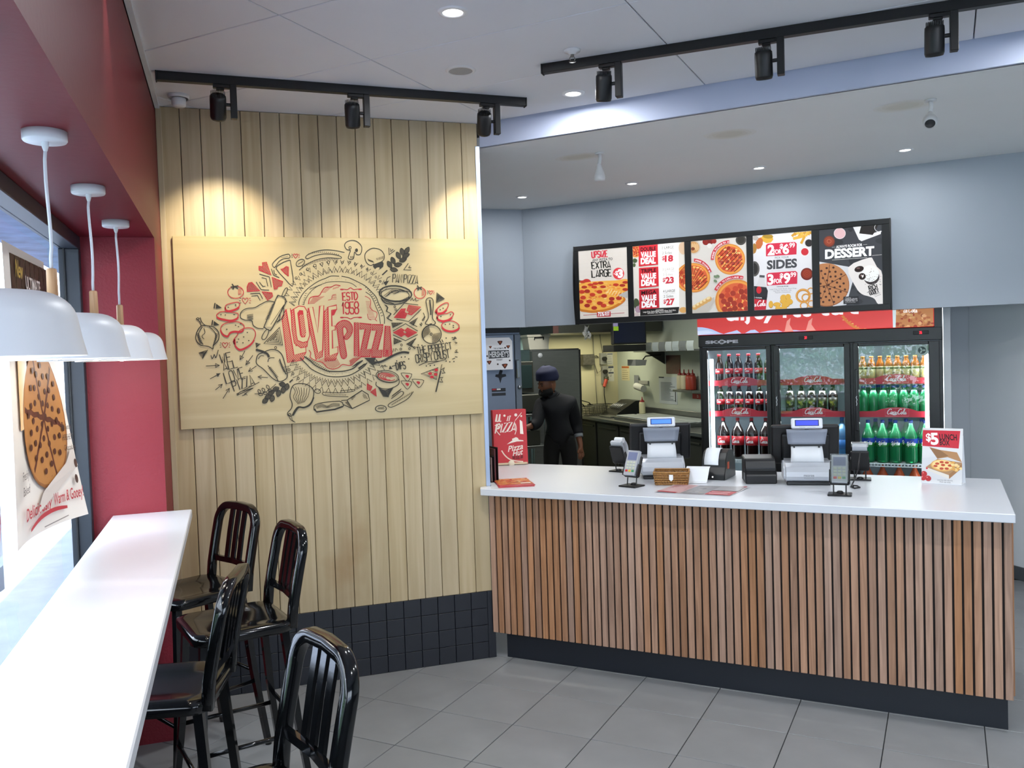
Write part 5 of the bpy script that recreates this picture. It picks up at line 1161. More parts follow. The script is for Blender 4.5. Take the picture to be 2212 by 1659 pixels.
for s in (1.0, 1.55, 2.1): 
    p = KP(s, 2.42, 1.765); lamp('fridge_lamp', 'AREA', p, 2.2, (0.92, 0.97, 1), rot=(math.radians(-12), 0, Q45), shape='RECTANGLE', size=0.42, size_y=0.05)
    for z in (1.46, 1.22): lamp('fridge_lamp', 'AREA', KP(s, 2.42, z - 0.02), 1.3, (0.92, 0.97, 1), rot=(math.radians(-12), 0, Q45), shape='RECTANGLE', size=0.42, size_y=0.04)
# header sign
mb = MB(); mb.box(0.70, 2.37, 2.285, 2.34, 1.89, 2.05, 0.004); sign = fp(mb, 'header_sign', mat('header sign', '#d8403d', 0.35, emit=0.6))
mb = MB(); mb.box(2.37, 2.42, 2.285, 2.34, 1.885, 2.06); fp(mb, 'sign_cap', M_fblk)
H_HEAD = (0.00123459283, -3.42893914e-05, 0.685521875, 0.000103495447, -0.00118136139, 2.1968405, 7.84865969e-05, -8.01077181e-06)
A = Art(hmap(H_HEAD), 0.00002)
A.at(0.7513, -15.5, 46.6)     # page of the header close-up
A.fill([(30, 215), (90, 215), (130, 222), (180, 235), (240, 262), (280, 275), (320, 262), (360, 252), (400, 240), (440, 270), (470, 275), (520, 240), (560, 236), (600, 265), (680, 245), (760, 237), (810, 270), (880, 238), (930, 240), (980, 248), (1080, 240), (1110, 270), (1260, 262), (1305, 262), (1305, 300), (30, 345)], '#b9c9ee')
A.fill([(30, 250), (140, 240), (200, 262), (40, 330)], '#d5e0f6')
for x, w in ((865, 40), (1060, 45)): A.fill([(x - w, 260), (x - 20, 160), (x + 15, 130), (x + 5, 190), (x + w, 255)], '#f29a8e')
for i in range(70):
    t = RNG.random(); x = 1350 + 440 * t; y = 140 + 130 * math.sin(min(1, t * 1.4) * PI / 2) - 25 * max(0, t - .6) + RNG.gauss(0, 9); A.ell(x, y, RNG.uniform(4, 16), RNG.uniform(3, 9), RNG.choice(['#d58a4a', '#e8b06a', '#c9703c']), n=8)
A.line([(1340, 110), (1400, 180), (1500, 235), (1620, 250), (1790, 235)], 22, '#d07a40', sm=4)
for i, ch in enumerate('enjoy ice cold'):
    if ch == ' ': continue
    A.type(ch, 300 + 86 * i * (0.97 if i < 6 else 0.985), 150 - 4.8 * i, 118, '#ffffff', 0.05)
A.fill([(1790, 60), (2155, 40), (2155, 245), (1795, 255)], '#b77a4a')
for i in range(60): A.ell(RNG.uniform(1830, 2150), RNG.uniform(70, 240), RNG.uniform(8, 22), RNG.uniform(6, 18), RNG.choice(['#8d4a2c', '#d2a070', '#a8603a', '#c2935e', '#9a3a2a']), n=7)
A.fill([(1790, 60), (1822, 58), (1818, 255), (1795, 256)], '#cfe0e4'); script_coke(A, 1890, 82, 52, '#f3ece6', 7, part=(2, 3, 5, 6, 7, 8))
A.build('print', lambda a, b, l: (a, 2.2848 - l, b), sign, gloss=0.35, emit=0.6, clip=(0.702, 1.892, 2.369, 2.049))
A = Art(lambda x, y: (x, y), 0.00002)
A.type('SKOPE', 0.755, 1.822, -0.022, '#c9ccd2', 0.05, width=0.255)
def flip(ar): ar.prims = [([(x, y) for x, y in P], F, c) for P, F, c in ar.prims]; return ar
A.ell(0.884, 1.833, 0.0175, 0.0175, '#c9ccd2', 0.004, n=16)
b = A.build('maker_lettering', lambda a, b, l: (a, 2.3097 - l, b), fridge, gloss=0.3); b.location = -FO
for s, z in ((1.51, 1.842), (2.285, 1.850)):
    mb = MB(); mb.box(s - 0.05, s + 0.05, 2.307, 2.312, z - 0.013, z + 0.013, 0.002); d = fp(mb, 'temperature_display', M_black)
    A = Art(lambda x, y: (x, -y), 0.00002); A.hand('35' if s > 2 else '32', s - 0.010, -(z - 0.008), 0.0165, '#ff2a3a', 0.0028, sx=0.62)
    A.build('digits', lambda a, b, l: (a, 2.3067 - l, b), d, emit=2.0)
# doors
M_fglass = glass('fridge glass', (0.93, 0.96, 0.96), 0.06)
for k, (s0, s1, g0, g1) in enumerate(((0.725, 1.252, 0.769, 1.218), (1.272, 1.815, 1.316, 1.774), (1.835, 2.40, 1.872, 2.332))):
    mb = MB(); z0, z1 = 0.145, 1.79; h0, h1 = 0.22, 1.766
    mb.box(s0, g0, 2.30, 2.335, z0, z1, 0.003); mb.box(g1, s1, 2.30, 2.335, z0, z1, 0.003); mb.box(g0, g1, 2.30, 2.335, h1, z1, 0.003); mb.box(g0, g1, 2.30, 2.335, z0, h0, 0.003)
    dr = fp(mb, 'door', M_fblk)
    mb = MB(); mb.box(g0, g1, 2.312, 2.318, h0, h1); mb.build('pane', M_fglass, dr)
    hs = s0 + 0.012 if k else s1 - 0.04
    if k: 
        mb = MB(); mb.box(hs, hs + 0.022, 2.285, 2.30, 1.15, 1.6, 0.004); mb.build('door_handle', mat('black handle', '#15171a', 0.3), dr)
        A = Art(None, 0.00002); A.line([(hs + 0.008, 1.335), (hs + 0.012, 1.35), (hs + 0.008, 1.365), (hs + 0.013, 1.38), (hs + 0.006, 1.395), (hs + 0.012, 1.405)], 0.004, '#c9ccd2'); A.build('handle_mark', lambda a, b, l: (a, 2.2847 - l, b), dr)
    if k == 2:
        A = Art(None, 0.00002); A.fill([(2.255, 1.758), (2.325, 1.758), (2.325, 1.70), (2.31, 1.688), (2.27, 1.688), (2.255, 1.70)], '#9fb3ac'); A.ell(2.29, 1.725, 0.026, 0.026, '#41524e', n=20)
        for a in range(3): A.ell(2.29 + 0.012 * math.cos(2.1 * a), 1.725 + 0.012 * math.sin(2.1 * a), 0.011, 0.006, '#9fb3ac', n=10, rot=120 * a)
        A.build('fan_sticker', lambda a, b, l: (a, 2.3115 - l, b), dr)
# shelves with red strips
M_strip = mat('red shelf strip', '#c8283c', 0.4)
DOORS = ((0.74, 1.245), (1.285, 1.80), (1.845, 2.385))
for k, (s0, s1) in enumerate(DOORS):
    for z, red in ((1.50, True), (1.258, True), (0.905, False), (0.60, False)):
        mb = MB(); mb.box(s0, s1, 2.40, 2.94, z - 0.008, z)
        for i in range(0): pass
        sh = fp(mb, 'shelf', M_wire)
        if red:
            c = (s0 + s1) / 2; mb = MB()
            top = [(s0, z + 0.028), (c - 0.14, z + 0.03), (c - 0.10, z + 0.045), (c - 0.05, z + 0.055), (c, z + 0.057), (c + 0.05, z + 0.055), (c + 0.10, z + 0.045), (c + 0.14, z + 0.03), (s1, z + 0.028)]
            mb.prism([(s0, z - 0.014)] + top + [(s1, z - 0.014)][::1] if False else [(s1, z - 0.014), (s0, z - 0.014)] + top, 2.392, 2.398, plane='XZ'); st = mb.build('shelf_strip', M_strip, sh)
            A = Art(lambda x, y: (x, -y), 0.00002); script_coke(A, c - 0.062, -(z + 0.008), 0.038, '#f6ecee', 0.0055); A.line([(c - 0.075, -(z - 0.006)), (c - 0.075, -(z + 0.05)), (c + 0.082, -(z + 0.05)), (c + 0.082, -(z - 0.006))], 0.0012, '#f0c9cd', closed=True)
            A.build('lettering', lambda a, b, l: (a, 2.3918 - l, b), sh)
        else:
            mb = MB()
            for i in range(24): mb.box(s0 + 0.02 * i * (s1 - s0) / 0.48, s0 + 0.02 * i * (s1 - s0) / 0.48 + 0.008, 2.392, 2.40, z - 0.02, z)
            mb.box(s0, s1, 2.392, 2.40, z - 0.026, z - 0.019); mb.build('shelf_lip', M_wire, sh)
# bottles: one of each kind, copied along its shelf
M_cola = mat('cola', '#160807', 0.12, coat=0.4); M_green = plastic_clear('green bottle', (0.05, 0.55, 0.22), 0.5); M_clear = plastic_clear('clear bottle', (0.85, 0.92, 0.95), 0.25)
M_juice = mat('orange juice', '#a8611a', 0.2, coat=0.3); M_blue = plastic_clear('blue water', (0.25, 0.6, 0.95), 0.45); M_brown = mat('dark soft drink', '#1d1410', 0.12, coat=0.4); M_org2 = mat('orange soft drink', '#b4502a', 0.15, coat=0.4)
def bottle(name, r, h, body, capc, labc, lz, label_art=None, sh=0.62):
    t = thing(name, 'x', 'bottle', (0, 0, 0), Q45)
    prof = [(0, 0.004), (r * 0.72, 0.0), (r * 0.96, h * 0.03), (r, h * 0.07), (r, h * sh)]
    for i in range(1, 7):
        u = i / 6; prof.append((r + (0.0135 - r) * (u * u * (3 - 2 * u)), h * (sh + (0.92 - sh) * u)))
    prof += [(0.0125, h * 0.93)]
    mb = MB(); mb.lathe(prof, 18); mb.build('body', body, t)
    mb = MB(); mb.lathe([(0.0128, h * 0.925), (0.0145, h * 0.927), (0.0145, h * 0.992), (0.013, h), (0, h)], 16); mb.build('cap', mat('cap ' + capc, capc, 0.4), t)
    if labc:
        mb = MB(); mb.lathe([(r + 0.0006, h * lz[0]), (r + 0.0008, h * lz[0]), (r + 0.0008, h * lz[1]), (r + 0.0006, h * lz[1])], 18); lb = mb.build('label', mat('label ' + labc, labc, 0.4), t)
        if label_art:
            A = Art(None, 0.00003); label_art(A, h)
            A.build('print', lambda a, b, l: ((r + 0.001 + l) * math.sin(a / r), -(r + 0.001 + l) * math.cos(a / r), b), lb)
    return t
def ORD(i, n):
    return ('leftmost ', 'second from left ', 'third from left ', 'fourth from left ', 'fifth from left ', 'sixth from left ', 'seventh from left ')[i] if i < n - 1 else 'rightmost '
def lay(proto, spots, label, group):
    """spots: list of (s, d, z)"""
    n = len(spots)
    for i, (s, d, z) in enumerate(spots):
        o = proto if i == 0 else copy_tree(proto)
        o.location = KP(s, d, z); o['group'] = group
        o['label'] = (ORD(i, n) if n > 1 else '') + label
def row(s0, s1, n, d, z, jit=0.004): return [(s0 + (s1 - s0) * i / (n - 1) + RNG.uniform(-jit, jit), d + RNG.uniform(-0.006, 0.006), z) for i in range(n)]
def art_coke(A, h): script_coke(Neg(A), -0.03, -h * 0.40, 0.022, '#f6eef0', 0.004, part=(0, 1, 2, 3))
class Neg:
    """draws y-down shapes into a y-up page"""
    def __init__(s, A): s.A = A
    def line(s, P, w, c, **k): s.A.line([(x, -y) for x, y in P], w, c, **k)
def art_coke_big(A, h): script_coke(Neg(A), -0.040, -h * 0.40, 0.035, '#f6eef0', 0.006, part=(0, 1, 2, 3))
def art_sprite(A, h):
    [A.rect(-0.07 + 0.01 * i, h * 0.47, -0.06 + 0.01 * i, h * 0.58, '#1f3f9a') for i in range(14)]; A.ell(0.006, h * 0.50, 0.013, 0.010, '#d8cf3a', n=12); A.type('Sprite', -0.030, h * 0.425, -0.026, '#ffffff', 0.03, width=0.06, slant=-0.2)
def art_juice(A, h):
    [A.rect(-0.05 + 0.01 * i, h * 0.50, -0.04 + 0.01 * i, h * 0.57, '#5d6a3c') for i in range(10)]; A.line([(-0.02, h * 0.53), (0.02, h * 0.545)], 0.006, '#2f2a22'); A.ell(0.005, h * 0.33, 0.018, 0.022, '#e8c83a', n=12)
def art_dark(A, h):
    for i in range(7): A.ell(RNG.uniform(-0.02, 0.02), h * RNG.uniform(0.30, 0.52), 0.009, 0.007, RNG.choice(['#a8a83a', '#d0c860', '#7f8a2e']), n=8)
p = bottle('cola_bottle', 0.032, 0.235, M_cola, '#b3202c', '#c3222f', (0.34, 0.52), art_coke)
lay(p, row(0.83, 1.21, 6, 2.44, 1.50), 'small cola bottle, top shelf behind the first glass door', 'cola bottles on the top shelf')
p = bottle('cola_bottle', 0.032, 0.235, M_cola, '#b3202c', '#c3222f', (0.34, 0.52), art_coke)
lay(p, row(0.83, 1.21, 6, 2.44, 1.258), 'small cola bottle, middle shelf behind the first glass door', 'cola bottles on the middle shelf')
p = bottle('large_cola_bottle', 0.049, 0.325, M_cola, '#b3202c', '#c3222f', (0.34, 0.56), art_coke_big)
lay(p, row(0.85, 1.175, 4, 2.455, 0.905, 0.002), 'large cola bottle with broad red label, lowest visible fridge shelf', 'large cola bottles')
p = bottle('dark_drink_bottle', 0.034, 0.225, M_brown, '#2a2a2a', '#2c2a1c', (0.25, 0.58), art_dark)
lay(p, row(1.37, 1.68, 5, 2.44, 1.258), 'dark soft drink bottle with yellow-green label, middle door', 'dark soft drinks')
p = bottle('water_bottle', 0.036, 0.26, M_clear, '#2e3f55', None, None)
lay(p, row(1.36, 1.66, 5, 2.46, 0.905), 'clear water bottle, lower shelf behind the middle door', 'clear water bottles')
p = bottle('water_jug', 0.055, 0.33, M_blue, '#2e6fc0', '#3f86d8', (0.3, 0.5)); lay(p, [(1.735, 2.47, 0.9055)], 'large blue water bottle at the right of the middle glass door', 'large blue water bottles')
p = bottle('juice_bottle', 0.0285, 0.19, M_juice, '#d98a3a', '#c6bf8a', (0.1, 0.60), art_juice, 0.66)
lay(p, row(1.89, 2.30, 8, 2.435, 1.50, 0.0), 'small orange juice bottle, top shelf behind the last door', 'orange juice bottles')
p = bottle('small_lemonade_bottle', 0.032, 0.215, M_green, '#2f4aa8', None, None)
lay(p, row(1.89, 2.30, 7, 2.435, 1.258, 0.001), 'small green front bottle on the middle shelf behind the last door', 'small green lemonade bottles')
p = copy_tree(p); lay(p, row(1.92, 2.31, 7, 2.52, 1.258), 'small green second-row bottle on the middle shelf behind the last door', 'small green lemonade bottles')
p = bottle('lemonade_bottle', 0.044, 0.315, M_green, '#2f4aa8', '#2f9a4a', (0.38, 0.58), art_sprite, 0.58)
lay(p, row(1.915, 2.30, 5, 2.45, 0.905, 0.006), 'large green lemonade bottle with label, lower shelf behind the last door', 'large green lemonade bottles')
p = copy_tree(p); lay(p, row(1.96, 2.28, 4, 2.56, 0.905, 0.006), 'large green second-row lemonade bottle, lower shelf behind the last door', 'large green lemonade bottles')
p = bottle('orange_drink_bottle', 0.046, 0.30, M_org2, '#c06a3a', None, None)
lay(p, row(1.91, 2.33, 5, 2.45, 0.60, 0.004), 'large orange soft drink bottle, bottom of the last door', 'large orange soft drinks')
# ================================================================== things on the counter
ZT = 1.0205
def ct(name, label, cat, s, d, rot=0.0, group=None): return thing(name, label, cat, KP(s, d, ZT), Q45 + rot, group)
M_sil = mat('silver plastic', '#b9bdc4', 0.32, metal=0.25); M_silw = mat('pale silver plastic', '#d6d9dd', 0.35); M_blkp = mat('black plastic', '#0c0d0f', 0.35); M_paper = mat('white paper', '#e6e9ee', 0.7); M_gry = mat('grey plastic', '#8d93a0', 0.4)
def pos(label, s, d, rot):
    t = ct('cash_register', label, 'cash register', s, d, rot, 'registers on the counter')
    mb = MB(); mb.box(-0.115, 0.115, -0.105, 0.10, 0.0, 0.022, 0.004); mb.build('foot', M_blkp, t)
    prof = [(-0.09, 0.018), (-0.118, 0.03), (-0.128, 0.05), (-0.122, 0.075), (-0.10, 0.10), (-0.06, 0.118), (0.0, 0.125), (0.08, 0.128), (0.10, 0.11), (0.10, 0.018)]
    mb = MB(); mb.prism(prof, -0.130, 0.130, plane='YZ'); bmesh.ops.bevel(mb.bm, geom=[e for e in mb.bm.edges if abs(e.verts[0].co.x - e.verts[1].co.x) < 1e-6], offset=0.012, segments=3, affect='EDGES'); b = mb.build('base', M_sil, t)
    A = Art(lambda x, y: (x, -y), 0.00003); A.type('micros', -0.027, -0.052, 0.013, '#55585c', 0.0, width=0.054); A.type('Workstation 5A', -0.026, -0.040, 0.006, '#85888c', 0.0, width=0.052); A.build('lettering', lambda a, b_, l: (a, -0.1286 - l, b_), b)
    # curved neck plate rising out of the base, then the upper cradle
    def neck(u, v): 
        z = 0.115 + 0.10 * v; y = -0.045 - 0.012 * math.sin(PI * v) + 0.05 * v * v; w = 0.088 - 0.006 * v
        return (w * (2 * u - 1), y, z)
    mb = MB(); mb.grid(neck, 6, 8); o = mb.build('neck', M_silw, t); so = o.modifiers.new('thickness', 'SOLIDIFY'); so.thickness = 0.012; so.offset = -1
    mb = MB(); mb.box(-0.088, 0.088, -0.012, 0.05, 0.205, 0.225, 0.003); mb.box(-0.07, -0.062, -0.018, -0.010, 0.19, 0.21); mb.box(0.062, 0.07, -0.018, -0.010, 0.19, 0.21); mb.build('hinge', M_blkp, t)
    def cradle(u, v):
        z = 0.218 + 0.085 * v; y = -0.01 - 0.028 * v ** 2; w = 0.098 + 0.010 * v
        return (w * (2 * u - 1), y, z)
    mb = MB(); mb.grid(cradle, 6, 6); o = mb.build('cradle', M_gry, t); so = o.modifiers.new('thickness', 'SOLIDIFY'); so.thickness = 0.014; so.offset = -1
    T = Matrix.Translation((0, -0.052, 0.335)) @ Matrix.Rotation(math.radians(-14), 4, 'X')
    mb = MB(); mb.box(-0.083, 0.083, -0.010, 0.012, -0.028, 0.030, 0.008, 2, M=T); mb.build('display', mat('white display housing', '#d9dce2', 0.35), t)
    mb = MB(); mb.box(-0.063, 0.063, -0.0112, -0.0095, -0.015, 0.019, M=T); mb.build('screen_bezel', mat('navy bezel', '#1c2a5c', 0.3), t)
    mb = MB(); mb.box(-0.058, 0.058, -0.012, -0.011, -0.011, 0.015, M=T); mb.build('screen', mat('blue lit screen' if s > 1.3 else 'pale blue lit screen', '#2434c8' if s > 1.3 else '#3f6fd8', 0.3, emit=1.1), t)
    A = Art(lambda x, y: (x, -y), 0.00003); A.type('micros', -0.04, 0.0245, 0.005, '#7b7f88', 0, width=0.03); A.type('customer display', 0.0, 0.0245, 0.004, '#9a9ea6', 0, width=0.045); A.build('display_lettering', lambda a, b_, l: T @ Vector((a, -0.0103 - l, b_)), t)
    mb = MB(); mb.box(-0.012, 0.012, -0.04, -0.02, 0.29, 0.31, 0.002); mb.build('display_post', M_blkp, t)
    T = Matrix.Translation((0.0, 0.095, 0.205)) @ Matrix.Rotation(math.radians(12), 4, 'X')
    mb = MB(); mb.box(-0.185, 0.185, -0.012, 0.02, -0.115, 0.115, 0.012, 2, M=T); mb.box(-0.13, 0.13, -0.035, -0.010, -0.09, 0.07, 0.012, 2, M=T); mb.build('monitor', M_blkp, t)
    mb = MB(); mb.box(-0.05, 0.05, 0.0, 0.08, 0.10, 0.22, 0.004); mb.build('stand', M_blkp, t)
    return t
pos('grey cash register with lit blue customer display, behind the wicker basket', 0.895, 0.62, math.radians(21))
pos('silver cash register with lit blue customer display, beside the black cash printer', 1.738, 0.60, math.radians(13))
def terminal(label, s, d, rot, cover=False, roll=False, silver=False):
    t = ct('card_terminal', label, 'card terminal', s, d, rot, 'card terminals on stands')
    mb = MB(); mb.box(-0.058, 0.058, -0.05, 0.05, 0.0, 0.008, 0.003); mb.lathe([(0, 0.008), (0.02, 0.008), (0.012, 0.018), (0, 0.02)], 14, c=(0, 0.02, 0)); mb.build('stand_base', M_blkp, t)
    for x in (-0.03, 0.03):
        mb = MB(); mb.cyl((x, 0.0, 0.006), (x, 0.012, 0.075), 0.0035, 8); mb.build('stand_post', M_blkp, t)
    T = Matrix.Translation((0, 0.018, 0.125)) @ Matrix.Rotation(math.radians(-24), 4, 'X')
    mb = MB(); mb.box(-0.047, 0.047, 0.002, 0.022, -0.075, 0.05, 0.005, M=T); mb.box(-0.050, -0.044, -0.014, 0.02, -0.07, 0.0, 0.002, M=T); mb.box(0.044, 0.050, -0.014, 0.02, -0.07, 0.0, 0.002, M=T); mb.build('holder', M_blkp, t)
    mb = MB(); mb.prism([(-0.037, -0.07), (0.037, -0.07), (0.04, 0.0), (0.038, 0.075), (-0.038, 0.075), (-0.04, 0.0)], -0.018, 0.004, M=T); mb.build('body', M_sil, t)
    mb = MB(); mb.box(-0.030, 0.030, -0.0195, -0.0175, 0.018, 0.064, 0.0, M=T); mb.build('screen', mat('dim terminal screen', '#777f9f', 0.2), t)
    for r in range(4):
        for c in range(3):
            mb = MB(); x = -0.021 + 0.021 * c; z = 0.004 - 0.0165 * r; mb.box(x - 0.008, x + 0.008, -0.0205, -0.0175, z - 0.006, z + 0.006, 0.001, M=T)
            mb.build('key', mat(('red key', 'yellow key', 'green key')[c], ('#c8302c', '#d9b83a', '#3a8f5a')[c], 0.4) if r == 3 else mat('pale key', '#c6cbb8', 0.35), t)
    if cover:
        mb = MB(); mb.box(-0.044, 0.044, -0.035, -0.032, -0.07, 0.075, M=T); mb.box(-0.044, -0.042, -0.035, -0.016, -0.07, 0.075, M=T); mb.box(0.042, 0.044, -0.035, -0.016, -0.07, 0.075, M=T); mb.build('clear_shield', plastic_clear('clear shield', (0.9, 0.92, 0.91), 0.1), t)
    if roll:
        def strip(u, v):
            a = v; y = -0.035 - 0.035 * math.sin(PI * min(1, a * 1.05)) ; z = 0.215 - 0.155 * a
            return (0.03 * (2 * u - 1) + 0.006 * a, y + 0.03 * (1 - a) * (1 - a), z)
        mb = MB(); mb.grid(strip, 2, 14); o = mb.build('receipt', M_paper, t); so = o.modifiers.new('thickness', 'SOLIDIFY'); so.thickness = 0.0006
        mb = MB(); mb.cyl((-0.03, 0.0, 0.20), (0.03, 0.0, 0.20), 0.018, 14); mb.build('paper_roll', M_paper, t)
    if silver:
        mb = MB(); mb.box(-0.045, 0.045, -0.03, 0.03, 0.185, 0.212, 0.006, 2); mb.build('printer_head', mat('bright steel', '#aeb0b2', 0.25, metal=0.7), t)
    return t
terminal('card terminal with coloured keys on a black stand, in front of the grey register', 0.842, 0.215, math.radians(-16))
terminal('card terminal on a black stand with a long white receipt curling over it', 0.575, 0.775, math.radians(168), roll=True)
terminal('card terminal under a clear shield on a black stand near the counter edge', 1.95, 0.225, math.radians(4), cover=True)
terminal('silver-topped card terminal seen from behind, right of the silver register', 2.0, 0.78, math.radians(185), silver=True)
t = ct('cable', 'black coiled cable lying behind the shielded card terminal', 'cable', 1.99, 0.47)
mb = MB(); mb.tube(spline3 if False else [(0.02, 0.22, 0.16), (0.015, 0.15, 0.08), (0.0, 0.08, 0.03), (-0.01, 0.0, 0.005), (0.012, -0.04, 0.005), (0.035, -0.01, 0.006), (0.02, 0.03, 0.007), (-0.005, 0.01, 0.012), (0.005, -0.03, 0.012)], 0.004, 8); mb.build('lead', M_blkp, t)
# receipt printer with paper over its top, and the boxy printer
t = ct('receipt_printer', 'black receipt printer with white paper folded over its top', 'printer', 1.225, 0.675, math.radians(-3))
mb = MB(); mb.prism([(-0.115, 0.0), (-0.115, 0.03), (-0.09, 0.075), (-0.085, 0.12), (-0.055, 0.155), (0.0, 0.172), (0.06, 0.165), (0.11, 0.10), (0.115, 0.0)], -0.072, 0.072, plane='YZ'); bmesh.ops.bevel(mb.bm, geom=mb.bm.edges[:], offset=0.004, segments=1, affect='EDGES'); mb.build('case', M_blkp, t)
def fold(u, v):
    P = spline([(0.0, 0.175), (-0.04, 0.172), (-0.07, 0.152), (-0.092, 0.115), (-0.096, 0.085)], 4); i = min(int(v * (len(P) - 1)), len(P) - 1); y, z = P[i]; return (0.042 * (2 * u - 1) - 0.012, y - 0.002, z)
mb = MB(); mb.grid(fold, 2, 16); o = mb.build('receipt', M_paper, t); so = o.modifiers.new('thickness', 'SOLIDIFY'); so.thickness = 0.0008; so.offset = 1
mb = MB(); mb.box(0.0715, 0.0735, -0.06, -0.025, 0.06, 0.10); mb.build('orange_label', mat('orange sticker', '#c8502e', 0.5), t)
mb = MB(); mb.cyl((0, -0.116, 0.018), (0, -0.118, 0.018), 0.004, 10); mb.build('indicator', mat('white lamp', '#ffffff', 0.3, emit=2), t)
t = ct('cash_printer', 'squat black cash printer standing left of the silver register', 'printer', 1.482, 0.57, math.radians(18))
mb = MB(); mb.prism([(-0.095, 0.0), (-0.10, 0.05), (-0.075, 0.075), (-0.078, 0.085), (-0.068, 0.12), (-0.055, 0.14), (0.09, 0.146), (0.10, 0.0)], -0.085, 0.085, plane='YZ'); bmesh.ops.bevel(mb.bm, geom=mb.bm.edges[:], offset=0.005, segments=1, affect='EDGES'); mb.build('case', M_blkp, t)
mb = MB(); mb.box(-0.08, 0.08, -0.082, -0.06, 0.076, 0.082); mb.build('lid_seam', mat('dark seam', '#040405', 0.6), t)
mb = MB(); mb.box(-0.087, -0.0845, -0.05, -0.02, 0.02, 0.055); mb.build('label', mat('grey sticker', '#8b8f90', 0.6), t)
# wicker basket
t = ct('wicker_basket', 'shallow rectangular wicker basket with a small white tag', 'basket', 1.03, 0.37, math.radians(14))
M_wick = mat('wicker', '#a8793f', 0.6, noise=0.35, nscale=40); M_wickd = mat('dark wicker', '#8a6032', 0.65, noise=0.3, nscale=40)
w0, w1, d0, d1, hh = 0.088, 0.098, 0.066, 0.076, 0.072
mb = MB()
for k in range(5):
    z = 0.008 + 0.0135 * k; u = z / hh; w = w0 + (w1 - w0) * u; d = d0 + (d1 - d0) * u; P = []
    for (ax, ay), (bx, by), n in (((-w, -d), (w, -d), 24), ((w, -d), (w, d), 18), ((w, d), (-w, d), 24), ((-w, d), (-w, -d), 18)):
        for i in range(n):
            f = i / n; nx, ny = (by - ay), -(bx - ax); L = math.hypot(nx, ny); o_ = 0.0022 * (1 if (i + k) % 2 else -1); P.append((ax + (bx - ax) * f + nx / L * o_, ay + (by - ay) * f + ny / L * o_, z))
    mb.tube(P, 0.0042, 5, closed=True)
tag(mb.build('weave', M_wick, t), kind='stuff')
mb = MB()
for (ax, ay), (bx, by), n in (((-1, -1), (1, -1), 13), ((1, -1), (1, 1), 9), ((1, 1), (-1, 1), 13), ((-1, 1), (-1, -1), 9)):
    for i in range(n):
        f = i / n; x = ax + (bx - ax) * f; y = ay + (by - ay) * f; mb.tube([(x * w0, y * d0, 0.003), (x * w1, y * d1, hh)], 0.0032, 5)
tag(mb.build('stakes', M_wickd, t), kind='stuff')
mb = MB(); mb.tube([(-w1, -d1, hh), (w1, -d1, hh), (w1, d1, hh), (-w1, d1, hh)], 0.006, 8, closed=True); mb.build('rim', M_wick, t)
mb = MB(); mb.box(-w0, w0, -d0, d0, 0.0, 0.006); mb.build('bottom', M_wickd, t)
mb = MB(); mb.prism([(-0.011, 0.062), (0.011, 0.062), (0.011, 0.035), (0.0, 0.026), (-0.011, 0.035)], -0.0835, -0.0815); mb.build('tag', M_paper, t)
# folded paper, leaflets
t = ct('folded_paper', 'sheet of folded white paper standing beside the wicker basket', 'paper', 1.155, 0.46, math.radians(8))
def fsheet(u, v):
    if v < 0.35: y = -0.055 + 0.09 * v / 0.35 * 0.5; z = 0.002 + 0.01 * v
    elif v < 0.8: f = (v - .35) / .45; y = -0.01 + 0.03 * f; z = 0.006 + 0.07 * f
    else: f = (v - .8) / .2; y = 0.02 + 0.05 * f; z = 0.076 + 0.006 * f
    return (0.055 * (2 * u - 1) + 0.012 * (z / 0.08) * (2 * u - 1), y, z)
mb = MB(); mb.grid(fsheet, 4, 20, False); o = mb.build('sheet', M_paper, t); so = o.modifiers.new('thickness', 'SOLIDIFY'); so.thickness = 0.0006
t = ct('menu_leaflet', 'large open red and grey menu leaflet lying at the counter front', 'leaflet', 1.25, 0.19, math.radians(-3))
def leafz(x, y): return 0.0008 + 0.010 * max(0, x / 0.2 - 0.55) * max(0, y / 0.14) + 0.008 * max(0, -x / 0.2 - 0.6)
mb = MB(); mb.grid(lambda u, v: (0.205 * (2 * u - 1) + 0.02 * (v - .5), 0.15 * (2 * v - 1), leafz(0.205 * (2 * u - 1), 0.15 * (2 * v - 1))), 16, 8, False); sh = mb.build('sheet', mat('leaflet paper', '#c9c3c4', 0.35), t); so = sh.modifiers.new('thickness', 'SOLIDIFY'); so.thickness = 0.0006; so.offset = -1
A = Art(lambda x, y: (x, y), 0.00004)
A.rect(-0.195, -0.14, -0.07, 0.14, '#c7a3a3'); 
for i in range(9):
    for j in range(3): A.rect(-0.185 + 0.038 * j, -0.10 + 0.026 * i, -0.155 + 0.038 * j, -0.088 + 0.026 * i, RNG.choice(['#a35f62', '#b98487', '#8f6a6c']))
A.rect(-0.195, -0.145, -0.09, -0.118, '#b3343c'); A.rect(-0.065, -0.14, 0.06, 0.14, '#8d8c8f')
for i in range(16): A.ell(RNG.uniform(-0.045, 0.045), RNG.uniform(-0.11, 0.11), RNG.uniform(.01, .022), RNG.uniform(.008, .02), RNG.choice(['#6f6e70', '#a5a3a2', '#7e7a77', '#99918a']), n=10)
A.rect(0.062, 0.0, 0.195, 0.14, '#a9a8aa'); A.rect(0.066, -0.14, 0.198, -0.02, '#bc3038')
for i in range(5): A.rect(0.075, -0.125 + 0.021 * i, 0.185 - 0.01 * (i % 2), -0.115 + 0.021 * i, '#e6dcdc' if i % 2 else '#8c1f28')
A.rect(0.15, 0.12, 0.2, 0.145, '#b52c35')
A.build('print', lambda a, b, l: (a + 0.02 * (b / 0.3), b, leafz(a, b) + 0.0012 + l), sh, gloss=0.35)
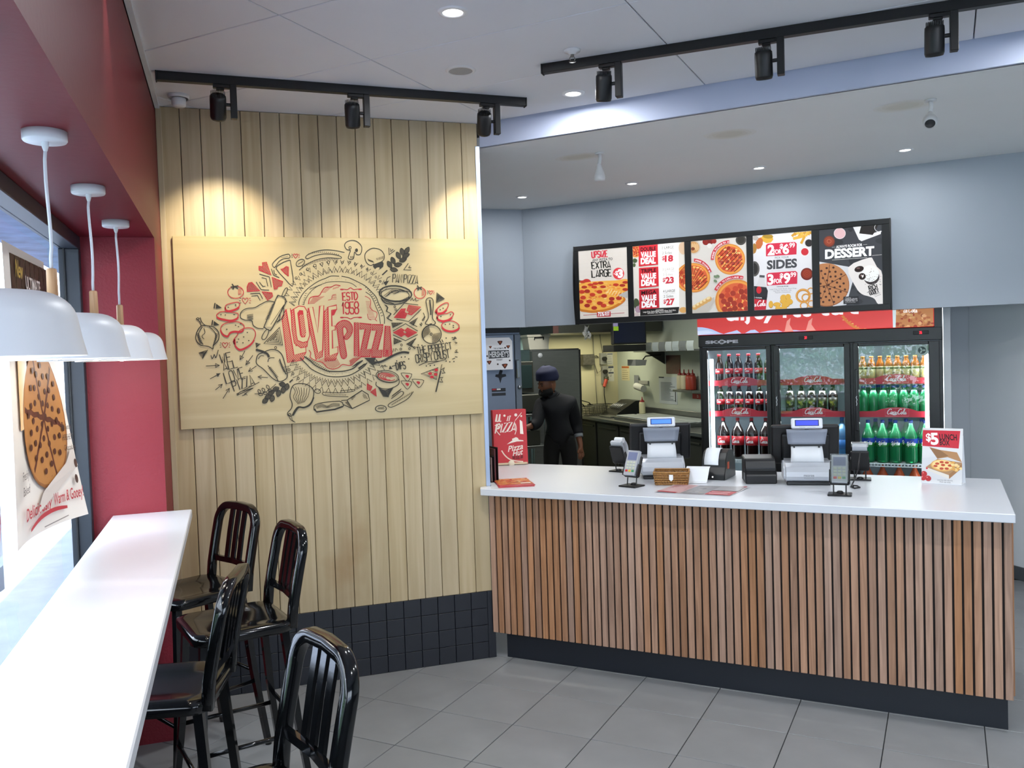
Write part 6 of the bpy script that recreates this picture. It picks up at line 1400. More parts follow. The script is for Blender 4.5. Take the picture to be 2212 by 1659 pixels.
def mag(label, s, d, rot, z, art):
    t = ct('takeaway_menu', label, 'leaflet', s, d, rot, 'red takeaway menus'); t.location.z += z
    mb = MB(); mb.box(-0.105, 0.105, -0.145, 0.145, 0.0, 0.004, 0.001); b = mb.build('cover', mat('menu red', '#a8202c', 0.3), t)
    if art:
        A = Art(None, 0.00003); A.rect(-0.1, -0.10, 0.1, 0.14, '#c9743e')
        for i in range(70): A.ell(RNG.uniform(-0.09, 0.09), RNG.uniform(-0.08, 0.12), RNG.uniform(.008, .022), RNG.uniform(.005, .014), RNG.choice(['#e0a060', '#b8472e', '#d98a48', '#a83a2a', '#ecc48c']), n=8)
        A.rect(0.03, -0.09, 0.09, -0.06, '#efe6dc'); A.build('print', lambda a, b, l: (a, b, 0.0041 + l), b, gloss=0.25)
mag('red takeaway menu under the other, at the left end of the counter', 0.135, 0.135, math.radians(33), 0.0, False)
mag('red takeaway menu with a pizza photo, topmost at the left end of the counter', 0.13, 0.14, math.radians(36), 0.0045, True)
t = thing('leaflet_rack', 'narrow dark leaflet rack against the metal corner trim', 'rack', Vector((0.088, 0.165, 1.0205)), math.radians(-80))
mb = MB()
for k in range(3): mb.box(-0.06, 0.06, -0.02 + 0.025 * k, -0.016 + 0.025 * k, 0.0, 0.11 + 0.05 * k, 0.001)
mb.box(-0.06, 0.06, -0.02, 0.04, 0.0, 0.004); mb.build('holder', mat('smoked acrylic', '#231a1d', 0.15), t)
for k in range(2):
    mb = MB(); mb.box(-0.052, 0.052, -0.012 + 0.025 * k, -0.004 + 0.025 * k, 0.005, 0.15 + 0.05 * k); mb.build('leaflets', mat('dark leaflet %d' % k, '#5a2a30' if k else '#7f6a68', 0.4), t)
# pizza boxes standing at the back left corner
def pbox(label, s, d, rot, art):
    t = ct('pizza_box', label, 'pizza box', s, d, rot, 'red pizza boxes')
    T = Matrix.Rotation(math.radians(-6), 4, 'X')
    mb = MB(); mb.box(-0.118, 0.118, 0.0, 0.04, 0.004, 0.385, 0.002, M=T); b = mb.build('box', mat('pizza box red', '#b8222c', 0.5), t)
    mb = MB(); mb.box(-0.114, 0.114, -0.0008, 0.0, 0.004, 0.018, M=T); mb.build('cardboard_edge', mat('cardboard', '#cbb79a', 0.7), t)
    mb = MB(); mb.lathe([(0, 0), (0.022, 0), (0.022, 0.002), (0, 0.002)], 16, M=T @ Matrix.Translation((0.0, -0.002, 0.012)) @ Matrix.Rotation(PI / 2, 4, 'X')); mb.build('tab', mat('pale card', '#d9cdb8', 0.7), t)
    if art:
        A = Art(lambda x, y: ((x - 265) / 385 * 0.236, (1625 - y) / 610 * 0.385), 0.00004)       # page of the box close-up
        W_ = '#e6d8cf'
        A.hand('LL', 110, 1138, 78, W_, 16, sx=0.5, gap=0.3, slant=.2); A.ell(210, 1078, 13, 13, W_, n=10); A.hand('IT', 232, 1140, 55, W_, 10, sx=0.5, slant=.3); A.ell(340, 1075, 17, 17, W_, n=12); A.line([(328, 1138), (408, 1052)], 6, W_); A.ell(402, 1090, 11, 11, W_, n=10)
        A.hand('PIZZA', 95, 1270, 95, W_, 13, sx=0.68, gap=0.2, rot=-6, slant=.35); A.line([(95, 1180), (140, 1195), (110, 1235), (150, 1290)], 9, W_, sm=3); A.line([(330, 1170), (340, 1230), (320, 1290)], 8, W_, sm=3)
        A.fill([(382, 1130), (410, 1150), (418, 1290), (380, 1285)], '#efe4dc')
        A.fill([(222, 1395), (290, 1352), (282, 1338), (330, 1320), (352, 1330), (362, 1350), (412, 1358), (415, 1368), (340, 1368), (280, 1380)], W_, 0)
        A.type('Pizza', 232, 1478, 62, W_, 0.015, width=172, slant=.22, skew=-.16); A.type('Hut', 284, 1530, 62, W_, 0.015, width=112, slant=.22, skew=-.16)
        A.line([(160, 1460), (200, 1520), (270, 1570), (400, 1592)], 13, '#dfc9b8', sm=4); A.hand('REGULAR', 285, 1562, 34, '#5d1118', 6, sx=0.6, gap=.25, rot=-3)
        A.build('print', lambda a, b_, l: T @ Vector((a, -0.0003 - l, b_)), b, gloss=0.5, clip=(-0.117, 0.005, 0.117, 0.384))
pbox('red cardboard pizza box with white lettering, standing at the back left of the counter', -0.26, 0.885, math.radians(34), True)
pbox('red cardboard pizza box tucked behind the lettered one', -0.29, 0.925, math.radians(34), False)
# lunch box sign
t = ct('lunch_sign', 'upright white lunch box offer sign with a red heading on the counter', 'sign', 2.41, 0.72, math.radians(-13))
T = Matrix.Rotation(math.radians(-9), 4, 'X')
mb = MB(); mb.box(-0.1, 0.1, 0.0, 0.004, 0.0, 0.3, 0.001, M=T); b = mb.build('panel', mat('sign white', '#d9d8d8', 0.25), t)
mb = MB(); mb.box(-0.1, 0.1, 0.0, 0.09, 0.0, 0.004); mb.prism([(0.085, 0.004), (0.09, 0.004), (0.05, 0.26), (0.046, 0.26)], -0.1, 0.1, plane='YZ'); mb.build('easel_back', M_paper, t)
A = Art(lambda u, v: ((u - (690 - (v - 1118) * 50 / 462)) / 355 * 0.2 - 0.1, 0.3 - (v - 1120 - (u - 690) * 0.04) / 470 * 0.3), 0.00004)
A.fill([(690, 1140), (1018, 1152), (992, 1298), (670, 1275)], '#c62a3a'); A.type('$', 712, 1232, 62, '#ffffff', 0.025); A.type('5', 752, 1262, 95, '#ffffff', 0.035, width=70); A.type('LUNCH', 832, 1222, 48, '#2b1218', 0.03, width=152, skew=.05); A.type('BOX', 830, 1268, 42, '#2b1218', 0.03, width=88, skew=.04)
A.fill([(650, 1380), (880, 1350), (1020, 1450), (1010, 1560), (640, 1560)], '#cfcfd1')
A.fill([(735, 1285), (830, 1310), (975, 1330), (1010, 1412), (890, 1370), (800, 1385)], '#b08258'); A.fill([(740, 1290), (830, 1312), (900, 1360), (800, 1380)], '#8f6845')
A.fill([(690, 1455), (800, 1385), (1010, 1415), (1012, 1450), (890, 1550)], '#a8825c'); A.fill([(690, 1455), (890, 1520), (888, 1552), (695, 1480)], '#d9d2c8'); A.fill([(890, 1515), (1010, 1425), (1010, 1460), (888, 1552)], '#9a6f4a')
A.ell(840, 1440, 104, 50, '#d9a45e', n=24, rot=3); A.ell(842, 1436, 92, 42, '#f0cf8c', n=24, rot=3)
for x, y in ((795, 1425), (835, 1412), (880, 1416), (778, 1445), (845, 1436), (905, 1440), (830, 1466), (875, 1466)): A.ell(x, y, 19, 10, '#b8492e', n=12)
for i in range(14): A.ell(RNG.uniform(920, 1000), RNG.uniform(1415, 1480), 16, 11, RNG.choice(['#e3b871', '#d9a050', '#edcf90']), n=8)
for x, y in ((660, 1545), (705, 1550), (672, 1512)): A.ell(x, y, 27, 24, '#b52c30', n=14); A.ell(x - 8, y - 8, 6, 5, '#e58a80', n=8)
A.ell(700, 1465, 9, 8, '#c62a3a', n=10); A.type('Lunch box offer valid daily', 785, 1566, 11, '#7c7c80', 0, width=135, skew=.03); A.type('Pick up only', 805, 1582, 11, '#7c7c80', 0, width=95, skew=.03)
A.build('print', lambda a, b_, l: T @ Vector((a, -0.0004 - l, b_)), b, gloss=0.3, clip=(-0.0995, 0.0005, 0.0995, 0.2995))
# ================================================================== kitchen behind the opening
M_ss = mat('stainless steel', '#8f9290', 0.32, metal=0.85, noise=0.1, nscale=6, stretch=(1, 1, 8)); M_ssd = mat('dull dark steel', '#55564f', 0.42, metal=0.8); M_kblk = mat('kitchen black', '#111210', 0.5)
M_ssb = mat('blue steel door', '#7f8a9c', 0.35, metal=0.55, noise=0.12, nscale=3)
t = thing('steel_fridge', 'tall blue-grey steel fridge behind the counter, next to the metal corner trim', 'fridge', (0.62, 2.55, 0))
mb = MB(); mb.box(-0.36, 0.40, -0.30, 0.35, 0.0, 2.05, 0.004); mb.build('cabinet', M_ssb, t)
mb = MB(); mb.box(-0.36, 0.335, -0.34, -0.302, 0.12, 1.96, 0.006); d = mb.build('door', M_ssb, t)
mb = MB(); mb.box(0.345, 0.40, -0.325, -0.302, 0.0, 1.96, 0.003); mb.build('door_edge', mat('grey edge strip', '#6c7580', 0.4, metal=0.4), t)
mb = MB(); mb.box(-0.36, 0.40, -0.32, -0.302, 1.975, 2.05, 0.002); mb.build('vent_panel', mat('dark vent', '#1e2124', 0.5), t)
mb = MB(); mb.box(0.345, 0.375, -0.36, -0.326, 1.58, 1.74, 0.006); mb.build('door_handle', mat('chrome', '#b9bfc6', 0.15, metal=1.0), t)
mb = MB(); mb.lathe([(0, 0), (0.016, 0), (0.018, 0.01), (0.012, 0.02), (0, 0.022)], 16, M=Matrix.Translation((0.375, -0.327, 1.50)) @ Matrix.Rotation(PI / 2, 4, 'X')); mb.build('lock_knob', mat('chrome', '#b9bfc6', 0.15, metal=1.0), t)
A = Art(None, 0.0001); A.fill([(0.20, 1.66), (0.225, 1.65), (0.215, 1.62), (0.25, 1.62), (0.255, 1.60), (0.215, 1.59), (0.20, 1.54), (0.185, 1.59), (0.155, 1.60), (0.16, 1.62), (0.185, 1.62)], '#23272e')
A.rect(0.12, 1.47, 0.245, 1.50, '#2d3036'); A.rect(0.125, 1.485, 0.16, 1.497, '#b3323c'); A.rect(0.165, 1.485, 0.20, 1.497, '#e0e0e2'); A.rect(0.12, 1.435, 0.245, 1.46, '#31343a')
A.build('stickers', lambda a, b, l: (a, -0.3402 - l, b), t)
# dessert carton on the door
t = thing('dessert_carton', 'white dessert carton with a black name panel, fixed high on the steel fridge', 'carton', (0.795, 2.209, 1.66), 0)
mb = MB(); mb.prism([(-0.125, 0.0), (0.115, 0.0), (0.115, 0.24), (0.09, 0.272), (-0.14, 0.272), (-0.125, 0.25)], -0.085, -0.001); b = mb.build('box', mat('carton white', '#dfe0e4', 0.5), t)
mb = MB(); mb.box(-0.150, -0.126, -0.08, -0.001, -0.005, 0.262); mb.build('dark_side', mat('carton brown', '#33211c', 0.5), t)
A = Art(lambda u, v: ((u - 265) / 280 * 0.235 - 0.003, (560 - v) / 360 * 0.272), 0.00004)
A.fill([(150, 342), (368, 342), (372, 425), (152, 432)], '#2a2d33'); A.type("HERSHEY'S", 160, 416, 62, '#cfd1d6', 0.03, width=205); A.type('THE ULTIMATE', 205, 328, 16, '#3a3c42', 0.02, width=105); A.type('DESSERT', 232, 456, 17, '#3a3c42', 0.02, width=66)
for x, y, r in ((275, 258, 26), (360, 306, 20), (155, 475, 24), (318, 520, 30), (172, 304, 15)): A.fill([(x - r, y - r * .7), (x + r, y - r * .8), (x + r * .6, y + r * .3), (x, y + r), (x - r * .6, y + r * .2)], '#4a2820', 3); A.fill([(x - r * .3, y - r * .5), (x + r * .6, y - r * .5), (x, y + r * .4)], '#a0522f', 2)
for x, y in ((328, 315), (135, 402), (373, 460), (245, 497)): A.ell(x, y, 10, 10, '#3a2a26', n=8)
A.build('print', lambda a, b_, l: (a, -0.0852 - l, b_), b, clip=(-0.124, 0.002, 0.114, 0.27))
A = Art(None, 0.00004); A.type('HERSHEY', 0, 0, 0.02, '#d6d0cc', 0.02, width=0.14); A.build('side_print', lambda a, b_, l: (-0.146 + b_ * -1 - .0, -0.0805 - l, 0.06 + a), b)
# tall freezer and the tub on top
t = thing('tall_freezer', 'tall stainless steel freezer behind the man', 'freezer', (2.46, 5.45, 0))
mb = MB(); mb.box(-0.325, 0.33, -0.30, 0.35, 0.10, 1.835, 0.006); mb.build('cabinet', M_ss, t)
mb = MB(); mb.box(-0.32, 0.31, -0.35, -0.305, 0.16, 1.82, 0.008); mb.build('door', M_ss, t)
mb = MB(); mb.box(0.312, 0.33, -0.345, -0.305, 0.16, 1.82, 0.002); mb.build('door_gasket', M_kblk, t)
mb = MB(); mb.lathe([(0, 0), (0.03, 0), (0.03, 0.003), (0, 0.003)], 20, M=Matrix.Translation((-0.21, -0.351, 1.76)) @ Matrix.Rotation(PI / 2, 4, 'X')); mb.build('badge', mat('round badge', '#c9cdd2', 0.3), t)
mb = MB(); mb.cyl((-0.05, -0.351, 1.59), (-0.05, -0.355, 1.59), 0.008, 10); mb.build('red_sticker', mat('red sticker', '#ff3020', 0.3, emit=1.2), t)  # small red sticker, given a glow in its material
for x in (-0.28, 0.28):
    mb = MB(); mb.cyl((x, -0.25, 0.0), (x, -0.25, 0.105), 0.02, 10); mb.cyl((x, 0.28, 0.0), (x, 0.28, 0.105), 0.02, 10); mb.build('leg', M_ssd, t)
t = thing('storage_tub', 'cream plastic storage tub with a dark handle on top of the steel freezer', 'tub', (2.31, 5.42, 1.836))
mb = MB(); mb.prism([(-0.125, 0.0), (0.125, 0.0), (0.145, 0.155), (-0.145, 0.155)], -0.12, 0.12); mb.build('body', mat('cream plastic', '#e6e2cf', 0.45), t)
mb = MB(); mb.box(-0.158, 0.158, -0.135, 0.135, 0.155, 0.185, 0.008, 2); mb.build('lid', mat('cream plastic', '#e6e2cf', 0.45), t)
mb = MB(); mb.tube([(-0.06, -0.128, 0.12), (-0.06, -0.142, 0.15), (0.06, -0.142, 0.15), (0.06, -0.128, 0.12)], 0.007, 8); mb.build('handle', M_kblk, t)
# oven stack at the left
t = thing('pizza_oven', 'dark steel oven cabinet with shelves beside the steel fridge', 'oven', (1.72, 4.55, 0))
mb = MB(); mb.box(-0.24, 0.14, -0.28, 0.3, 1.35, 1.70, 0.006); mb.build('top_cabinet', M_ssd, t)
mb = MB(); mb.box(-0.20, 0.12, -0.29, -0.281, 1.40, 1.66, 0.003); mb.build('glass_door', mat('dark oven glass', '#2c3a3a', 0.1), t)
mb = MB(); mb.box(-0.24, 0.26, -0.32, 0.3, 1.14, 1.33, 0.006); mb.build('conveyor_hood', M_ssd, t)
for z in (1.08, 0.72, 0.35):
    mb = MB(); mb.box(-0.26, 0.28, -0.32, 0.3, z, z + 0.03, 0.002); mb.build('shelf', M_ss, t)
for x in (-0.24, 0.26):
    for y in (-0.30, 0.28):
        mb = MB(); mb.box(x - 0.015, x + 0.015, y - 0.015, y + 0.015, 0.0, 1.36); mb.build('leg', M_ss, t)
mb = MB(); mb.box(-0.22, 0.20, -0.28, 0.25, 0.751, 0.93, 0.01); mb.build('drawer', M_ssd, t)
t = thing('timer_box', 'small metal timer box standing on the oven cabinet', 'timer', (1.62, 4.5, 1.701))
mb = MB(); mb.box(-0.10, 0.06, -0.06, 0.06, 0.0, 0.11, 0.004); mb.build('case', M_ss, t)
mb = MB(); mb.box(0.065, 0.11, -0.05, 0.05, 0.0, 0.07, 0.003); mb.cyl((0.03, -0.061, 0.05), (0.03, -0.072, 0.05), 0.012, 10); mb.build('dial', M_kblk, t)
# hood over the fryers
t = thing('exhaust_hood', 'dark steel exhaust hood hanging in the kitchen', 'hood', (2.95, 5.4, 2.02))
mb = MB(); mb.prism([(-0.62, 0.0), (0.85, 0.0), (0.85, 0.45), (-0.5, 0.45)], -0.55, 0.75); mb.build('canopy', M_ssd, t)
mb = MB(); mb.box(-0.62, -0.55, -0.56, -0.55, 0.0, 0.10); mb.build('sticker', mat('brown sticker', '#5a3a34', 0.6), t)
t = thing('plastic_bag', 'crumpled clear plastic bag hanging under the hood', 'bag', (2.755, 4.83, 2.0))
mb = MB(); 
mb.grid(lambda u, v: (0.05 * (2 * u - 1) * (0.6 + 0.5 * v) + 0.012 * math.sin(9 * v + 3 * u), -0.02 + 0.02 * math.sin(7 * u + 5 * v), 0.10 - 0.16 * v + 0.012 * math.sin(11 * u)), 10, 8, False); mb.build('film', plastic_clear('clear film', (0.9, 0.92, 0.95), 0.55), t)
# long stainless bench on the right
t = thing('steel_bench', 'long stainless kitchen bench along the right kitchen wall', 'bench', (3.48, 4.1, 0))
mb = MB(); mb.box(-0.35, 0.34, -2.0, 2.14, 0.88, 0.92, 0.004); mb.box(0.31, 0.34, -2.0, 2.14, 0.92, 1.04, 0.003); mb.build('worktop', M_ss, t)
for k in range(6):
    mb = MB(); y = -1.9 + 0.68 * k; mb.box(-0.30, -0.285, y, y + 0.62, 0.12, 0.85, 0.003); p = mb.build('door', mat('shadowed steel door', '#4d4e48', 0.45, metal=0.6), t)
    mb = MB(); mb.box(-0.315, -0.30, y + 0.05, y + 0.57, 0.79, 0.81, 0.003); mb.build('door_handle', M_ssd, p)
mb = MB(); mb.box(-0.285, 0.32, -1.95, 2.1, 0.10, 0.88); mb.build('carcass', M_kblk, t)
for y in (-1.9, 0.1, 2.05):
    for x in (-0.25, 0.28):
        mb = MB(); mb.cyl((x, y, 0), (x, y, 0.10), 0.02, 10); mb.build('leg', M_ssd, t)
t = thing('prep_counter', 'topping counter with two long white lids on the steel bench', 'prep counter', (3.50, 4.35, 0.921))
mb = MB(); mb.box(-0.28, 0.28, -0.85, 0.75, 0.0, 0.04, 0.004); mb.build('frame', M_ss, t)
for x0, x1 in ((-0.26, -0.02), (0.02, 0.26)):
    mb = MB(); mb.box(x0, x1, -0.83, 0.72, 0.041, 0.055, 0.004); mb.build('lid', mat('white lid', '#aeb5b0', 0.4), t)
t = thing('squeeze_bottle', 'cream sauce squeeze bottle with a red pointed cap on the topping counter', 'bottle', (3.58, 5.02, 0.977))
mb = MB(); mb.lathe([(0, 0), (0.036, 0), (0.04, 0.01), (0.04, 0.13), (0.035, 0.15), (0, 0.15)], 20); mb.build('body', mat('cream sauce', '#d9d3a8', 0.4), t)
mb = MB(); mb.lathe([(0.03, 0.15), (0.03, 0.165), (0.018, 0.172), (0.008, 0.185), (0.004, 0.215), (0, 0.216)], 16); mb.build('cap', mat('red cap', '#9a2224', 0.4), t)
t = thing('cutting_board', 'pair of dull grey trays left of the squeeze bottle', 'tray', (3.45, 5.45, 0.921))
mb = MB(); mb.box(-0.2, 0.2, -0.18, 0.18, 0.0, 0.02, 0.004); mb.build('tray', M_ss, t)
t = thing('steel_fryer', 'dark sloped fryer bay standing at the back of the steel bench', 'fryer', (3.58, 5.65, 0.9215))
mb = MB(); mb.prism([(-0.20, 0.0), (0.20, 0.0), (0.20, 0.20), (0.1, 0.20), (-0.16, 0.05)], -0.25, 0.2); mb.build('bay', mat('fryer dark', '#2c2e2c', 0.4, metal=0.5), t)
for k in range(6):
    mb = MB(); y = -0.2 + 0.055 * k; mb.tube([(-0.10, y, 0.09), (-0.13, y - .01, 0.115), (-0.09, y - .02, 0.145), (-0.02, y - .02, 0.165)], 0.006, 6); mb.build('rail_hook', mat('bright steel', '#aeb0b2', 0.25, metal=0.7), t)
def fry_basket(label, x, y, rz):
    t = thing('fry_basket', label, 'fry basket', (x, y, 0.925), rz, 'fry baskets')
    mb = MB()
    for i in range(9):
        u = -0.14 + 0.035 * i
        for s in (-1, 1): mb.tube([(u, s * 0.07, 0.0), (u, s * 0.085, 0.13)], 0.0025, 4)
    for i in range(5):
        u = -0.07 + 0.035 * i
        for s in (-1, 1): mb.tube([(s * 0.14, u, 0.0), (s * 0.15, u * 1.2, 0.13)], 0.0025, 4)
    for z in (0.0, 0.032, 0.065, 0.1): k = 1 + 0.06 * z / 0.13; mb.tube([(-0.14 * k, -0.07 * k, z), (0.14 * k, -0.07 * k, z), (0.14 * k, 0.07 * k, z), (-0.14 * k, 0.07 * k, z)], 0.0025, 4, closed=True)
    for i in range(8): mb.tube([(-0.14 + 0.04 * i, -0.07, 0), (-0.14 + 0.04 * i, 0.07, 0)], 0.002, 4)
    tag(mb.build('mesh', M_ssd, t), kind='stuff')
    mb = MB(); mb.tube([(-0.152, -0.087, 0.13), (0.152, -0.087, 0.13), (0.152, 0.087, 0.13), (-0.152, 0.087, 0.13)], 0.005, 6, closed=True); mb.build('rim', M_ssd, t)
    mb = MB(); mb.tube([(-0.15, -0.03, 0.125), (-0.17, 0, 0.16), (-0.30, 0, 0.20), (-0.44, 0, 0.235)], 0.007, 6); mb.tube([(-0.15, 0.03, 0.125), (-0.17, 0, 0.16)], 0.005, 6); mb.build('handle', M_kblk, t)
fry_basket('dark wire fry basket with its long handle up, nearer the wall switches', 3.47, 6.08, math.radians(4))
fry_basket('dark wire fry basket with its long handle up, left of the other', 3.27, 5.82, math.radians(-2))
# switches, notices and cables on the back wall (front face at y = 6.25)
M_note = mat('notice paper', '#d9d9cf', 0.7)
def on_back(name, label, cat, x0, x1, z0, z1, depth, m, art=None, group=None):
    t = thing(name, label, cat, ((x0 + x1) / 2, 6.25 - depth, z0), 0, group)
    mb = MB(); w = (x1 - x0) / 2; mb.box(-w, w, 0, depth, 0, z1 - z0, 0.002 if depth > 0.004 else 0); b = mb.build('plate' if depth > 0.004 else 'sheet', m, t)
    if art:
        A = Art(None, 0.0001); art(A, w, z1 - z0); A.build('print', lambda a, b_, l: (a, -0.0002 - l, b_), b)
    return t
M_swi = mat('switch grey', '#8f918a', 0.45)
t = on_back('wall_switch', 'upper grey switch box with a black plug on the yellow kitchen wall', 'switch', 3.55, 3.64, 1.60, 1.76, 0.06, M_swi)
mb = MB(); mb.cyl((0, 0, 0.08), (0, -0.05, 0.08), 0.03, 14); mb.build('plug', M_kblk, t)
t = on_back('wall_switch', 'lower grey switch box with a hanging plug on the yellow kitchen wall', 'switch', 3.57, 3.65, 1.33, 1.58, 0.06, M_swi)
mb = MB(); mb.cyl((-0.01, 0, 0.17), (-0.01, -0.05, 0.17), 0.03, 14); mb.build('plug', M_kblk, t)
def lines(A, w, h, hdr=None, c='#5a5c60', n=6):
    if hdr: A.rect(-w * .9, h * .84, w * .9, h * .96, hdr)
    for i in range(n): A.rect(-w * .8, h * (0.12 + 0.7 * i / n), w * RNG.uniform(.2, .8), h * (0.15 + 0.7 * i / n), c)
on_back('wall_notice', 'pale notice beside the upper switch box', 'notice', 3.67, 3.76, 1.59, 1.76, 0.003, M_note, lambda A, w, h: lines(A, w, h, '#8f9299', '#8a8c90', 4), 'kitchen notices')
on_back('wall_notice', 'pale notice with two dark bands beside the lower switch box', 'notice', 3.68, 3.77, 1.36, 1.575, 0.003, M_note, lambda A, w, h: (A.rect(-w * .9, h * .86, w * .9, h * .98, '#4a5160'), A.rect(-w * .9, h * .50, w * .9, h * .60, '#4a5160'), A.type('LP', -w * .3, h * .66, -h * .12, '#3a3d42', .02, width=w * .5), A.type('LT', -w * .3, h * .30, -h * .12, '#3a3d42', .02, width=w * .5)), 'kitchen notices')
t = on_back('junction_box', 'small metal bracket box with a cable on the yellow kitchen wall', 'junction box', 3.27, 3.44, 1.60, 1.75, 0.09, mat('mottled steel', '#6a685e', 0.5, metal=0.5, noise=0.5, nscale=30))
mb = MB(); mb.tube([(0.09, 0.05, 0.12), (0.14, 0.05, 0.125), (0.17, 0.06, 0.10)], 0.008, 6); mb.build('bracket', M_ssd, t)
t = thing('hanging_cable', 'power cables running down the yellow kitchen wall', 'cable', (3.47, 6.22, 1.0))
mb = MB(); mb.tube([(-0.02, 0, 1.1), (-0.015, 0, 0.8), (0.0, 0, 0.6), (0.03, -0.01, 0.48), (0.09, -0.01, 0.52), (0.12, -0.02, 0.66)], 0.006, 6); mb.tube([(0.08, 0, 1.1), (0.10, 0, 0.9), (0.13, -0.02, 0.70)], 0.006, 6); mb.tube([(-0.005, 0, 0.6), (0.01, 0, 0.2), (0.02, 0, -0.05)], 0.005, 6); mb.build('lead', mat('grey cable', '#77766a', 0.6), t)
t = thing('red_plug', 'red plug with a dark lead hanging below the lower switch box', 'plug', (3.56, 6.13, 1.29))
mb = MB(); mb.cyl((0, 0, 0.0), (0.045, 0.02, 0.10), 0.022, 12, 0.028); mb.build('plug_body', mat('red plug', '#b8432e', 0.4), t)
mb = MB(); mb.lathe([(0, 0), (0.035, 0), (0.035, 0.05), (0, 0.055)], 12, M=Matrix.Translation((0.05, 0.03, 0.09))); mb.build('socket', mat('dark olive socket', '#3c3f2c', 0.5), t)
mb = MB(); mb.tube([(0, 0, 0), (0.0, 0, -0.12), (0.03, 0, -0.36)], 0.007, 6); mb.build('lead', M_kblk, t)
# right kitchen wall (face at x = 3.83)
def on_right(name, label, cat, y0, y1, z0, z1, depth, m, art=None, group=None):
    t = thing(name, label, cat, (3.83 - depth, (y0 + y1) / 2, z0), PI / 2 * -1, group)
    mb = MB(); w = abs(y1 - y0) / 2; mb.box(-w, w, 0, depth, 0, z1 - z0, 0.002 if depth > 0.004 else 0); b = mb.build('plate' if depth > 0.004 else 'sheet', m, t)
    if art:
        A = Art(None, 0.0001); art(A, w, z1 - z0); A.build('print', lambda a, b_, l: (a, -0.0002 - l, b_), b)
    return t
on_right('wall_notice', 'pale notice with an orange heading on the stained kitchen wall', 'notice', 5.87, 6.12, 1.37, 1.575, 0.003, mat('cream notice', '#cfc7a0', 0.7), lambda A, w, h: lines(A, w, h, '#b5622e', '#8f8668', 5), 'kitchen notices')
on_right('wall_notice', 'maroon poster on the kitchen side wall above the pale sheets', 'poster', 4.46, 4.82, 1.48, 1.71, 0.004, mat('maroon poster', '#5a2c26', 0.5, noise=0.5, nscale=25), None, 'kitchen notices')
on_right('wall_notice', 'large pale instruction sheet below the maroon poster', 'notice', 4.56, 5.02, 1.10, 1.44, 0.003, mat('pale blue sheet', '#b3bcc0', 0.7), lambda A, w, h: (lines(A, w, h, None, '#7c858c', 14), A.rect(-w, h * .95, -w * .4, h, '#3a3f45'), A.rect(w * .8, h * .1, w * .88, h * .5, '#2a2d30')), 'kitchen notices')
on_right('wall_notice', 'red price card low on the kitchen side wall by the fridge', 'notice', 3.95, 4.19, 1.19, 1.25, 0.004, mat('red card', '#b03434', 0.5), lambda A, w, h: A.type('D.', -w * .1, h * .3, -h * .5, '#e6d6d0', .02, width=w * .3), 'kitchen notices')
t = on_right('paper_dispenser', 'white paper towel roll on a small wall bracket', 'dispenser', 5.30, 5.70, 1.33, 1.38, 0.02, M_swi)
mb = MB(); mb.cyl((0.0, -0.07, -0.02), (0.22, -0.07, -0.05), 0.045, 16); mb.build('roll', mat('roll paper', '#c9cbc4', 0.7), t)
mb = MB(); mb.box(-0.19, -0.06, -0.003, 0.0, 0.0, 0.12); mb.build('sticker', mat('grey label', '#777c80', 0.6), t)
for k, (y, c) in enumerate(((4.36, '#c9bf9a'), (4.26, '#cfc6a2'), (4.15, '#a8432e'), (4.06, '#93301f'))):
    t = thing('sauce_bottle', ('cream squeeze bottle hanging upright, first in the rack on the kitchen side wall', 'cream squeeze bottle hanging upright, second in the rack on the kitchen side wall', 'orange-red squeeze bottle in the rack on the kitchen side wall', 'dark red squeeze bottle in the rack nearest the drinks fridge')[k], 'bottle', (3.76, y, 1.30), 0, 'sauce bottles in the rack')
    mb = MB(); mb.lathe([(0, 0), (0.038, 0), (0.04, 0.01), (0.04, 0.15), (0.03, 0.17), (0, 0.17)], 16); mb.build('body', mat('sauce ' + c, c, 0.4), t)
    mb = MB(); mb.lathe([(0.028, 0.17), (0.028, 0.19), (0.008, 0.2), (0.005, 0.24), (0, 0.24)], 12); mb.build('cap', mat('dark red cap', '#7a1f1a', 0.4), t)
on_right('bottle_rack', 'narrow steel shelf holding the squeeze bottles', 'shelf', 3.98, 4.44, 1.27, 1.298, 0.13, M_ss)
# shelf of dockets, monitor
t = thing('docket_shelf', 'steel wall shelf with a row of paper dockets clipped along its front', 'shelf', (3.66, 4.05, 1.76))
mb = MB(); mb.box(-0.17, 0.17, -0.75, 1.0, 0.0, 0.02, 0.003); mb.build('board', M_ss, t)
for y in (-0.6, 0.8):
    mb = MB(); mb.prism([(-0.10, 0.0), (0.168, 0.0), (0.168, -0.16)], y, y + 0.02, plane='XZ'); mb.build('bracket', M_ssd, t)
for k in range(7):
    mb = MB(); y = 0.48 - 0.165 * k; mb.grid(lambda u, v: (-0.176 - 0.01 * math.sin(PI * v), y + 0.15 * u, 0.115 - 0.11 * v), 2, 5, False); o = mb.build('docket', mat('docket %d' % (k % 3), ('#c3ccca', '#b4bfbe', '#7d8280')[k % 3 if k < 6 else 2], 0.7), t); so = o.modifiers.new('thickness', 'SOLIDIFY'); so.thickness = 0.001
t = thing('kitchen_monitor', 'dark kitchen order screen hanging under the upper wall with sticky notes', 'monitor', (3.17, 4.5, 1.86), math.radians(0))
mb = MB(); mb.box(-0.22, 0.22, -0.02, 0.05, 0.0, 0.30, 0.008); mb.build('case', M_kblk, t)
mb = MB(); mb.box(-0.205, 0.20, -0.023, -0.0205, 0.02, 0.28); mb.build('screen', mat('dark blue screen', '#0b1330', 0.25), t)
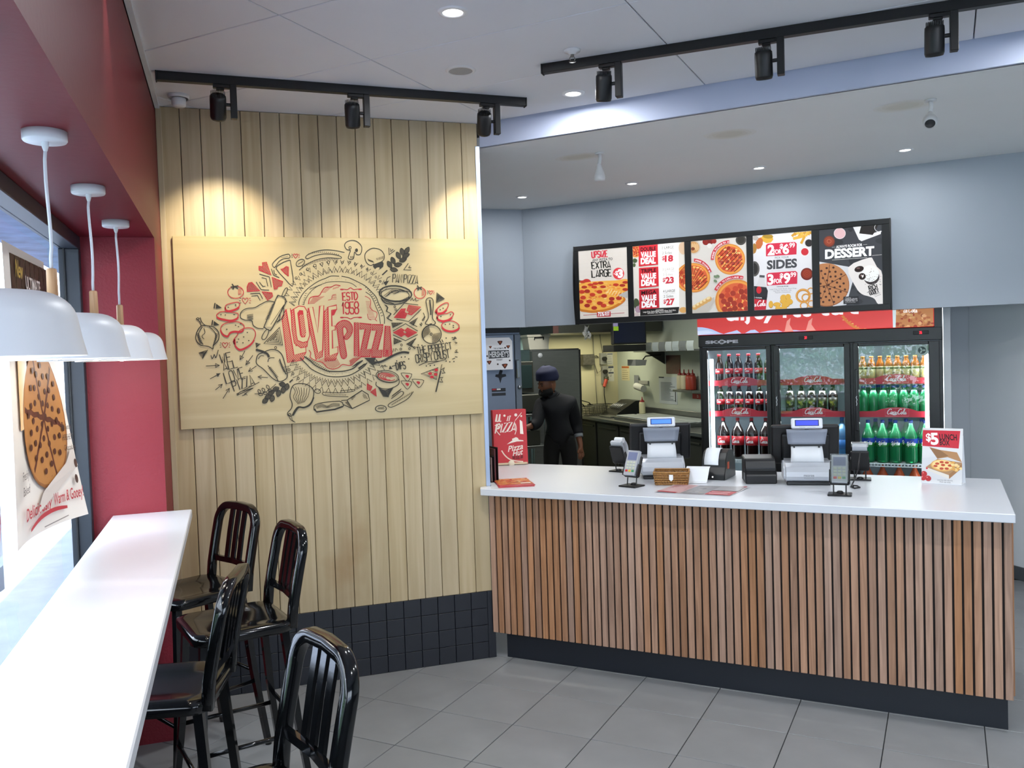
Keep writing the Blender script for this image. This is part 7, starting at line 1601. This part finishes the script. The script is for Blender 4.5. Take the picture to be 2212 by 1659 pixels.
mb = MB(); mb.box(-0.215, 0.215, -0.015, 0.30, -0.085, -0.004, 0.006); mb.build('lower_case', M_kblk, t)
mb = MB(); mb.box(-0.215, -0.150, -0.027, -0.0245, 0.165, 0.215); mb.build('green_note', mat('lime note', '#a6d232', 0.6), t)
mb = MB(); mb.box(-0.218, -0.156, -0.027, -0.0245, 0.216, 0.26); mb.build('lilac_note', mat('lilac note', '#a99fd0', 0.6), t)
mb = MB(); mb.box(-0.02, 0.02, 0.0, 0.03, 0.30, 0.92); mb.build('hanger', M_kblk, t)
t = thing('scale_display', 'small grey angled control display below the order screen', 'display', (3.30, 4.62, 1.60), math.radians(10))
mb = MB(); mb.prism([(-0.07, 0.0), (0.08, 0.0), (0.10, 0.065), (-0.07, 0.075)], -0.1, 0.06); mb.build('case', M_swi, t)
mb = MB(); mb.tube([(0.08, -0.05, 0.07), (0.12, -0.05, 0.11), (0.35, -0.05, 0.12)], 0.008, 6); mb.build('arm', M_kblk, t)
# ================================================================== the man at work
def skin(chains, sub=2):
    """grow one surface over connected joints: chains of (x, y, z, r) or (x, y, z, rx, ry); equal points are joined"""
    bm = bmesh.new(); L = bm.verts.layers.skin.verify(); seen = {}
    for ci, ch in enumerate(chains):
        prev = None
        for p in ch:
            k = tuple(round(v, 4) for v in p[:3])
            if k not in seen:
                v = bm.verts.new(p[:3]); rx = p[3]; ry = p[4] if len(p) > 4 else rx; v[L].radius = (rx, ry); v[L].use_root = not seen; seen[k] = v
            v = seen[k]
            if prev is not None and prev is not v and bm.edges.get((prev, v)) is None: bm.edges.new((prev, v))
            prev = v
    me = bpy.data.meshes.new('skin'); bm.to_mesh(me); bm.free(); o = bpy.data.objects.new('skin', me); COL.objects.link(o)
    o.modifiers.new('s', 'SKIN').use_smooth_shade = True
    sm = o.modifiers.new('b', 'SUBSURF'); sm.levels = sub; sm.render_levels = sub
    dg = bpy.context.evaluated_depsgraph_get(); dg.update()
    out = bpy.data.meshes.new_from_object(o.evaluated_get(dg)); bpy.data.objects.remove(o)
    return out
man = thing('person', 'man in dark clothes and a navy turban, head down in profile, working in the kitchen', 'person', (1.875, 3.62, 0)); man.scale = (0.96, 0.96, 0.955)
PEL = (0.03, 0.0, 0.93, 0.135, 0.105); WST = (0.02, 0.0, 1.05, 0.13, 0.10); CH = (0.0, 0.0, 1.20, 0.155, 0.115); UC = (-0.02, 0.0, 1.31, 0.13, 0.10); NB = (-0.045, 0.0, 1.385, 0.06)
HL, HR = (0.115, -0.03, 0.88, 0.088), (-0.065, 0.03, 0.88, 0.088)
KL, KR = (0.12, -0.06, 0.48, 0.062), (-0.09, 0.0, 0.48, 0.062)
AL, AR = (0.12, 0.0, 0.09, 0.042), (-0.09, 0.05, 0.09, 0.042)
SL, SR = (0.145, -0.05, 1.315, 0.068), (-0.165, 0.04, 1.30, 0.068)
EL, ER = (0.235, 0.02, 1.06, 0.046), (-0.262, -0.06, 1.10, 0.046)
WL, WR = (0.245, -0.06, 0.845, 0.029), (-0.395, -0.10, 1.075, 0.029)
PL_, PR_ = (0.240, -0.075, 0.785, 0.036, 0.022), (-0.45, -0.112, 1.065, 0.036, 0.022)
chains = [[PEL, WST, CH, UC, NB, (-0.075, -0.005, 1.44, 0.055)], [PEL, HL, KL, AL, (0.11, -0.12, 0.045, 0.036)], [PEL, HR, KR, AR, (-0.12, -0.08, 0.045, 0.036)],
          [UC, SL, EL, WL, PL_], [UC, SR, ER, WR, PR_]]
for k, (dx, dz, ln) in enumerate(((-0.026, 0.0, 0.072), (-0.009, -0.004, 0.080), (0.009, -0.003, 0.074), (0.025, 0.003, 0.058))):
    b0 = (0.240 + dx, -0.080, 0.762 + dz, 0.0105); chains.append([PL_, b0, (0.238 + dx * 1.1, -0.092, 0.762 + dz - ln * .55, 0.0092), (0.233 + dx * 1.1, -0.086, 0.762 + dz - ln, 0.0075)])
    b0 = (-0.472, -0.115, 1.063 + dx * .9, 0.0105); chains.append([PR_, b0, (-0.472 - ln * .55, -0.122, 1.058 + dx, 0.0092), (-0.472 - ln, -0.118, 1.045 + dx, 0.0075)])
chains.append([PL_, (0.205, -0.091, 0.785, 0.012), (0.193, -0.103, 0.755, 0.010)]); chains.append([PR_, (-0.452, -0.125, 1.03, 0.012), (-0.480, -0.135, 1.015, 0.010)])
me = skin(chains)
body_me = me.copy()
# head: a shaped skull with brow, nose, lips, chin and ears, looking down to the side
bm = bmesh.new(); bm.from_mesh(me)
HM = Matrix.Translation((-0.105, -0.01, 1.535)) @ Matrix.Rotation(math.radians(188), 4, 'Z') @ Matrix.Rotation(math.radians(14), 4, 'Y')
def headpt(u, v):
    a = 2 * PI * u; b = PI * (v - 0.5); x = math.cos(b) * math.cos(a); y = math.cos(b) * math.sin(a); z = math.sin(b)
    R = Vector((x * 0.098, y * 0.076, z * 0.122))
    if x > 0:
        f = max(0, x) ** 2
        R.x += 0.020 * math.exp(-((z + 0.12) / 0.13) ** 2 - (y / 0.16) ** 2) + 0.010 * math.exp(-((z + 0.02) / 0.2) ** 2 - (y / 0.12) ** 2) + 0.006 * math.exp(-((z - 0.18) / 0.1) ** 2) * f + 0.006 * math.exp(-((z + 0.36) / 0.08) ** 2 - (y / 0.25) ** 2) + 0.012 * math.exp(-((z + 0.72) / 0.18) ** 2 - (y / 0.4) ** 2)
        R.x -= 0.008 * math.exp(-((z - 0.02) / 0.09) ** 2 - ((abs(y) - 0.36) / 0.16) ** 2)
    if z < -0.2: R.y *= 1 - 0.22 * min(1, (-z - 0.2) / 0.8)
    return HM @ R
nu, nv = 40, 28; V = [[bm.verts.new(headpt(i / nu, j / nv)) for i in range(nu)] for j in range(1, nv)]; bot = bm.verts.new(headpt(0, 0)); topv = bm.verts.new(headpt(0, 1))
for j in range(nv - 2):
    for i in range(nu): bm.faces.new([V[j][i], V[j][(i + 1) % nu], V[j + 1][(i + 1) % nu], V[j + 1][i]]).smooth = True
for i in range(nu): bm.faces.new([bot, V[0][(i + 1) % nu], V[0][i]]).smooth = True; bm.faces.new([topv, V[-1][i], V[-1][(i + 1) % nu]]).smooth = True
for s in (-1, 1):
    ring = [[bm.verts.new(HM @ Vector((-0.004 + 0.018 * k * math.cos(t), s * (0.073 + 0.012 * (1 - k) + 0.008 * math.cos(t + 2.6)), -0.005 + 0.032 * k * math.sin(t)))) for t in [2 * PI * i / 12 for i in range(12)]] for k in (1.0, 0.85, 0.4)]
    for a, b in zip(ring, ring[1:]):
        for i in range(12): bm.faces.new([a[i], a[(i + 1) % 12], b[(i + 1) % 12], b[i]])
    bm.faces.new(ring[-1])
bmesh.ops.recalc_face_normals(bm, faces=bm.faces[:]); bm.to_mesh(me); bm.free()
for p in me.polygons: p.use_smooth = True
me.materials.clear(); me.materials.append(mat('skin', '#8a5a42', 0.5))
body = bpy.data.objects.new('body', me); COL.objects.link(body); body.parent = man
SEG = [('torso', (0.03, 0, 0.93), WST, .13), ('torso', WST, CH, .14), ('torso', CH, UC, .14), ('torso', UC, NB, .075), ('neck', (-0.055, 0.0, 1.405), (-0.075, -0.005, 1.5), .055), ('torso', UC, SL, .08), ('torso', UC, SR, .08), ('arm', SL, EL, .057), ('arm', SR, ER, .057)]
def mix(a, b, t): return tuple(a[i] + (b[i] - a[i]) * t for i in range(3))
SEG += [('arm', EL, mix(EL, WL, .40), .044), ('cuff', mix(EL, WL, .46), mix(EL, WL, .56), .04), ('hand', mix(EL, WL, .66), WL, .034), ('hand', WL, (0.225, -0.075, 0.70), .045), ('arm', ER, mix(ER, WR, .30), .044), ('hand', mix(ER, WR, .45), WR, .034), ('hand', WR, (-0.54, -0.12, 1.05), .045),
        ('leg', (0.03, 0, 0.88), HL, .11), ('leg', (0.03, 0, 0.88), HR, .11), ('leg', HL, KL, .075), ('leg', HR, KR, .075), ('leg', KL, AL, .052), ('leg', KR, AR, .052)]
def near_seg(c):
    best = None
    for g, a, b, r in SEG:
        a = Vector(a[:3]); b = Vector(b[:3]); ab = b - a; t = max(0, min(1, (c - a).dot(ab) / ab.length_squared)); d = (c - a - ab * t).length / r
        if best is None or d < best[0]: best = (d, g)
    return best[1]
def wear(name, groups, off, m):
    """clothing follows the body: the body's own faces of these regions, lifted off along their normals"""
    keep = [p.index for p in body_me.polygons if near_seg(p.center) in groups]
    used = sorted({v for i in keep for v in body_me.polygons[i].vertices}); idx = {v: k for k, v in enumerate(used)}
    V = [tuple(body_me.vertices[v].co + body_me.vertices[v].normal * off) for v in used]; F = [[idx[v] for v in body_me.polygons[i].vertices] for i in keep]
    me = bpy.data.meshes.new(name); me.from_pydata(V, [], F); me.update()
    for p in me.polygons: p.use_smooth = True
    me.materials.append(m); o = bpy.data.objects.new(name, me); COL.objects.link(o); o.parent = man
    so = o.modifiers.new('cloth', 'SOLIDIFY'); so.thickness = off * 0.8; so.offset = -1
    return o
M_shirt = mat('dark navy cloth', '#0e0f16', 0.8); M_trs = mat('black cloth', '#0b0b0d', 0.85)
wear('shirt', ('torso', 'arm'), 0.022, M_shirt); wear('cuff', ('cuff',), 0.016, mat('grey cuff', '#8f9498', 0.8)); wear('trousers', ('leg',), 0.016, M_trs)
for a in (AL, AR):
    mb = MB(); mb.lathe([(0, 0), (0.05, 0), (0.052, 0.03), (0.045, 0.07), (0.035, 0.09), (0, 0.09)], 16, M=Matrix.Translation((a[0], a[1] - 0.05, 0)) @ Matrix.Diagonal((0.95, 2.2, 1, 1))); mb.build('shoe', M_trs, man)
# turban: wrapped folds around the skull
mb = MB()
TM = HM @ Matrix.Translation((-0.022, 0, 0.082)) @ Matrix.Rotation(math.radians(-14), 4, 'Y')
def turb(u, v):
    a = 2 * PI * u; b = (v * 1.15 - 0.28) * PI / 2; fold_ = 1 + 0.020 * math.sin(14 * v + 2.0 * math.cos(a) + 1.2 * math.sin(a))
    r = max(0.0, math.cos(b)) ** 0.92
    return TM @ Vector((0.132 * r * fold_ * math.cos(a), 0.112 * r * fold_ * math.sin(a), 0.118 * math.sin(b) * fold_))
mb.grid(turb, 40, 22); mb.build('turban', mat('navy turban cloth', '#141a3e', 0.75), man)
mb = MB()
def beard(u, v):
    a = (u - 0.5) * 1.02 * PI; z = -0.045 - 0.105 * v; w = math.sin(PI * min(1, 0.25 + v * 0.75)) ** 0.6
    k = 1.0 if abs(a) > 0.5 else (0.6 + 0.4 * min(1, max(0, (v - 0.22) / 0.2)))
    r = (0.10 + 0.018 * math.sin(v * PI)) * (w if v > .3 else 1) * k
    return HM @ Vector((r * 1.05 * math.cos(a) + 0.006, r * 0.82 * math.sin(a), z))
mb.grid(beard, 24, 12); o = mb.build('beard', mat('black beard', '#0c0a0a', 0.9), man); so = o.modifiers.new('thickness', 'SOLIDIFY'); so.thickness = 0.02; so.offset = -1
for s in (-1, 1):
    mb = MB(); mb.lathe([(0, -0.010), (0.007, -0.007), (0.010, 0), (0.007, 0.007), (0, 0.010)], 10, M=HM @ Matrix.Translation((0.083, s * 0.031, 0.003))); mb.build('eye', mat('dark eye', '#1a1412', 0.3), man)
    mb = MB(); mb.tube([HM @ Vector((0.096, s * 0.014, 0.022)), HM @ Vector((0.094, s * 0.034, 0.027)), HM @ Vector((0.080, s * 0.050, 0.020))], 0.0045, 6); mb.build('eyebrow', mat('black beard', '#0c0a0a', 0.9), man)
# ================================================================== window posters and the street
def poster(name, label, x0, y0, y1, z0, z1, curl, sag, art, paper):
    t = thing(name, label, 'poster', (x0, (y0 + y1) / 2, z0))
    yc = (y0 + y1) / 2
    def S(u, v, l=0.0):      # u along the street away from the door, v downwards
        c = curl * (v ** 1.6) * max(0, (u - 0.15) / 0.85) ** 1.5 + sag * math.sin(PI * v) * 0.4
        return (c + l, y0 + (y1 - y0) * u - yc, (z1 - z0) * (1 - v) + 0.012 * math.sin(3 * u) * v)
    mb = MB(); mb.grid(lambda u, v: S(u, v), 16, 24); sh = mb.build('sheet', paper, t)
    A = Art(None, 0.00003); art(A); A.build('print', lambda a, b, l: S(a, b, 0.0012 + l * 3), sh, gloss=0.5)
    return t
def art1(A):
    def R(u0, v0, u1, v1, c, n=8):
        for i in range(n):
            for j in range(n): A.rect(u0 + (u1 - u0) * i / n, v0 + (v1 - v0) * j / n, u0 + (u1 - u0) * (i + 1) / n, v0 + (v1 - v0) * (j + 1) / n, c)
    R(0.14, 0.03, 1.0, 0.34, '#33201d'); 
    A.type('New', 0.20, 0.105, 0.06, '#cfae5a', 0.01, width=0.16, slant=.3); A.type('ULTIMATE', 0.42, 0.135, 0.045, '#e6dcd6', 0.02, width=0.36); A.type("HERSHEY'S", 0.24, 0.225, 0.065, '#cfc4bd', 0.03, width=0.62)
    for i in range(6): A.rect(0.12 + 0.03 * i, 0.36, 0.15 + 0.03 * i, 0.62, ('#f0c48f', '#f2cea0', '#f4d8b4', '#f6e2c8', '#f7ead9', '#f8f0e6')[i])
    A.disc(0.55, 0.60, 0.37, 0.255, '#8f5c34'); A.disc(0.545, 0.595, 0.36, 0.247, '#b17a45')
    for i in range(6):
        a = math.radians(10 + 60 * i); P = [(0.545 + 0.34 * k / 6 * math.cos(a), 0.595 + 0.235 * k / 6 * math.sin(a) + 0.006 * (k % 2)) for k in range(7)]; A.line(P, 0.02, '#5b2f22')
    for i in range(44):
        a = i * 2.4; r = math.sqrt((i + .5) / 44) * .9; A.ell(0.545 + 0.34 * r * math.cos(a), 0.595 + 0.23 * r * math.sin(a), 0.022, 0.012, '#4f2a20', n=9)
    A.fill([(0.42, 0.86), (0.62, 0.82), (0.80, 0.78), (0.92, 0.72), (0.96, 0.80), (0.60, 0.88), (0.30, 0.93)], '#cfc6c0')
    for i, w in enumerate(('Freshly', 'Baked')): A.type(w, 0.08, 0.785 + 0.05 * i, 0.03, '#4a3f3c', 0.0, width=0.13, slant=.2)
    for i, w in enumerate(('With Genuine', "HERSHEY'S", 'Chocolate')): A.type(w, 0.80, 0.655 + 0.04 * i, 0.022, '#4a3f3c', 0.0, width=0.17, slant=.2)
    A.type('Deliciously', 0.12, 0.925, 0.042, '#b3343e', 0.012, width=0.40, slant=.25); A.type('Warm & Gooey!', 0.55, 0.922, 0.042, '#b3343e', 0.012, width=0.40, slant=.25)
    A.line([(0.20, 0.965), (0.36, 0.943), (0.55, 0.937), (0.72, 0.945)], 0.016, '#b3343e', sm=4, taper=True); A.line([(0.40, 0.982), (0.72, 0.978)], 0.004, '#8a807c')
    for x, y in ((0.93, 0.79), (0.90, 0.85)): A.ell(x, y, 0.022, 0.018, '#4f3a36', n=10)
M_post = mat('poster paper', '#e6dfd8', 0.6)
poster('window_poster', 'hanging cookie dessert poster in the window, its lower corner curling into the room', -2.066, -1.72, -1.06, 1.205, 2.21, 0.115, 0.01, art1, M_post)
def art2(A):
    A.disc(0.55, 0.3, 0.45, 0.2, '#c9d6e4'); A.disc(0.72, 0.78, 0.25, 0.13, '#c23a4a')
    A.type('8', 0.62, 0.845, 0.13, '#ffffff', 0.05, width=0.2); A.type('FROM', 0.60, 0.71, 0.035, '#ffffff', 0.02, width=0.24)
poster('window_poster', 'outer pale blue poster facing the street, beside the cookie poster', -2.095, -2.25, -1.78, 1.1, 2.1, 0.0, 0.0, art2, mat('pale blue poster', '#bcd3e6', 0.7))  # outer sheet in flat pale blue with a red disc
# awning over the footpath, building across the street, hedge
mb = MB(); mb.box(-2.60, -2.12, -9.0, 14.0, 2.52, 2.64); struct(mb, 'ceiling_awning', mat('mottled awning', '#7f93b8', 0.7, noise=0.5, nscale=6))
def leaf_mass(name, label, x0, x1, y0, y1, z0, z1, n, m, seed=3):
    r = random.Random(seed); V = []; F = []
    for i in range(n):
        c = Vector((r.uniform(x0, x1), r.uniform(y0, y1), r.uniform(z0, z1))); a = Vector((r.gauss(0, 1), r.gauss(0, 1), r.gauss(0, 1))).normalized() * 0.06; b = a.cross(Vector((r.gauss(0, 1), r.gauss(0, 1), r.gauss(0, 1)))).normalized() * 0.03
        k = len(V); V += [tuple(c - a), tuple(c + b), tuple(c + a), tuple(c - b)]; F.append((k, k + 1, k + 2, k + 3))
    me = bpy.data.meshes.new(name); me.from_pydata(V, [], F); me.materials.append(m); o = bpy.data.objects.new(name, me); COL.objects.link(o); o['kind'] = 'stuff'; o['label'] = label; o['category'] = 'hedge'; return o
leaf_mass('hedge', 'green street hedge mirrored in the fridge glass', -8.0, -5.2, -9.5, -1.5, 0.1, 2.0, 11000, mat('hedge leaf', '#4f9a3c', 0.6, noise=0.4, nscale=3))
